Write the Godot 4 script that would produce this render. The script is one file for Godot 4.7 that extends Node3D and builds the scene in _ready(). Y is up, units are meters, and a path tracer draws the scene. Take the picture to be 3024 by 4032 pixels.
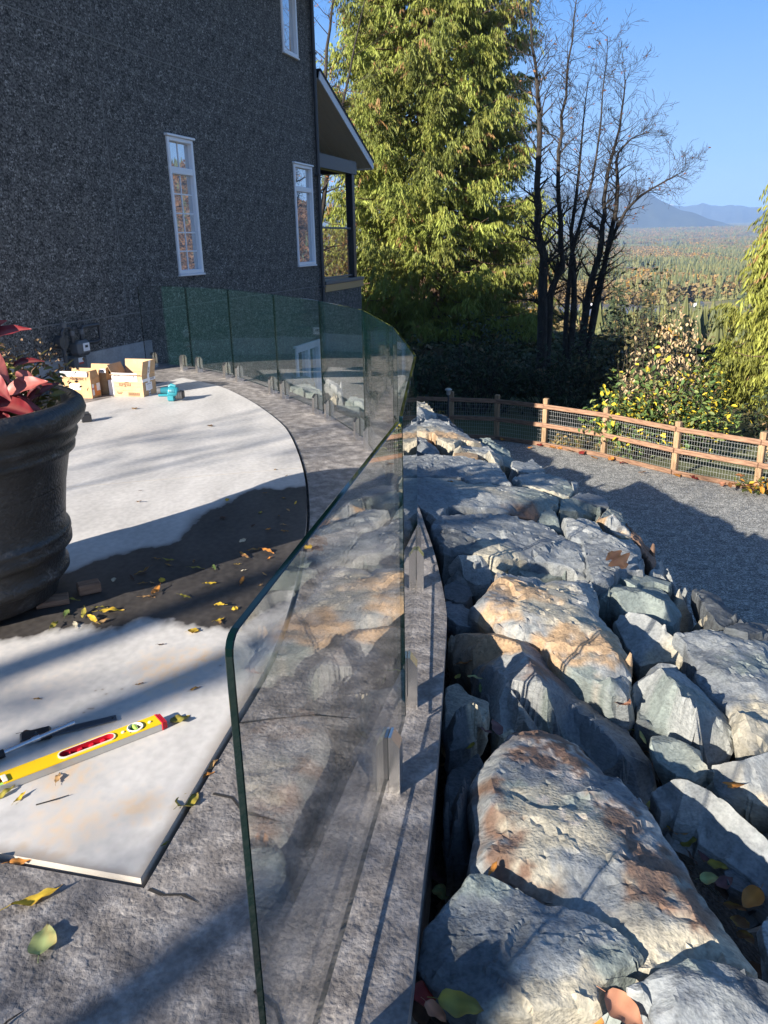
extends Node3D

var names := {}
var M := {}
var rng := RandomNumberGenerator.new()
var spray_meshes := []
var leaf_meshes := {}

# ---------------------------------------------------------------- mesh building
class MB:
	var v := PackedVector3Array()
	var n := PackedVector3Array()
	var c := PackedColorArray()
	var u := PackedVector2Array()
	var coloured := false
	var mapped := false
	var col := Color.WHITE

	func put(p: Vector3, nn: Vector3, uv := Vector2.ZERO):
		v.push_back(p)
		n.push_back(nn)
		c.push_back(col)
		u.push_back(uv)

	func tri(a: Vector3, b: Vector3, d: Vector3):   # counter-clockwise seen from outside
		var nn := (b - a).cross(d - a).normalized()
		put(a, nn)
		put(d, nn)
		put(b, nn)

	func tri_n(a: Vector3, b: Vector3, d: Vector3, na: Vector3, nb: Vector3, nd: Vector3):
		put(a, na)
		put(d, nd)
		put(b, nb)

	func quad(a: Vector3, b: Vector3, d: Vector3, e: Vector3):
		tri(a, b, d)
		tri(a, d, e)

	func quad_uv(a: Vector3, b: Vector3, d: Vector3, e: Vector3):
		mapped = true
		var nn := (b - a).cross(d - a).normalized()
		put(a, nn, Vector2(0, 1))
		put(d, nn, Vector2(1, 0))
		put(b, nn, Vector2(1, 1))
		put(a, nn, Vector2(0, 1))
		put(e, nn, Vector2(0, 0))
		put(d, nn, Vector2(1, 0))

	func box(t: Transform3D, size: Vector3, bevel := 0.0):
		var h := size * 0.5
		if bevel <= 0.0:
			var p := []
			for i in 8:
				p.append(t * Vector3(h.x if i & 1 else -h.x, h.y if i & 2 else -h.y, h.z if i & 4 else -h.z))
			quad(p[4], p[5], p[7], p[6])
			quad(p[1], p[0], p[2], p[3])
			quad(p[5], p[1], p[3], p[7])
			quad(p[0], p[4], p[6], p[2])
			quad(p[6], p[7], p[3], p[2])
			quad(p[0], p[1], p[5], p[4])
			return
		var b := minf(bevel, minf(h.x, minf(h.y, h.z)) * 0.9)
		var k := h - Vector3(b, b, b)
		var q := {}
		for sx in [-1, 1]:
			for sy in [-1, 1]:
				for sz in [-1, 1]:
					q[Vector4i(sx, sy, sz, 0)] = t * Vector3(sx * h.x, sy * k.y, sz * k.z)
					q[Vector4i(sx, sy, sz, 1)] = t * Vector3(sx * k.x, sy * h.y, sz * k.z)
					q[Vector4i(sx, sy, sz, 2)] = t * Vector3(sx * k.x, sy * k.y, sz * h.z)
		var mid: Vector3 = t.origin
		for s in [-1, 1]:
			face(q[Vector4i(s, -1, -1, 0)], q[Vector4i(s, 1, -1, 0)], q[Vector4i(s, 1, 1, 0)], q[Vector4i(s, -1, 1, 0)], mid)
			face(q[Vector4i(-1, s, -1, 1)], q[Vector4i(1, s, -1, 1)], q[Vector4i(1, s, 1, 1)], q[Vector4i(-1, s, 1, 1)], mid)
			face(q[Vector4i(-1, -1, s, 2)], q[Vector4i(1, -1, s, 2)], q[Vector4i(1, 1, s, 2)], q[Vector4i(-1, 1, s, 2)], mid)
			for r in [-1, 1]:
				face(q[Vector4i(s, r, -1, 0)], q[Vector4i(s, r, 1, 0)], q[Vector4i(s, r, 1, 1)], q[Vector4i(s, r, -1, 1)], mid)
				face(q[Vector4i(s, -1, r, 0)], q[Vector4i(s, 1, r, 0)], q[Vector4i(s, 1, r, 2)], q[Vector4i(s, -1, r, 2)], mid)
				face(q[Vector4i(-1, s, r, 1)], q[Vector4i(1, s, r, 1)], q[Vector4i(1, s, r, 2)], q[Vector4i(-1, s, r, 2)], mid)
				for w in [-1, 1]:
					var a: Vector3 = q[Vector4i(s, r, w, 0)]
					var d: Vector3 = q[Vector4i(s, r, w, 1)]
					var e: Vector3 = q[Vector4i(s, r, w, 2)]
					if (d - a).cross(e - a).dot(a - mid) > 0.0:
						tri(a, d, e)
					else:
						tri(a, e, d)

	func face(a: Vector3, b: Vector3, d: Vector3, e: Vector3, mid: Vector3):
		if (b - a).cross(d - a).dot((a + d) * 0.5 - mid) > 0.0:
			quad(a, b, d, e)
		else:
			quad(a, e, d, b)

	func tube(pts: Array, radii: Array, sides := 8, cap := true):
		var rings := []
		var side := Vector3.ZERO
		for i in pts.size():
			var d: Vector3 = (pts[mini(i + 1, pts.size() - 1)] - pts[maxi(i - 1, 0)]).normalized()
			if i == 0:
				side = d.cross(Vector3.UP if absf(d.y) < 0.9 else Vector3.RIGHT).normalized()
			else:
				side = (side - d * side.dot(d)).normalized()
			var other := d.cross(side)
			var ring := []
			for k in sides:
				var a := TAU * k / sides
				ring.append(side * cos(a) + other * sin(a))
			rings.append(ring)
		for i in pts.size() - 1:
			for k in sides:
				var k2 := (k + 1) % sides
				var na: Vector3 = rings[i][k]
				var nb: Vector3 = rings[i][k2]
				var nc: Vector3 = rings[i + 1][k2]
				var nd: Vector3 = rings[i + 1][k]
				var a: Vector3 = pts[i] + na * radii[i]
				var b: Vector3 = pts[i] + nb * radii[i]
				var e: Vector3 = pts[i + 1] + nc * radii[i + 1]
				var f: Vector3 = pts[i + 1] + nd * radii[i + 1]
				tri_n(a, b, e, na, nb, nc)
				tri_n(a, e, f, na, nc, nd)
		if cap:
			for end in [0, pts.size() - 1]:
				for k in range(1, sides - 1):
					var a: Vector3 = pts[end] + rings[end][0] * radii[end]
					var b: Vector3 = pts[end] + rings[end][k] * radii[end]
					var e: Vector3 = pts[end] + rings[end][k + 1] * radii[end]
					if end == 0:
						tri(a, e, b)
					else:
						tri(a, b, e)

	func lathe(profile: Array, segs: int, t := Transform3D(), wobble := 0.0):   # Vector2(radius, height), from the foot outside up and over
		for i in profile.size() - 1:
			var p: Vector2 = profile[i]
			var q: Vector2 = profile[i + 1]
			var pn := normal_at(profile, i)
			var qn := normal_at(profile, i + 1)
			for k in segs:
				var a := TAU * k / segs
				var b := TAU * (k + 1) / segs
				var wa := 1.0 + wobble * sin(a * 3.0 + p.y * 9.0)
				var wb := 1.0 + wobble * sin(b * 3.0 + p.y * 9.0)
				var da := Vector3(cos(a), 0, -sin(a))
				var db := Vector3(cos(b), 0, -sin(b))
				var A := t * (da * p.x * wa + Vector3.UP * p.y)
				var B := t * (db * p.x * wb + Vector3.UP * p.y)
				var C := t * (db * q.x * wb + Vector3.UP * q.y)
				var D := t * (da * q.x * wa + Vector3.UP * q.y)
				var nA := t.basis * (da * pn.x + Vector3.UP * pn.y)
				var nB := t.basis * (db * pn.x + Vector3.UP * pn.y)
				var nC := t.basis * (db * qn.x + Vector3.UP * qn.y)
				var nD := t.basis * (da * qn.x + Vector3.UP * qn.y)
				tri_n(A, B, C, nA.normalized(), nB.normalized(), nC.normalized())
				tri_n(A, C, D, nA.normalized(), nC.normalized(), nD.normalized())

	func normal_at(profile: Array, i: int) -> Vector2:
		var d: Vector2 = profile[mini(i + 1, profile.size() - 1)] - profile[maxi(i - 1, 0)]
		return Vector2(d.y, -d.x).normalized()

	func prism(poly: PackedVector2Array, y0: float, y1: float, bottom := true):   # x and z outline
		var p := poly.duplicate()
		if Geometry2D.is_polygon_clockwise(p):
			p.reverse()
		var ids := Geometry2D.triangulate_polygon(p)
		for i in range(0, ids.size(), 3):
			var a := p[ids[i]]
			var b := p[ids[i + 1]]
			var d := p[ids[i + 2]]
			up_tri(a, b, d, y1, 1.0)
			if bottom:
				up_tri(a, b, d, y0, -1.0)
		var mid_y := (y0 + y1) * 0.5
		for i in p.size():
			var a := p[i]
			var b := p[(i + 1) % p.size()]
			var out := Vector3(b.y - a.y, 0, -(b.x - a.x)).normalized()
			if not Geometry2D.is_polygon_clockwise(p):
				pass
			var A := Vector3(a.x, y0, a.y)
			var B := Vector3(b.x, y0, b.y)
			var C := Vector3(b.x, y1, b.y)
			var D := Vector3(a.x, y1, a.y)
			if (B - A).cross(C - A).dot(out) > 0.0:
				quad(A, B, C, D)
			else:
				quad(B, A, D, C)

	func up_tri(a: Vector2, b: Vector2, d: Vector2, y: float, up: float):
		var A := Vector3(a.x, y, a.y)
		var B := Vector3(b.x, y, b.y)
		var D := Vector3(d.x, y, d.y)
		if (B - A).cross(D - A).y * up > 0.0:
			tri(A, B, D)
		else:
			tri(A, D, B)

	func mesh() -> ArrayMesh:
		var a := []
		a.resize(Mesh.ARRAY_MAX)
		a[Mesh.ARRAY_VERTEX] = v
		a[Mesh.ARRAY_NORMAL] = n
		if coloured:
			a[Mesh.ARRAY_COLOR] = c
		if mapped:
			a[Mesh.ARRAY_TEX_UV] = u
		var m := ArrayMesh.new()
		m.add_surface_from_arrays(Mesh.PRIMITIVE_TRIANGLES, a)
		return m

func at(p: Vector3, yaw := 0.0) -> Transform3D:
	return Transform3D(Basis(Vector3.UP, yaw), p)

func box_mesh(t: Transform3D, size: Vector3, bevel := 0.0) -> ArrayMesh:
	var b := MB.new()
	b.box(t, size, bevel)
	return b.mesh()

func tube_mesh(pts: Array, radii: Array, sides := 8) -> ArrayMesh:
	var b := MB.new()
	b.tube(pts, radii, sides)
	return b.mesh()

# ---------------------------------------------------------------- naming
func numbered(called: String) -> String:
	names[called] = names.get(called, -1) + 1
	return called if names[called] == 0 else "%s_%03d" % [called, names[called]]

func tag(o: Node3D, label: String, category: String, group := "", kind := ""):
	if label:
		o.set_meta("label", label)
	if category:
		o.set_meta("category", category)
	if group:
		o.set_meta("group", group)
	if kind:
		o.set_meta("kind", kind)

func thing(called: String, label: String, category: String, p := Vector3.ZERO, yaw := 0.0, group := "") -> Node3D:
	var o := Node3D.new()
	o.name = numbered(called)
	add_child(o, true)
	o.transform = at(p, yaw)
	tag(o, label, category, group)
	return o

func part(called: String, mesh: Mesh, m: Material, parent: Node) -> MeshInstance3D:
	var o := MeshInstance3D.new()
	o.name = called
	o.mesh = mesh
	o.material_override = m
	parent.add_child(o, true)
	return o

func single(called: String, mesh: Mesh, m: Material, label: String, category: String, t := Transform3D(), group := "") -> MeshInstance3D:
	var o := part(numbered(called), mesh, m, self)
	o.transform = t
	tag(o, label, category, group)
	return o

func setting(called: String, mesh: Mesh, m: Material, kind := "structure") -> MeshInstance3D:
	var o := part(numbered(called), mesh, m, self)
	o.set_meta("kind", kind)
	return o

func swarm(called: String, mesh: Mesh, m: Material, places: Array, tints: Array, parent: Node) -> MultiMeshInstance3D:
	var mm := MultiMesh.new()
	mm.transform_format = MultiMesh.TRANSFORM_3D
	mm.use_colors = tints.size() > 0
	mm.mesh = mesh
	mm.instance_count = places.size()
	for i in places.size():
		mm.set_instance_transform(i, places[i])
		if tints.size():
			mm.set_instance_color(i, tints[i])
	var o := MultiMeshInstance3D.new()
	o.name = called if parent != self else numbered(called)
	o.multimesh = mm
	o.material_override = m
	parent.add_child(o, true)
	o.set_meta("kind", "stuff")
	return o

# ---------------------------------------------------------------- materials
func lin(r: float, g: float, b: float) -> Color:
	return Color(r, g, b).linear_to_srgb()

func mat(called: String, c: Color, rough := 0.8, metal := 0.0) -> StandardMaterial3D:
	var m := StandardMaterial3D.new()
	m.resource_name = called
	m.albedo_color = c
	m.roughness = rough
	m.metallic = metal
	M[called] = m
	return m

func noise(seed_: int, freq: float, octaves := 4, type := FastNoiseLite.TYPE_SIMPLEX_SMOOTH) -> FastNoiseLite:
	var f := FastNoiseLite.new()
	f.seed = seed_
	f.noise_type = type
	f.frequency = freq
	f.fractal_type = FastNoiseLite.FRACTAL_FBM if octaves > 1 else FastNoiseLite.FRACTAL_NONE
	f.fractal_octaves = octaves
	return f

func grey_image(f: FastNoiseLite, size: int) -> Image:
	return f.get_seamless_image(size, size)

func ramp_tex(im: Image, stops: Array) -> ImageTexture:   # [value, linear colour] pairs
	var table := PackedByteArray()
	for i in 256:
		var x := i / 255.0
		var k := 0
		while k < stops.size() - 2 and x > stops[k + 1][0]:
			k += 1
		var t := clampf((x - stops[k][0]) / maxf(stops[k + 1][0] - stops[k][0], 1e-5), 0, 1)
		var c: Color = (stops[k][1] as Color).lerp(stops[k + 1][1], t).linear_to_srgb()
		table.append_array([int(c.r * 255), int(c.g * 255), int(c.b * 255)])
	var data := im.get_data()
	var out := PackedByteArray()
	out.resize(data.size() * 3)
	for i in data.size():
		var k := data[i] * 3
		out[i * 3] = table[k]
		out[i * 3 + 1] = table[k + 1]
		out[i * 3 + 2] = table[k + 2]
	return ImageTexture.create_from_image(Image.create_from_data(im.get_width(), im.get_height(), false, Image.FORMAT_RGB8, out))

func blend(a: Image, b: Image, wa: float, wb: float) -> Image:
	var x := a.get_data()
	var y := b.get_data()
	var z := PackedByteArray()
	z.resize(x.size())
	for i in x.size():
		z[i] = clampi(int(128.0 + (x[i] - 128) * wa + (y[i] - 128) * wb), 0, 255)
	return Image.create_from_data(a.get_width(), a.get_height(), false, Image.FORMAT_L8, z)

func g(x: float) -> Color:
	return Color(x, x, x)

func over_world(m: StandardMaterial3D, metres: float, stretch := Vector3.ONE):
	m.uv1_triplanar = true
	m.uv1_world_triplanar = true
	m.uv1_scale = stretch / metres

func relief(m: StandardMaterial3D, im: Image, cm: float):
	m.heightmap_enabled = true
	m.heightmap_texture = ImageTexture.create_from_image(im)
	m.heightmap_scale = cm

func make_materials():
	var fine := grey_image(noise(3, 0.06, 4), 512)
	var broad := grey_image(noise(5, 0.008, 5), 512)
	var mixed := blend(broad, fine, 0.7, 0.5)
	var ridged := noise(8, 0.012, 5)
	ridged.fractal_type = FastNoiseLite.FRACTAL_RIDGED
	ridged.domain_warp_enabled = true
	ridged.domain_warp_amplitude = 30.0
	var ridge_im := grey_image(ridged, 1024)
	var fine1k := grey_image(noise(13, 0.05, 4), 1024)
	# stamped concrete of the curved border
	var m := mat("stamped concrete", Color.WHITE, 0.62)
	var st := blend(grey_image(noise(21, 0.009, 6), 1024), fine1k, 1.0, 0.55)
	m.albedo_texture = ramp_tex(st, [[0.0, Color(0.092, 0.083, 0.078)], [0.35, Color(0.148, 0.134, 0.126)], [0.6, Color(0.208, 0.190, 0.178)], [1.0, Color(0.32, 0.297, 0.28)]])
	relief(m, blend(ridge_im, fine1k, -0.75, 0.5), 0.5)
	over_world(m, 1.1)
	# rock, tinted by vertex colours
	m = mat("rock", Color.WHITE, 0.85)
	m.vertex_color_use_as_albedo = true
	var rk := blend(grey_image(noise(31, 0.02, 6), 1024), fine1k, 0.8, 0.75)
	m.albedo_texture = ramp_tex(rk, [[0.0, g(0.35)], [0.3, g(0.62)], [0.55, g(0.82)], [0.8, Color(1, 0.98, 0.95)], [1.0, g(1.0)]])
	relief(m, blend(ridge_im, fine1k, -0.35, 0.6), 0.42)
	over_world(m, 0.8, Vector3(1.0, 1.5, 1.25))
	# rock dash render
	m = mat("rock dash", Color.WHITE, 0.9)
	var cells := noise(41, 0.075, 1, FastNoiseLite.TYPE_CELLULAR)
	cells.cellular_return_type = FastNoiseLite.RETURN_CELL_VALUE
	cells.cellular_jitter = 1.0
	var cell_im := grey_image(cells, 1024)
	m.albedo_texture = ramp_tex(blend(cell_im, grey_image(noise(47, 0.006, 4), 1024), 0.9, 0.35), [[0.0, g(0.012)], [0.25, Color(0.030, 0.029, 0.027)], [0.45, Color(0.078, 0.074, 0.068)], [0.62, Color(0.125, 0.118, 0.108)], [0.85, Color(0.18, 0.169, 0.155)], [1.0, Color(0.40, 0.38, 0.35)]])
	var bumps := noise(41, 0.075, 1, FastNoiseLite.TYPE_CELLULAR)
	bumps.cellular_return_type = FastNoiseLite.RETURN_DISTANCE
	bumps.cellular_jitter = 1.0
	var bump_im := grey_image(bumps, 1024)
	relief(m, bump_im, -0.5)
	over_world(m, 1.2)
	# gravel
	m = mat("gravel", Color.WHITE, 0.9)
	m.albedo_texture = ramp_tex(blend(cell_im, grey_image(noise(48, 0.005, 4), 1024), 0.9, 0.4), [[0.0, Color(0.11, 0.112, 0.108)], [0.4, Color(0.22, 0.222, 0.21)], [0.7, Color(0.36, 0.358, 0.335)], [1.0, Color(0.58, 0.57, 0.53)]])
	relief(m, bump_im, -1.4)
	over_world(m, 1.25)
	# soil
	m = mat("soil", Color.WHITE, 1.0)
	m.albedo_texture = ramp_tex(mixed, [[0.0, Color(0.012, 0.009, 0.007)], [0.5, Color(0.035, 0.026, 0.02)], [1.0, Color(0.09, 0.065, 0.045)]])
	relief(m, fine, 2.0)
	over_world(m, 0.8)
	# wild ground beyond the fence and the valley floor
	m = mat("meadow", Color.WHITE, 1.0)
	m.albedo_texture = ramp_tex(mixed, [[0.0, Color(0.05, 0.065, 0.025)], [0.45, Color(0.10, 0.105, 0.04)], [0.62, Color(0.18, 0.15, 0.065)], [1.0, Color(0.27, 0.22, 0.11)]])
	over_world(m, 90.0)
	m = mat("mountain", Color.WHITE, 1.0)
	m.vertex_color_use_as_albedo = true
	m.albedo_texture = ramp_tex(mixed, [[0.0, g(0.45)], [0.5, g(0.75)], [1.0, g(1.0)]])
	over_world(m, 900.0)
	# foundation concrete, wood, bark, cardboard
	m = mat("foundation concrete", Color.WHITE, 0.85)
	m.albedo_texture = ramp_tex(mixed, [[0.0, g(0.20)], [0.5, Color(0.30, 0.30, 0.30)], [1.0, g(0.40)]])
	over_world(m, 1.3)
	m = mat("cedar wood", Color.WHITE, 0.8)
	var grain := noise(51, 0.01, 4)
	var grain_im := grey_image(grain, 512)
	m.albedo_texture = ramp_tex(grain_im, [[0.0, Color(0.12, 0.062, 0.036)], [0.45, Color(0.22, 0.122, 0.075)], [1.0, Color(0.33, 0.205, 0.13)]])
	relief(m, fine, 0.25)
	m.uv1_triplanar = true
	m.uv1_scale = Vector3(0.7, 5.0, 5.0)
	m = mat("post wood", Color.WHITE, 0.85)
	m.albedo_texture = ramp_tex(grain_im, [[0.0, Color(0.19, 0.115, 0.065)], [0.5, Color(0.30, 0.195, 0.11)], [1.0, Color(0.41, 0.285, 0.17)]])
	relief(m, fine, 0.25)
	m.uv1_triplanar = true
	m.uv1_scale = Vector3(5.0, 0.7, 5.0)
	m = mat("bark", Color.WHITE, 0.95)
	m.albedo_texture = ramp_tex(mixed, [[0.0, Color(0.012, 0.010, 0.008)], [0.5, Color(0.030, 0.024, 0.020)], [0.8, Color(0.060, 0.050, 0.040)], [1.0, Color(0.12, 0.11, 0.085)]])
	relief(m, ridge_im, 2.0)
	over_world(m, 1.0, Vector3(2, 0.5, 2))
	m = mat("cedar bark", Color.WHITE, 0.95)
	m.albedo_texture = ramp_tex(mixed, [[0.0, Color(0.06, 0.035, 0.022)], [0.6, Color(0.13, 0.08, 0.05)], [1.0, Color(0.22, 0.15, 0.10)]])
	over_world(m, 1.0, Vector3(2, 0.4, 2))
	m = mat("cardboard", Color.WHITE, 0.85)
	m.albedo_texture = ramp_tex(mixed, [[0.0, Color(0.34, 0.215, 0.115)], [0.5, Color(0.44, 0.29, 0.16)], [1.0, Color(0.52, 0.35, 0.21)]])
	over_world(m, 0.6)
	m = mat("old cardboard", Color.WHITE, 0.85)
	m.albedo_texture = ramp_tex(mixed, [[0.0, Color(0.30, 0.18, 0.09)], [0.5, Color(0.42, 0.26, 0.13)], [1.0, Color(0.50, 0.33, 0.18)]])
	over_world(m, 0.5)
	mat("carton inside", lin(0.34, 0.24, 0.15), 0.9)
	mat("white card", lin(0.72, 0.72, 0.74), 0.7)
	mat("paper tape", lin(0.74, 0.72, 0.72), 0.45)
	mat("orange label", lin(0.65, 0.22, 0.05), 0.6)
	mat("red print", lin(0.45, 0.06, 0.04), 0.7)
	mat("brown ink", lin(0.17, 0.085, 0.04), 0.8)
	mat("dark ink", lin(0.02, 0.02, 0.035), 0.7)
	mat("grey ink", lin(0.22, 0.22, 0.24), 0.7)
	# pot
	m = mat("weathered black clay", Color.WHITE, 0.42)
	m.albedo_texture = ramp_tex(mixed, [[0.0, g(0.010)], [0.5, Color(0.021, 0.020, 0.020)], [0.72, Color(0.042, 0.040, 0.038)], [0.9, Color(0.12, 0.115, 0.11)], [1.0, Color(0.22, 0.21, 0.2)]])
	relief(m, fine, 0.35)
	over_world(m, 0.55)
	m = mat("potting soil", Color.WHITE, 1.0)
	m.albedo_texture = ramp_tex(fine, [[0.0, g(0.005)], [0.6, Color(0.03, 0.02, 0.014)], [1.0, Color(0.10, 0.065, 0.04)]])
	relief(m, fine, 3.0)
	over_world(m, 0.3)
	# metals, plastics, glass
	mat("brushed steel", lin(0.74, 0.72, 0.69), 0.24, 1.0)
	mat("chrome", lin(0.68, 0.68, 0.70), 0.12, 1.0)
	mat("blue steel", lin(0.22, 0.24, 0.28), 0.35, 1.0)
	mat("black rubber", lin(0.012, 0.012, 0.013), 0.6)
	mat("black plastic", lin(0.018, 0.018, 0.02), 0.45)
	mat("teal plastic", lin(0.02, 0.19, 0.235), 0.4)
	mat("dark teal plastic", lin(0.015, 0.14, 0.18), 0.4)
	mat("yellow paint", lin(0.80, 0.50, 0.01), 0.35)
	mat("aluminium", lin(0.50, 0.49, 0.46), 0.42, 0.7)
	mat("red plastic", lin(0.55, 0.015, 0.03), 0.35)
	mat("cream plastic", lin(0.72, 0.66, 0.52), 0.4)
	mat("vial green", lin(0.35, 0.60, 0.10), 0.1)
	mat("tan leaf skin", lin(0.62, 0.40, 0.15), 0.7)
	mat("grey paint", lin(0.11, 0.115, 0.12), 0.5)
	mat("dark grey paint", lin(0.045, 0.047, 0.052), 0.45)
	mat("black paint", lin(0.022, 0.022, 0.025), 0.4)
	mat("white vinyl", lin(0.78, 0.79, 0.82), 0.35)
	mat("soffit board", lin(0.45, 0.42, 0.37), 0.6)
	mat("fascia paint", lin(0.62, 0.64, 0.68), 0.5)
	mat("tan board", lin(0.45, 0.29, 0.13), 0.7)
	mat("roof shingle", lin(0.025, 0.025, 0.028), 0.9)
	mat("room dark", lin(0.015, 0.015, 0.017), 0.9)
	mat("wire", lin(0.42, 0.43, 0.43), 0.45, 0.1)
	mat("render seam", lin(0.17, 0.165, 0.155), 0.9)
	mat("joint filler", lin(0.016, 0.014, 0.013), 0.9)
	mat("barn red", lin(0.30, 0.04, 0.03), 0.8)
	mat("farm white", lin(0.75, 0.75, 0.75), 0.7)
	m = mat("pane glass", lin(0.008, 0.038, 0.034), 0.0)
	m.albedo_color.a = 0.09
	m.transparency = BaseMaterial3D.TRANSPARENCY_ALPHA
	m.metallic_specular = 0.5
	m = mat("glass edge", lin(0.001, 0.007, 0.007), 0.04)
	m.metallic_specular = 0.35
	m = mat("window glass", lin(0.62, 0.64, 0.66), 0.01, 0.75)
	m = mat("clear rail glass", lin(0.05, 0.08, 0.06), 0.0)
	m.albedo_color.a = 0.12
	m.transparency = BaseMaterial3D.TRANSPARENCY_ALPHA
	m = mat("lake water", lin(0.10, 0.11, 0.14), 0.3)
	m.metallic_specular = 0.6
	# foliage: tinted per copy or per vertex
	for f in [["cedar foliage", 0.30], ["leaf", 0.35], ["far tree", 0.0], ["petal", 0.3]]:
		m = mat(f[0], Color.WHITE, 0.7)
		m.vertex_color_use_as_albedo = true
		if f[1] > 0.0:
			m.backlight_enabled = true
			m.backlight = Color(f[1], f[1], f[1]).linear_to_srgb()
	m.roughness = 0.5
	slab_material()

const STAIN := [Vector2(-1.56,-3.58),Vector2(-1.46,-3.63),Vector2(-1.33,-3.90),Vector2(-1.11,-4.02),Vector2(-1.08,-4.44),Vector2(-0.96,-4.70),Vector2(-0.81,-4.89),Vector2(-0.55,-5.04),Vector2(-0.40,-4.8),Vector2(-0.36,-4.14),Vector2(-0.38,-3.56),Vector2(-0.47,-3.25),Vector2(-0.56,-3.12),Vector2(-0.70,-3.02),Vector2(-0.90,-3.00),Vector2(-1.07,-3.05),Vector2(-1.30,-3.00),Vector2(-1.42,-2.93),Vector2(-1.61,-2.88),Vector2(-2.3,-2.9),Vector2(-2.4,-3.5)]

func slab_material():
	var w := 640
	var h := 1280
	var f1 := noise(61, 0.9, 5)
	var f2 := noise(62, 7.0, 4)
	var f3 := noise(63, 2.6, 4)
	var poly := PackedVector2Array(STAIN)
	var data := PackedByteArray()
	data.resize(w * h * 3)
	var tan_spots := [[-0.98, -2.02, 0.10, 0.5], [-0.88, -1.78, 0.12, 0.35], [-0.72, -1.86, 0.07, 0.5], [-0.84, -2.62, 0.16, 0.42], [-0.68, -2.72, 0.1, 0.35], [-1.3, -2.55, 0.3, 0.12], [-1.0, -2.25, 0.2, 0.12], [-2.0, -6.6, 0.4, 0.08]]
	for j in h:
		var z := -11.0 + 10.0 * (j + 0.5) / h
		for i in w:
			var x := -5.0 + 5.0 * (i + 0.5) / w
			var a := f1.get_noise_2d(x * 3.0, z * 1.1)
			var b := f2.get_noise_2d(x * 3.4, z * 2.6)
			var k := 0.455 + 0.10 * a + 0.08 * b
			var r := k * 1.02
			var gg := k * 0.975
			var bb := k * 0.92
			for s in tan_spots:
				var dx: float = x - s[0]
				var dz: float = z - s[1]
				if absf(dx) < s[2] * 2.0 and absf(dz) < s[2] * 2.0:
					var d: float = sqrt(dx * dx + dz * dz) / (s[2] * (1.0 + 0.9 * a + 0.5 * b))
					var q: float = clampf(1.15 - d, 0.0, 1.0) * s[3] * 2.0
					q = clampf(q * (0.6 + b), 0.0, 0.7)
					gg *= 1.0 - 0.25 * q
					bb *= 1.0 - 0.5 * q
			if z > -3.2 and x > -1.7:
				var ed := 9.0
				for e in 4:
					ed = minf(ed, Vector2(x, z).distance_to(Geometry2D.get_closest_point_to_segment(Vector2(x, z), SLAB[e], SLAB[e + 1])))
				var grime := clampf(1.0 - ed / (0.035 + 0.03 * a + 0.03 * b), 0.0, 1.0) * 0.65
				r = lerpf(r, 0.15, grime)
				gg = lerpf(gg, 0.115, grime)
				bb = lerpf(bb, 0.085, grime)
			if z > -5.3 and z < -2.6 and x > -2.7:
				var wp := Vector2(x + 0.012 * b + 0.07 * a, z + 0.13 * a + 0.012 * b)
				var wet := 0.0
				if Geometry2D.is_point_in_polygon(wp, poly):
					wet = 1.0
				else:
					var dd := 9.0
					for e in poly.size():
						dd = minf(dd, wp.distance_to(Geometry2D.get_closest_point_to_segment(wp, poly[e], poly[(e + 1) % poly.size()])))
					wet = clampf(1.0 - dd / 0.09, 0.0, 1.0)
					wet *= wet * 0.8
				var t := 0.92 + 0.1 * b
				r = lerpf(r, 0.044 * t + 0.03 * a + 0.02 * b, wet)
				gg = lerpf(gg, 0.038 * t + 0.026 * a + 0.018 * b, wet)
				bb = lerpf(bb, 0.034 * t + 0.023 * a + 0.016 * b, wet)
			var c := Color(r, gg, bb).linear_to_srgb()
			var o := (j * w + i) * 3
			data[o] = clampi(int(c.r * 255), 0, 255)
			data[o + 1] = clampi(int(c.g * 255), 0, 255)
			data[o + 2] = clampi(int(c.b * 255), 0, 255)
	var m := mat("smooth concrete", Color.WHITE, 0.6)
	m.albedo_texture = ImageTexture.create_from_image(Image.create_from_data(w, h, false, Image.FORMAT_RGB8, data))
	m = mat("slab side", lin(0.42, 0.38, 0.33), 0.9)

# ---------------------------------------------------------------- rocks
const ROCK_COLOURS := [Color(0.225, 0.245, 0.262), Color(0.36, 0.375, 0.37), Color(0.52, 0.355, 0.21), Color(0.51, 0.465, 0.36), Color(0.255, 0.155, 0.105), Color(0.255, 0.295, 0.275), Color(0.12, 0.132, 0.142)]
var rock_noise_a := noise(71, 1.0, 4)
var rock_noise_b := noise(72, 1.0, 5)
var rock_noise_c := noise(73, 1.0, 3)
var rock_plates := plates()

func plates() -> FastNoiseLite:
	var f := noise(74, 1.0, 1, FastNoiseLite.TYPE_CELLULAR)
	f.cellular_return_type = FastNoiseLite.RETURN_CELL_VALUE
	f.cellular_jitter = 1.0
	return f


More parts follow.
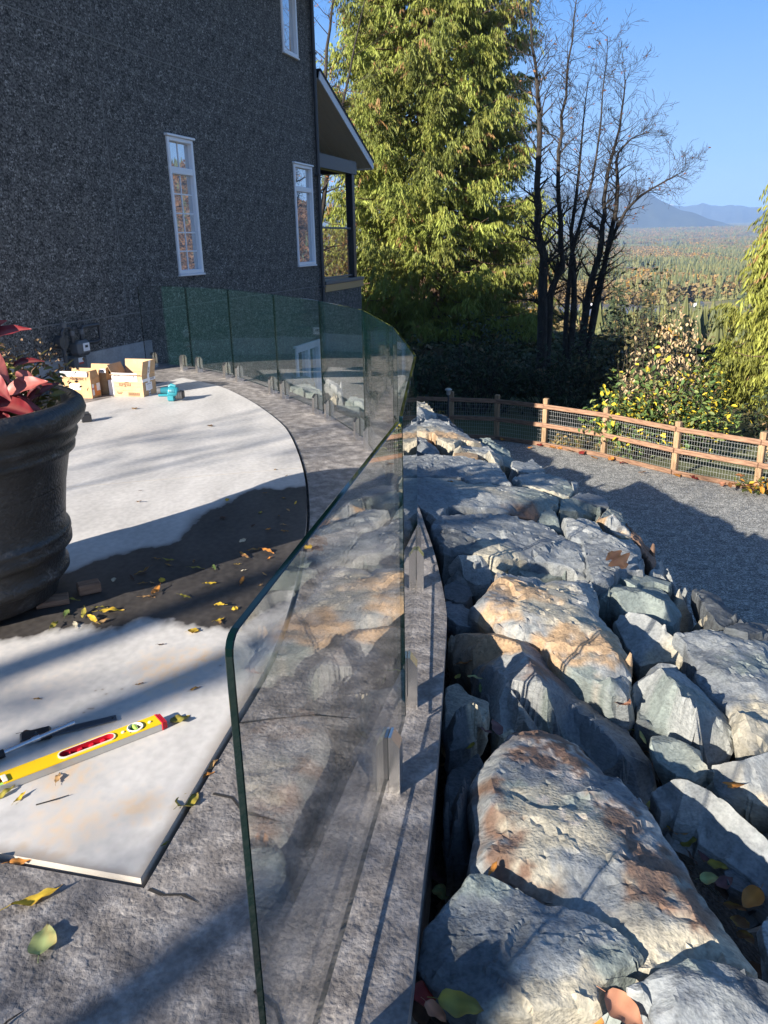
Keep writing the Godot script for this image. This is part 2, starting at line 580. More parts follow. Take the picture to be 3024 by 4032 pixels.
func rock(label: String, rim: Array, peaks: Array, colour: int, spots: Array, depth_cm: int, tex: int):
	var ctrl := PackedVector2Array()
	var hs := PackedFloat32Array()
	var outline := PackedVector2Array()
	for i in range(0, rim.size(), 3):
		outline.push_back(Vector2(rim[i], rim[i + 2]) * 0.01)
		hs.push_back(rim[i + 1] * 0.01)
	ctrl.append_array(outline)
	for i in range(0, peaks.size(), 3):
		ctrl.push_back(Vector2(peaks[i], peaks[i + 2]) * 0.01)
		hs.push_back(peaks[i + 1] * 0.01)
	var lo := outline[0]
	var hi := outline[0]
	for p in outline:
		lo = lo.min(p)
		hi = hi.max(p)
	var size := hi - lo
	var big := maxf(size.x, size.y)
	var far := (lo + hi).length() * 0.5
	var cell := clampf(sqrt(size.x * size.y) / 46.0, 0.0085 + 0.0012 * far, 0.03)
	# a rough outline
	var rough := PackedVector2Array()
	for i in outline.size():
		var a := outline[i]
		var b := outline[(i + 1) % outline.size()]
		var steps := maxi(1, int(a.distance_to(b) / (cell * 1.6)))
		for k in steps:
			var p := a.lerp(b, float(k) / steps)
			var q := rock_noise_c.get_noise_2d(p.x * 9.0, p.y * 9.0) * 0.014 + rock_noise_b.get_noise_2d(p.x * 30.0, p.y * 30.0) * 0.003
			rough.push_back(p + (b - a).normalized().orthogonal() * q * clampf(big, 0.25, 1.0))
	var tris := Geometry2D.triangulate_delaunay(ctrl)
	var nx := int(size.x / cell) + 5
	var nz := int(size.y / cell) + 5
	var id := PackedInt32Array()
	id.resize(nx * nz)
	id.fill(-1)
	var V := PackedVector3Array()
	var C := PackedColorArray()
	var last := 0
	for j in nz:
		for i in nx:
			var p := lo + Vector2(i - 2, j - 2) * cell
			var near := Vector2.ZERO
			var dd := 1e9
			for e in rough.size():
				var q := rough[e]
				var d := absf(q.x - p.x) + absf(q.y - p.y)
				if d < dd:
					dd = d
			if dd < cell * 3.0:
				dd = 1e9
				for e in rough.size():
					if absf(rough[e].x - p.x) > cell * 4.0:
						continue
					var q := Geometry2D.get_closest_point_to_segment(p, rough[e], rough[(e + 1) % rough.size()])
					var d := q.distance_squared_to(p)
					if d < dd:
						dd = d
						near = q
				dd = sqrt(dd)
				var inside := Geometry2D.is_point_in_polygon(p, rough)
				if not inside and dd > cell * 0.8:
					continue
				if not inside or dd < cell * 0.52:
					p = near
			elif not Geometry2D.is_point_in_polygon(p, rough):
				continue
			# height between the control points
			var y := 0.0
			var found := false
			for step in range(-1, tris.size() / 3):
				var t: int = last if step < 0 else step * 3
				var a := ctrl[tris[t]]
				var b := ctrl[tris[t + 1]]
				var c := ctrl[tris[t + 2]]
				var den := (b.y - c.y) * (a.x - c.x) + (c.x - b.x) * (a.y - c.y)
				if absf(den) < 1e-9:
					continue
				var w0 := ((b.y - c.y) * (p.x - c.x) + (c.x - b.x) * (p.y - c.y)) / den
				var w1 := ((c.y - a.y) * (p.x - c.x) + (a.x - c.x) * (p.y - c.y)) / den
				if w0 >= -0.001 and w1 >= -0.001 and w0 + w1 <= 1.001:
					y = w0 * hs[tris[t]] + w1 * hs[tris[t + 1]] + (1.0 - w0 - w1) * hs[tris[t + 2]]
					last = t
					found = true
					break
			if not found:
				var best := 1e9
				for k in ctrl.size():
					var d := ctrl[k].distance_squared_to(p)
					if d < best:
						best = d
						y = hs[k]
			var amp := clampf(big, 0.12, 0.9)
			var n1 := rock_noise_a.get_noise_2d(p.x * 3.1 + colour * 7.0, p.y * 3.1)
			var n2 := rock_noise_b.get_noise_2d(p.x * 11.0 + p.y * 4.0, p.y * 17.0)
			var n3 := absf(rock_noise_c.get_noise_2d(p.x * 7.0 - 3.0, p.y * 9.0 + p.x * 5.0))
			var plate := rock_plates.get_noise_2d(p.x * 3.2 + p.y * 0.8 + n1 * 0.25, p.y * 4.6 + n1 * 0.3)
			var chips := rock_plates.get_noise_2d(p.x * 11.0 + 30.0, p.y * 14.0 + p.x * 3.0)
			y += amp * (0.013 * plate + 0.005 * chips + 0.010 * n1 + 0.003 * n2 - 0.010 * maxf(0.0, 0.11 - n3) / 0.11)
			id[j * nx + i] = V.size()
			V.push_back(Vector3(p.x, y, p.y))
			# colour: the nearest spot (stains, painted sun and shade), its border ragged
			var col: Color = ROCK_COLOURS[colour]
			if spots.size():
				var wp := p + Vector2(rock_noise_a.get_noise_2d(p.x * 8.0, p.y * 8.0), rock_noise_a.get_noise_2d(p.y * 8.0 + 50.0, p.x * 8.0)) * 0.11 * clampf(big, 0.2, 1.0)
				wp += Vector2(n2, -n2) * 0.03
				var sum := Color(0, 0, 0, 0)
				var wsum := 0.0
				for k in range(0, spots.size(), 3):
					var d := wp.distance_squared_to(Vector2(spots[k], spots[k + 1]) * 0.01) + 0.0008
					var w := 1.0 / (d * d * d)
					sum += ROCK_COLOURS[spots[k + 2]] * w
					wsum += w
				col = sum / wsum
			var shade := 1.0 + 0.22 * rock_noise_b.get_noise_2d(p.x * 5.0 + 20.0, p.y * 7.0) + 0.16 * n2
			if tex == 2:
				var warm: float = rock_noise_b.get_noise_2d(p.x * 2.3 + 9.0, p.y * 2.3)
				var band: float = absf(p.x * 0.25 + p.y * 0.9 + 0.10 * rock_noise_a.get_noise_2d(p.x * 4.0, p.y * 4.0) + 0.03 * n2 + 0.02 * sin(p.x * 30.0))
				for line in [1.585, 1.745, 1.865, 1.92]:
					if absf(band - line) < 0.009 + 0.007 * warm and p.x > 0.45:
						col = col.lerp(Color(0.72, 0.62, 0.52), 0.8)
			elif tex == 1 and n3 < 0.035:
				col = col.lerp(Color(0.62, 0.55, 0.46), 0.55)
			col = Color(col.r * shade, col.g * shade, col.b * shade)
			C.push_back(col)
	var I := PackedInt32Array()
	var edges := {}
	for j in nz - 1:
		for i in nx - 1:
			var a := id[j * nx + i]
			var b := id[j * nx + i + 1]
			var c := id[(j + 1) * nx + i + 1]
			var d := id[(j + 1) * nx + i]
			for t in ([[a, c, b], [a, d, c]] if (i + j) % 2 == 0 else [[a, d, b], [d, c, b]]):
				if t[0] < 0 or t[1] < 0 or t[2] < 0:
					continue
				if (V[t[1]] - V[t[0]]).cross(V[t[2]] - V[t[0]]).length() < 1e-8:
					continue
				I.append_array([t[0], t[1], t[2]])
				for e in 3:
					var x: int = t[e]
					var y: int = t[(e + 1) % 3]
					var back := Vector2i(y, x)
					if edges.has(back):
						edges.erase(back)
					else:
						edges[Vector2i(x, y)] = true
	# skirt
	var out := {}
	for e in edges:
		var d: Vector3 = V[e.y] - V[e.x]
		var o: Vector3 = Vector3(-d.z, 0, d.x)
		out[e.x] = out.get(e.x, Vector3.ZERO) + o
		out[e.y] = out.get(e.y, Vector3.ZERO) + o
	var ring := {}
	var depth := depth_cm * 0.01
	for x in out:
		var o: Vector3 = (out[x] as Vector3).normalized()
		var p := V[x]
		var k := rock_noise_b.get_noise_3d(p.x * 9.0, p.y * 9.0, p.z * 9.0)
		var k2 := rock_noise_c.get_noise_3d(p.x * 5.0 + 9.0, p.y * 5.0, p.z * 5.0)
		var ids := [x]
		var profile := [[0.008, -0.008], [0.014 + 0.02 * k, -0.05 + 0.02 * k], [0.012 + 0.05 * k2, -0.13], [-0.02 + 0.06 * k2, -0.5 * depth], [-0.16, -depth]]
		for q in profile:
			ids.append(V.size())
			V.push_back(p + o * q[0] * clampf(big * 1.4, 0.2, 1.0) + Vector3.UP * q[1] * clampf(big * 1.4, 0.2, 1.0))
			var cc := C[x] * (0.9 + 0.3 * k)
			cc.a = 1.0
			C.push_back(cc)
		ring[x] = ids
	for e in edges:
		var p: Array = ring[e.x]
		var q: Array = ring[e.y]
		for k in 5:
			I.append_array([p[k], p[k + 1], q[k + 1], p[k], q[k + 1], q[k]])
	single("rock", creased(V, C, I, 0.86), M["rock"], label, "rock", Transform3D(), "large landscape rocks beside the patio")

func creased(V: PackedVector3Array, C: PackedColorArray, I: PackedInt32Array, least: float) -> ArrayMesh:   # corners between faces that turn sharply stay sharp
	var count := I.size() / 3
	var F := PackedVector3Array()
	F.resize(count)
	var around := []
	around.resize(V.size())
	for i in V.size():
		around[i] = PackedInt32Array()
	for t in count:
		var a := V[I[t * 3]]
		F[t] = (V[I[t * 3 + 1]] - a).cross(V[I[t * 3 + 2]] - a)
		for k in 3:
			around[I[t * 3 + k]].push_back(t)
	var U := PackedVector3Array()
	U.resize(count)
	for t in count:
		U[t] = F[t].normalized()
	var b := MB.new()
	b.coloured = true
	for t in count:
		for k in [0, 2, 1]:
			var x := I[t * 3 + k]
			var s := Vector3.ZERO
			for o in around[x]:
				if U[o].dot(U[t]) > least:
					s += F[o]
			b.col = C[x]
			b.put(V[x], s.normalized() if s.length_squared() > 1e-20 else U[t])
	return b.mesh()

# ---------------------------------------------------------------- land
const EDGE := [Vector2(-0.30,0.9),Vector2(-0.19,0.0),Vector2(-0.12,-0.4),Vector2(-0.03,-0.9),Vector2(0.028,-1.197),Vector2(0.082,-1.586),Vector2(0.152,-2.075),Vector2(0.233,-2.784),Vector2(0.266,-3.161),Vector2(0.259,-3.761),Vector2(0.235,-4.18),Vector2(0.205,-4.65),Vector2(0.10,-5.9),Vector2(-0.16,-6.85),Vector2(-0.45,-7.5),Vector2(-1.0,-8.6),Vector2(-1.65,-9.7),Vector2(-2.3,-10.45),Vector2(-2.9,-10.95),Vector2(-3.38,-11.3)]
const SLAB := [Vector2(-6.6,-3.06),Vector2(-1.041,-1.694),Vector2(-0.637,-1.596),Vector2(-0.532,-2.219),Vector2(-0.454,-2.70),Vector2(-0.425,-3.3),Vector2(-0.442,-4.142),Vector2(-0.488,-4.733),Vector2(-0.567,-5.374),Vector2(-0.717,-6.198),Vector2(-0.891,-6.892),Vector2(-1.222,-7.757),Vector2(-1.55,-8.45),Vector2(-1.90,-9.05),Vector2(-2.439,-9.647),Vector2(-2.611,-9.267),Vector2(-2.869,-8.446),Vector2(-3.086,-8.083),Vector2(-6.6,-6.6)]
var land_noise := noise(81, 0.02, 4)

func land(x: float, z: float) -> float:
	var t := (x - 3.0) * 0.73 - (z + 16.9) * 0.68
	var r := sqrt(x * x + z * z)
	var az := rad_to_deg(atan2(x, -z))
	var y := -2.79
	if t > 0.5:
		var s := clampf(t / 190.0, 0, 1)
		y -= 31.5 * s * s * (3 - 2 * s)
		y += land_noise.get_noise_2d(x * 0.6, z * 0.6) * clampf((t - 20.0) / 200.0, 0, 1) * 2.0
	if r > 700.0:
		var k := (r - 700.0) / 3500.0
		y += 70.0 * k * k * (1.0 if k < 1.0 else 1.0 / k)
	# wooded hill out of the picture to the right, which the house windows mirror
	var d := Vector2(x, z).distance_to(Vector2(sin(deg_to_rad(48.0)), -cos(deg_to_rad(48.0))) * 450.0)
	y += 68.0 * exp(-d * d / (2.0 * 80.0 * 80.0))
	return y

func strip(rows: Array) -> MB:   # smooth sheet through rows of points of equal length, seen from above
	var b := MB.new()
	var N := []
	for j in rows.size():
		var line := []
		for i in rows[j].size():
			var dx: Vector3 = rows[j][mini(i + 1, rows[j].size() - 1)] - rows[j][maxi(i - 1, 0)]
			var dz: Vector3 = rows[mini(j + 1, rows.size() - 1)][i] - rows[maxi(j - 1, 0)][i]
			var nn := dz.cross(dx).normalized()
			line.append(nn if nn.y >= 0.0 else -nn)
		N.append(line)
	for j in rows.size() - 1:
		for i in rows[j].size() - 1:
			var p := [rows[j][i], rows[j][i + 1], rows[j + 1][i + 1], rows[j + 1][i]]
			var q := [N[j][i], N[j][i + 1], N[j + 1][i + 1], N[j + 1][i]]
			if (p[1] - p[0]).cross(p[2] - p[0]).dot(q[0]) > 0.0:
				b.tri_n(p[0], p[1], p[2], q[0], q[1], q[2])
				b.tri_n(p[0], p[2], p[3], q[0], q[2], q[3])
			else:
				b.tri_n(p[0], p[2], p[1], q[0], q[2], q[1])
				b.tri_n(p[0], p[3], p[2], q[0], q[3], q[2])
	return b

func build_land():
	var rows := []
	var r := 0.5
	while r < 9000.0:
		var line := []
		for k in 181:
			var a := TAU * k / 180.0
			line.append(Vector3(sin(a) * r, land(sin(a) * r, -cos(a) * r), -cos(a) * r))
		rows.append(line)
		r *= 1.13
	setting("ground", strip(rows).mesh(), M["meadow"])
	# gravel path below the rocks
	var path := MB.new()
	path.prism(PackedVector2Array([Vector2(-1.2,-23.0),Vector2(0.55,-17.98),Vector2(1.6,-17.72),Vector2(2.62,-17.42),Vector2(3.58,-16.72),Vector2(4.62,-15.72),Vector2(5.6,-14.36),Vector2(6.66,-13.25),Vector2(7.7,-12.2),Vector2(9.8,-10.0),Vector2(16.0,-3.0),Vector2(15.0,6.0),Vector2(2.5,6.0),Vector2(1.6,0.0),Vector2(0.8,-8.0),Vector2(-2.5,-14.0)]), -2.9, -2.7)
	setting("gravel_path", path.mesh(), M["gravel"])
	# soil bank that the rocks lie in
	rows = []
	for i in EDGE.size():
		var p: Vector2 = EDGE[i]
		var d: Vector2 = (EDGE[mini(i + 1, EDGE.size() - 1)] - EDGE[maxi(i - 1, 0)]).normalized()
		var o := Vector2(-d.y, d.x)
		var line := []
		for k in [[-0.05, -0.48], [0.15, -0.5], [0.5, -0.58], [1.0, -0.72], [1.5, -0.92], [1.9, -1.12], [2.3, -1.75], [2.8, -2.3], [3.4, -2.76]]:
			var q: Vector2 = p + o * k[0]
			var flat := clampf((-q.y - 6.0) / 3.0, 0, 1)
			line.append(Vector3(q.x, k[1] + flat * 0.12 * k[0] * (1.0 if k[0] < 2.0 else 0.0) + 0.04 * land_noise.get_noise_2d(q.x * 60.0, q.y * 60.0), q.y))
		rows.append(line)
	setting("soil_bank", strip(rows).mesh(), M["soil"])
	# loose rubble down the outer face of the bank
	var rb := MB.new()
	rb.coloured = true
	var pts := []
	for k in 26:
		var d := Vector3(rng.randfn(), rng.randfn(), rng.randfn()).normalized()
		pts.append(d * rng.randf_range(0.8, 1.15))
	var hull := SphereMesh.new()
	hull.radial_segments = 9
	hull.rings = 5
	var arr := hull.get_mesh_arrays()
	var hv: PackedVector3Array = arr[Mesh.ARRAY_VERTEX]
	var hi: PackedInt32Array = arr[Mesh.ARRAY_INDEX]
	for k in hv.size():
		var p := hv[k] * 2.0
		var far := 9.0
		for q in pts:
			far = minf(far, 1.0 / maxf(p.normalized().dot(q.normalized()) , 0.2) * q.length())
		hv[k] = p.normalized() * far
	for k in range(0, hi.size(), 3):
		if hv[hi[k]].distance_to(hv[hi[k + 1]]) > 1e-4 and hv[hi[k + 2]].distance_to(hv[hi[k + 1]]) > 1e-4 and hv[hi[k]].distance_to(hv[hi[k + 2]]) > 1e-4:
			rb.face(hv[hi[k]], hv[hi[k + 1]], hv[hi[k + 2]], hv[hi[k + 2]], Vector3.ZERO)
	var heap := []
	var heap_tints := []
	for k in 520:
		var f := rng.randf() * (EDGE.size() - 1.01)
		var i := int(f)
		var p: Vector2 = (EDGE[i] as Vector2).lerp(EDGE[i + 1], f - i)
		var d: Vector2 = (EDGE[i + 1] - EDGE[i]).normalized()
		var out := rng.randf_range(2.05, 3.3)
		var q: Vector2 = p + Vector2(-d.y, d.x) * out
		var y := lerpf(-1.5, -2.7, clampf((out - 2.0) / 1.3, 0, 1))
		var s := rng.randf_range(0.07, 0.24)
		heap.append(Transform3D(Basis.from_euler(Vector3(rng.randf() * TAU, rng.randf() * TAU, rng.randf() * TAU)).scaled(Vector3(s, s * 0.75, s * 1.2)), Vector3(q.x, y, q.y)))
		heap_tints.append(ROCK_COLOURS[[0, 1, 5, 6][k % 4]])
	var litter := []
	var litter_tints := []
	for k in 1300:
		var f := rng.randf() * (EDGE.size() - 1.01)
		var i := int(f)
		var p: Vector2 = (EDGE[i] as Vector2).lerp(EDGE[i + 1], f - i)
		var d: Vector2 = (EDGE[i + 1] - EDGE[i]).normalized()
		var out := rng.randf_range(0.03, 1.9)
		var q: Vector2 = p + Vector2(-d.y, d.x) * out
		var s := rng.randf_range(0.04, 0.10)
		litter.append(Transform3D(Basis.from_euler(Vector3(rng.randf_range(-0.7, 0.7), rng.randf() * TAU, rng.randf_range(-0.7, 0.7))).scaled(Vector3(s, s, s)), Vector3(q.x, -0.44 - 0.16 * out - 0.09 * out * out, q.y)))
		litter_tints.append([Color(0.10, 0.05, 0.025), Color(0.16, 0.08, 0.03), Color(0.06, 0.035, 0.02), Color(0.22, 0.14, 0.03)][k % 4])
	swarm("leaf_litter", plain_leaf(), M["leaf"], litter, litter_tints, self)
	swarm("rubble", rb.mesh(), M["rock"], heap, heap_tints, self)
	# garden ground behind the camera, where the shade trees stand
	var yard := MB.new()
	yard.prism(PackedVector2Array([Vector2(-60,-2.0),Vector2(-9.0,-2.0),Vector2(-9.0,1.0),Vector2(-0.3,1.0),Vector2(-0.5,60),Vector2(-60,60)]), -2.9, -0.1)
	setting("yard_ground", yard.mesh(), M["soil"])

func curved(points: Array, from: int, to: int) -> PackedVector2Array:   # rounds the run of points from one index to another
	var out := PackedVector2Array()
	for i in points.size():
		var b: Vector2 = points[i]
		out.push_back(b)
		if i >= from and i < to:
			var a: Vector2 = points[maxi(i - 1, from)]
			var c: Vector2 = points[i + 1]
			var d: Vector2 = points[mini(i + 2, to)]
			for k in range(1, 6):
				out.push_back(b.cubic_interpolate(c, a, d, k / 6.0))
	return out

func build_patio():
	var outer := curved(EDGE, 0, EDGE.size() - 1)
	outer.append_array(PackedVector2Array([Vector2(-4.35, -8.7), Vector2(-6.6, -8.7), Vector2(-6.6, 0.9)]))
	var slab := curved(SLAB, 3, 14)
	var hole: PackedVector2Array = Geometry2D.offset_polygon(slab, 0.017, Geometry2D.JOIN_MITER)[0]
	var b := MB.new()
	for piece in Geometry2D.clip_polygons(outer, hole):
		b.prism(piece, -0.075, 0.0)
	setting("stamped_concrete_border", b.mesh(), M["stamped concrete"])
	b = MB.new()   # the step below the rim and the bed under the joint
	b.prism(Geometry2D.offset_polygon(outer, -0.012, Geometry2D.JOIN_MITER)[0], -0.45, -0.076)
	setting("patio_base", b.mesh(), M["stamped concrete"])
	# the slab, in two pieces along the saw cut
	var cut := PackedVector2Array([Vector2(-9, -3.3), Vector2(-2.07, -5.080), Vector2(-0.55, -5.452), Vector2(0.5, -5.70), Vector2(0.5, 0), Vector2(-9, 0)])
	var cut_far := PackedVector2Array([Vector2(-9, -3.306), Vector2(-2.07, -5.087), Vector2(-0.55, -5.459), Vector2(0.5, -5.707), Vector2(0.5, -12), Vector2(-9, -12)])
	var o := thing("concrete_slab", "", "")
	o.set_meta("kind", "structure")
	for c in [cut, cut_far]:
		var top := MB.new()
		top.mapped = true
		var side := MB.new()
		for piece in Geometry2D.intersect_polygons(slab, c):
			var ids := Geometry2D.triangulate_polygon(piece)
			for i in range(0, ids.size(), 3):
				var t := [piece[ids[i]], piece[ids[i + 1]], piece[ids[i + 2]]]
				if (t[1] - t[0]).cross(t[2] - t[0]) > 0.0:
					t = [t[0], t[2], t[1]]
				for k in [0, 2, 1]:
					top.put(Vector3(t[k].x, 0.012, t[k].y), Vector3.UP, Vector2((t[k].x + 5.0) / 5.0, (t[k].y + 11.0) / 10.0))
			side.prism(piece, -0.07, 0.0115)
		part("slab_top", top.mesh(), M["smooth concrete"], o)
		part("slab_body", side.mesh(), M["slab side"], o)
	# cracks stamped into the border
	for c in [[Vector2(-0.52,-1.93),Vector2(-0.46,-1.91),Vector2(-0.42,-1.85),Vector2(-0.37,-1.83),Vector2(-0.30,-1.80)], [Vector2(-0.61,-1.57),Vector2(-0.57,-1.55),Vector2(-0.52,-1.55),Vector2(-0.47,-1.52)], [Vector2(-0.50,-2.29),Vector2(-0.40,-2.31),Vector2(-0.25,-2.33),Vector2(-0.1,-2.3)], [Vector2(-0.30,-1.28),Vector2(-0.25,-1.24),Vector2(-0.22,-1.16),Vector2(-0.15,-1.12)]]:
		var s := MB.new()
		for i in c.size() - 1:
			var d: Vector2 = (c[i + 1] - c[i]).orthogonal().normalized() * (0.0035 if i % 2 else 0.005)
			var w := 0.0 if i == c.size() - 2 else 1.0
			var A := Vector3(c[i].x - d.x, 0.002, c[i].y - d.y)
			var B := Vector3(c[i].x + d.x, 0.002, c[i].y + d.y)
			var C := Vector3(c[i + 1].x + d.x * w, 0.002, c[i + 1].y + d.y * w)
			var D := Vector3(c[i + 1].x - d.x * w, 0.002, c[i + 1].y - d.y * w)
			s.face(A, B, C, D, (A + C) * 0.5 - Vector3.UP)
		setting("concrete_crack", s.mesh(), M["joint filler"])

# ---------------------------------------------------------------- house
const WALL0 := Vector3(-3.5, 0, -11.6)

func wall_frame() -> Transform3D:   # x along the wall, y up, z out of the wall towards the patio
	var a := deg_to_rad(18.0)
	return Transform3D(Basis(Vector3(sin(a), 0, -cos(a)), Vector3.UP, Vector3(cos(a), 0, sin(a))), WALL0)

func span(b: MB, t: Transform3D, x0: float, x1: float, y0: float, y1: float, z0: float, z1: float, bevel := 0.0):
	b.box(t * Transform3D(Basis(), Vector3((x0 + x1) * 0.5, (y0 + y1) * 0.5, (z0 + z1) * 0.5)), Vector3(x1 - x0, y1 - y0, z1 - z0), bevel)

func span_mesh(x0: float, x1: float, y0: float, y1: float, z0: float, z1: float, bevel := 0.0) -> ArrayMesh:
	var b := MB.new()
	span(b, Transform3D(), x0, x1, y0, y1, z0, z1, bevel)
	return b.mesh()

func window(house: Node3D, x0: float, x1: float, y0: float, y1: float, transom: float, grid: int, head := true):
	var w := part("window", span_mesh(x0, x1, y0, y1, -0.145, -0.14), M["room dark"], house)
	var f := MB.new()
	var t := Transform3D()
	var k := 0.058
	span(f, t, x0, x0 + k, y0, y1, -0.10, 0.03, 0.008)
	span(f, t, x1 - k, x1, y0, y1, -0.10, 0.03, 0.008)
	span(f, t, x0 + k, x1 - k, y1 - k, y1, -0.10, 0.03, 0.008)
	span(f, t, x0 + k, x1 - k, y0, y0 + k, -0.10, 0.03, 0.008)
	if transom > 0.0:
		span(f, t, x0 + k, x1 - k, transom - 0.05, transom + 0.05, -0.10, 0.02, 0.008)
	part("frame", f.mesh(), M["white vinyl"], w)
	if head:
		part("head_trim", span_mesh(x0 - 0.03, x1 + 0.03, y1 + 0.002, y1 + 0.035, -0.05, 0.06, 0.006), M["white vinyl"], w)
		part("sill", span_mesh(x0 - 0.01, x1 + 0.01, y0 - 0.032, y0 - 0.002, -0.05, 0.05, 0.006), M["white vinyl"], w)
	var panes := [[y0 + k, y1 - k]]
	if transom > 0.0:
		panes = [[y0 + k, transom - 0.05], [transom + 0.05, y1 - k]]
	for p in panes:
		part("pane", span_mesh(x0 + k, x1 - k, p[0], p[1], -0.05, -0.04), M["window glass"], w)
	if grid > 0:
		var xm := (x0 + x1) * 0.5
		for p in panes:
			part("glazing_bar", span_mesh(xm - 0.01, xm + 0.01, p[0], p[1], -0.039, -0.031), M["white vinyl"], w)
		for i in range(1, grid):
			var y: float = lerpf(panes[0][0], panes[0][1], float(i) / grid)
			for s in [[x0 + k, xm - 0.011], [xm + 0.011, x1 - k]]:
				part("glazing_bar", span_mesh(s[0], s[1], y - 0.01, y + 0.01, -0.039, -0.031), M["white vinyl"], w)

func build_house():
	var house := thing("house", "tall dark pebble dashed house with white framed windows and side porch", "house")
	house.transform = wall_frame()
	var t := Transform3D()
	var openings := [[1.24, 1.97, 1.12, 3.08], [5.85, 6.79, 1.11, 3.06], [5.64, 6.35, 5.0, 6.38], [5.46, 6.78, -2.62, -0.55]]
	var xs := [-2.72, 1.24, 1.97, 5.46, 5.64, 5.85, 6.35, 6.78, 6.79, 7.12]
	var ys := [-2.8, -2.62, -0.55, 0.235, 1.11, 1.12, 3.06, 3.08, 5.0, 6.38, 6.5]
	var w := MB.new()
	for i in xs.size() - 1:
		for j in ys.size() - 1:
			var mx: float = (xs[i] + xs[i + 1]) * 0.5
			var my: float = (ys[j] + ys[j + 1]) * 0.5
			var open := false
			for o in openings:
				if mx > o[0] and mx < o[1] and my > o[2] and my < o[3]:
					open = true
			if not open:
				w.face(Vector3(xs[i], ys[j], 0), Vector3(xs[i + 1], ys[j], 0), Vector3(xs[i + 1], ys[j + 1], 0), Vector3(xs[i], ys[j + 1], 0), Vector3(mx, my, -1))
	for o in openings:
		var mid := Vector3((o[0] + o[1]) * 0.5, (o[2] + o[3]) * 0.5, -0.07)
		var c := [Vector2(o[0], o[2]), Vector2(o[1], o[2]), Vector2(o[1], o[3]), Vector2(o[0], o[3])]
		for k in 4:
			var a: Vector2 = c[k]
			var b: Vector2 = c[(k + 1) % 4]
			var p := [Vector3(a.x, a.y, 0), Vector3(b.x, b.y, 0), Vector3(b.x, b.y, -0.14), Vector3(a.x, a.y, -0.14)]
			if (p[1] - p[0]).cross(p[2] - p[0]).dot(mid - (p[0] + p[2]) * 0.5) > 0.0:
				w.quad(p[0], p[1], p[2], p[3])
			else:
				w.quad(p[3], p[2], p[1], p[0])
	# the other outside walls, 15 m deep
	for q in [[Vector3(7.12, 0, 0), Vector3(7.12, 0, -15)], [Vector3(7.12, 0, -15), Vector3(-2.72, 0, -15)], [Vector3(-2.72, 0, -15), Vector3(-2.72, 0, 0)]]:
		w.face(q[0] + Vector3.UP * -2.8, q[1] + Vector3.UP * -2.8, q[1] + Vector3.UP * 6.5, q[0] + Vector3.UP * 6.5, Vector3(2.2, 2, -7.5))
	part("wall", w.mesh(), M["rock dash"], house)
	var seams := MB.new()   # faint raised control joints in the render
	span(seams, t, -2.72, 7.10, 0.636, 0.650, 0.0, 0.006)
	span(seams, t, -2.72, 7.10, 4.05, 4.062, 0.0, 0.006)
	span(seams, t, -0.21, -0.198, 0.66, 6.4, 0.001, 0.007)
	part("control_joint", seams.mesh(), M["render seam"], house)
	part("foundation", span_mesh(-2.75, 0.27, -0.4, 0.232, 0.001, 0.035), M["foundation concrete"], house)
	var roof := MB.new()
	span(roof, t, -3.3, 7.7, 6.5, 6.62, -15.6, 0.55)
	var e := [Vector3(-3.3, 6.63, 0.55), Vector3(7.7, 6.63, 0.55), Vector3(7.7, 6.63, -15.6), Vector3(-3.3, 6.63, -15.6)]
	var r0 := Vector3(2.2, 7.7, -5.2)
	var r1 := Vector3(2.2, 7.7, -9.8)
	for f in [[e[0], e[1], r0], [e[2], e[3], r1]]:
		if (f[1] - f[0]).cross(f[2] - f[0]).y > 0.0:
			roof.tri(f[0], f[1], f[2])
		else:
			roof.tri(f[0], f[2], f[1])
	roof.face(e[1], e[2], r1, r0, Vector3(2, 5, -7))
	roof.face(e[3], e[0], r0, r1, Vector3(2, 5, -7))
	var rf := part("roof", roof.mesh(), M["roof shingle"], house)
	part("gutter", span_mesh(-3.3, 7.7, 6.40, 6.52, 0.55, 0.66, 0.02), M["black paint"], rf)
	window(house, 1.24, 1.97, 1.12, 3.08, 2.62, 5)
	window(house, 5.85, 6.79, 1.11, 3.06, 2.60, 0)
	window(house, 5.64, 6.35, 5.0, 6.38, 0.0, 0)
	# glazed double door of the lower storey
	var door := part("door", span_mesh(5.46, 6.78, -2.62, -0.55, -0.145, -0.14), M["room dark"], house)
	var f := MB.new()
	for x in [[5.46, 5.56], [6.07, 6.19], [6.68, 6.78]]:
		span(f, t, x[0], x[1], -2.62, -0.55, -0.10, 0.04, 0.008)
	for x in [[5.56, 6.07], [6.19, 6.68]]:
		span(f, t, x[0], x[1], -0.65, -0.55, -0.10, 0.04, 0.008)
		span(f, t, x[0], x[1], -2.62, -2.45, -0.10, 0.04, 0.008)
		part("pane", span_mesh(x[0], x[1], -2.45, -0.65, -0.05, -0.04), M["window glass"], door)
	part("frame", f.mesh(), M["white vinyl"], door)
	part("head_trim", span_mesh(5.40, 6.84, -0.545, -0.50, -0.05, 0.07, 0.006), M["white vinyl"], door)
	# downpipe at the far corner
	var pipe := MB.new()
	pipe.tube([Vector3(7.03, -2.6, 0.07), Vector3(7.03, 6.28, 0.07), Vector3(7.06, 6.36, 0.2), Vector3(7.08, 6.45, 0.5)], [0.042, 0.042, 0.042, 0.042], 10)
	var dp := part("downpipe", pipe.mesh(), M["dark grey paint"], house)
	for y in [0.6, 2.9, 5.2]:
		part("bracket", span_mesh(6.97, 7.09, y, y + 0.04, 0.0, 0.12), M["dark grey paint"], dp)
	part("corner_board", span_mesh(7.121, 7.30, -2.8, 6.7, -0.16, 0.0), M["dark grey paint"], house)
	# side porch beyond the corner
	var base := MB.new()
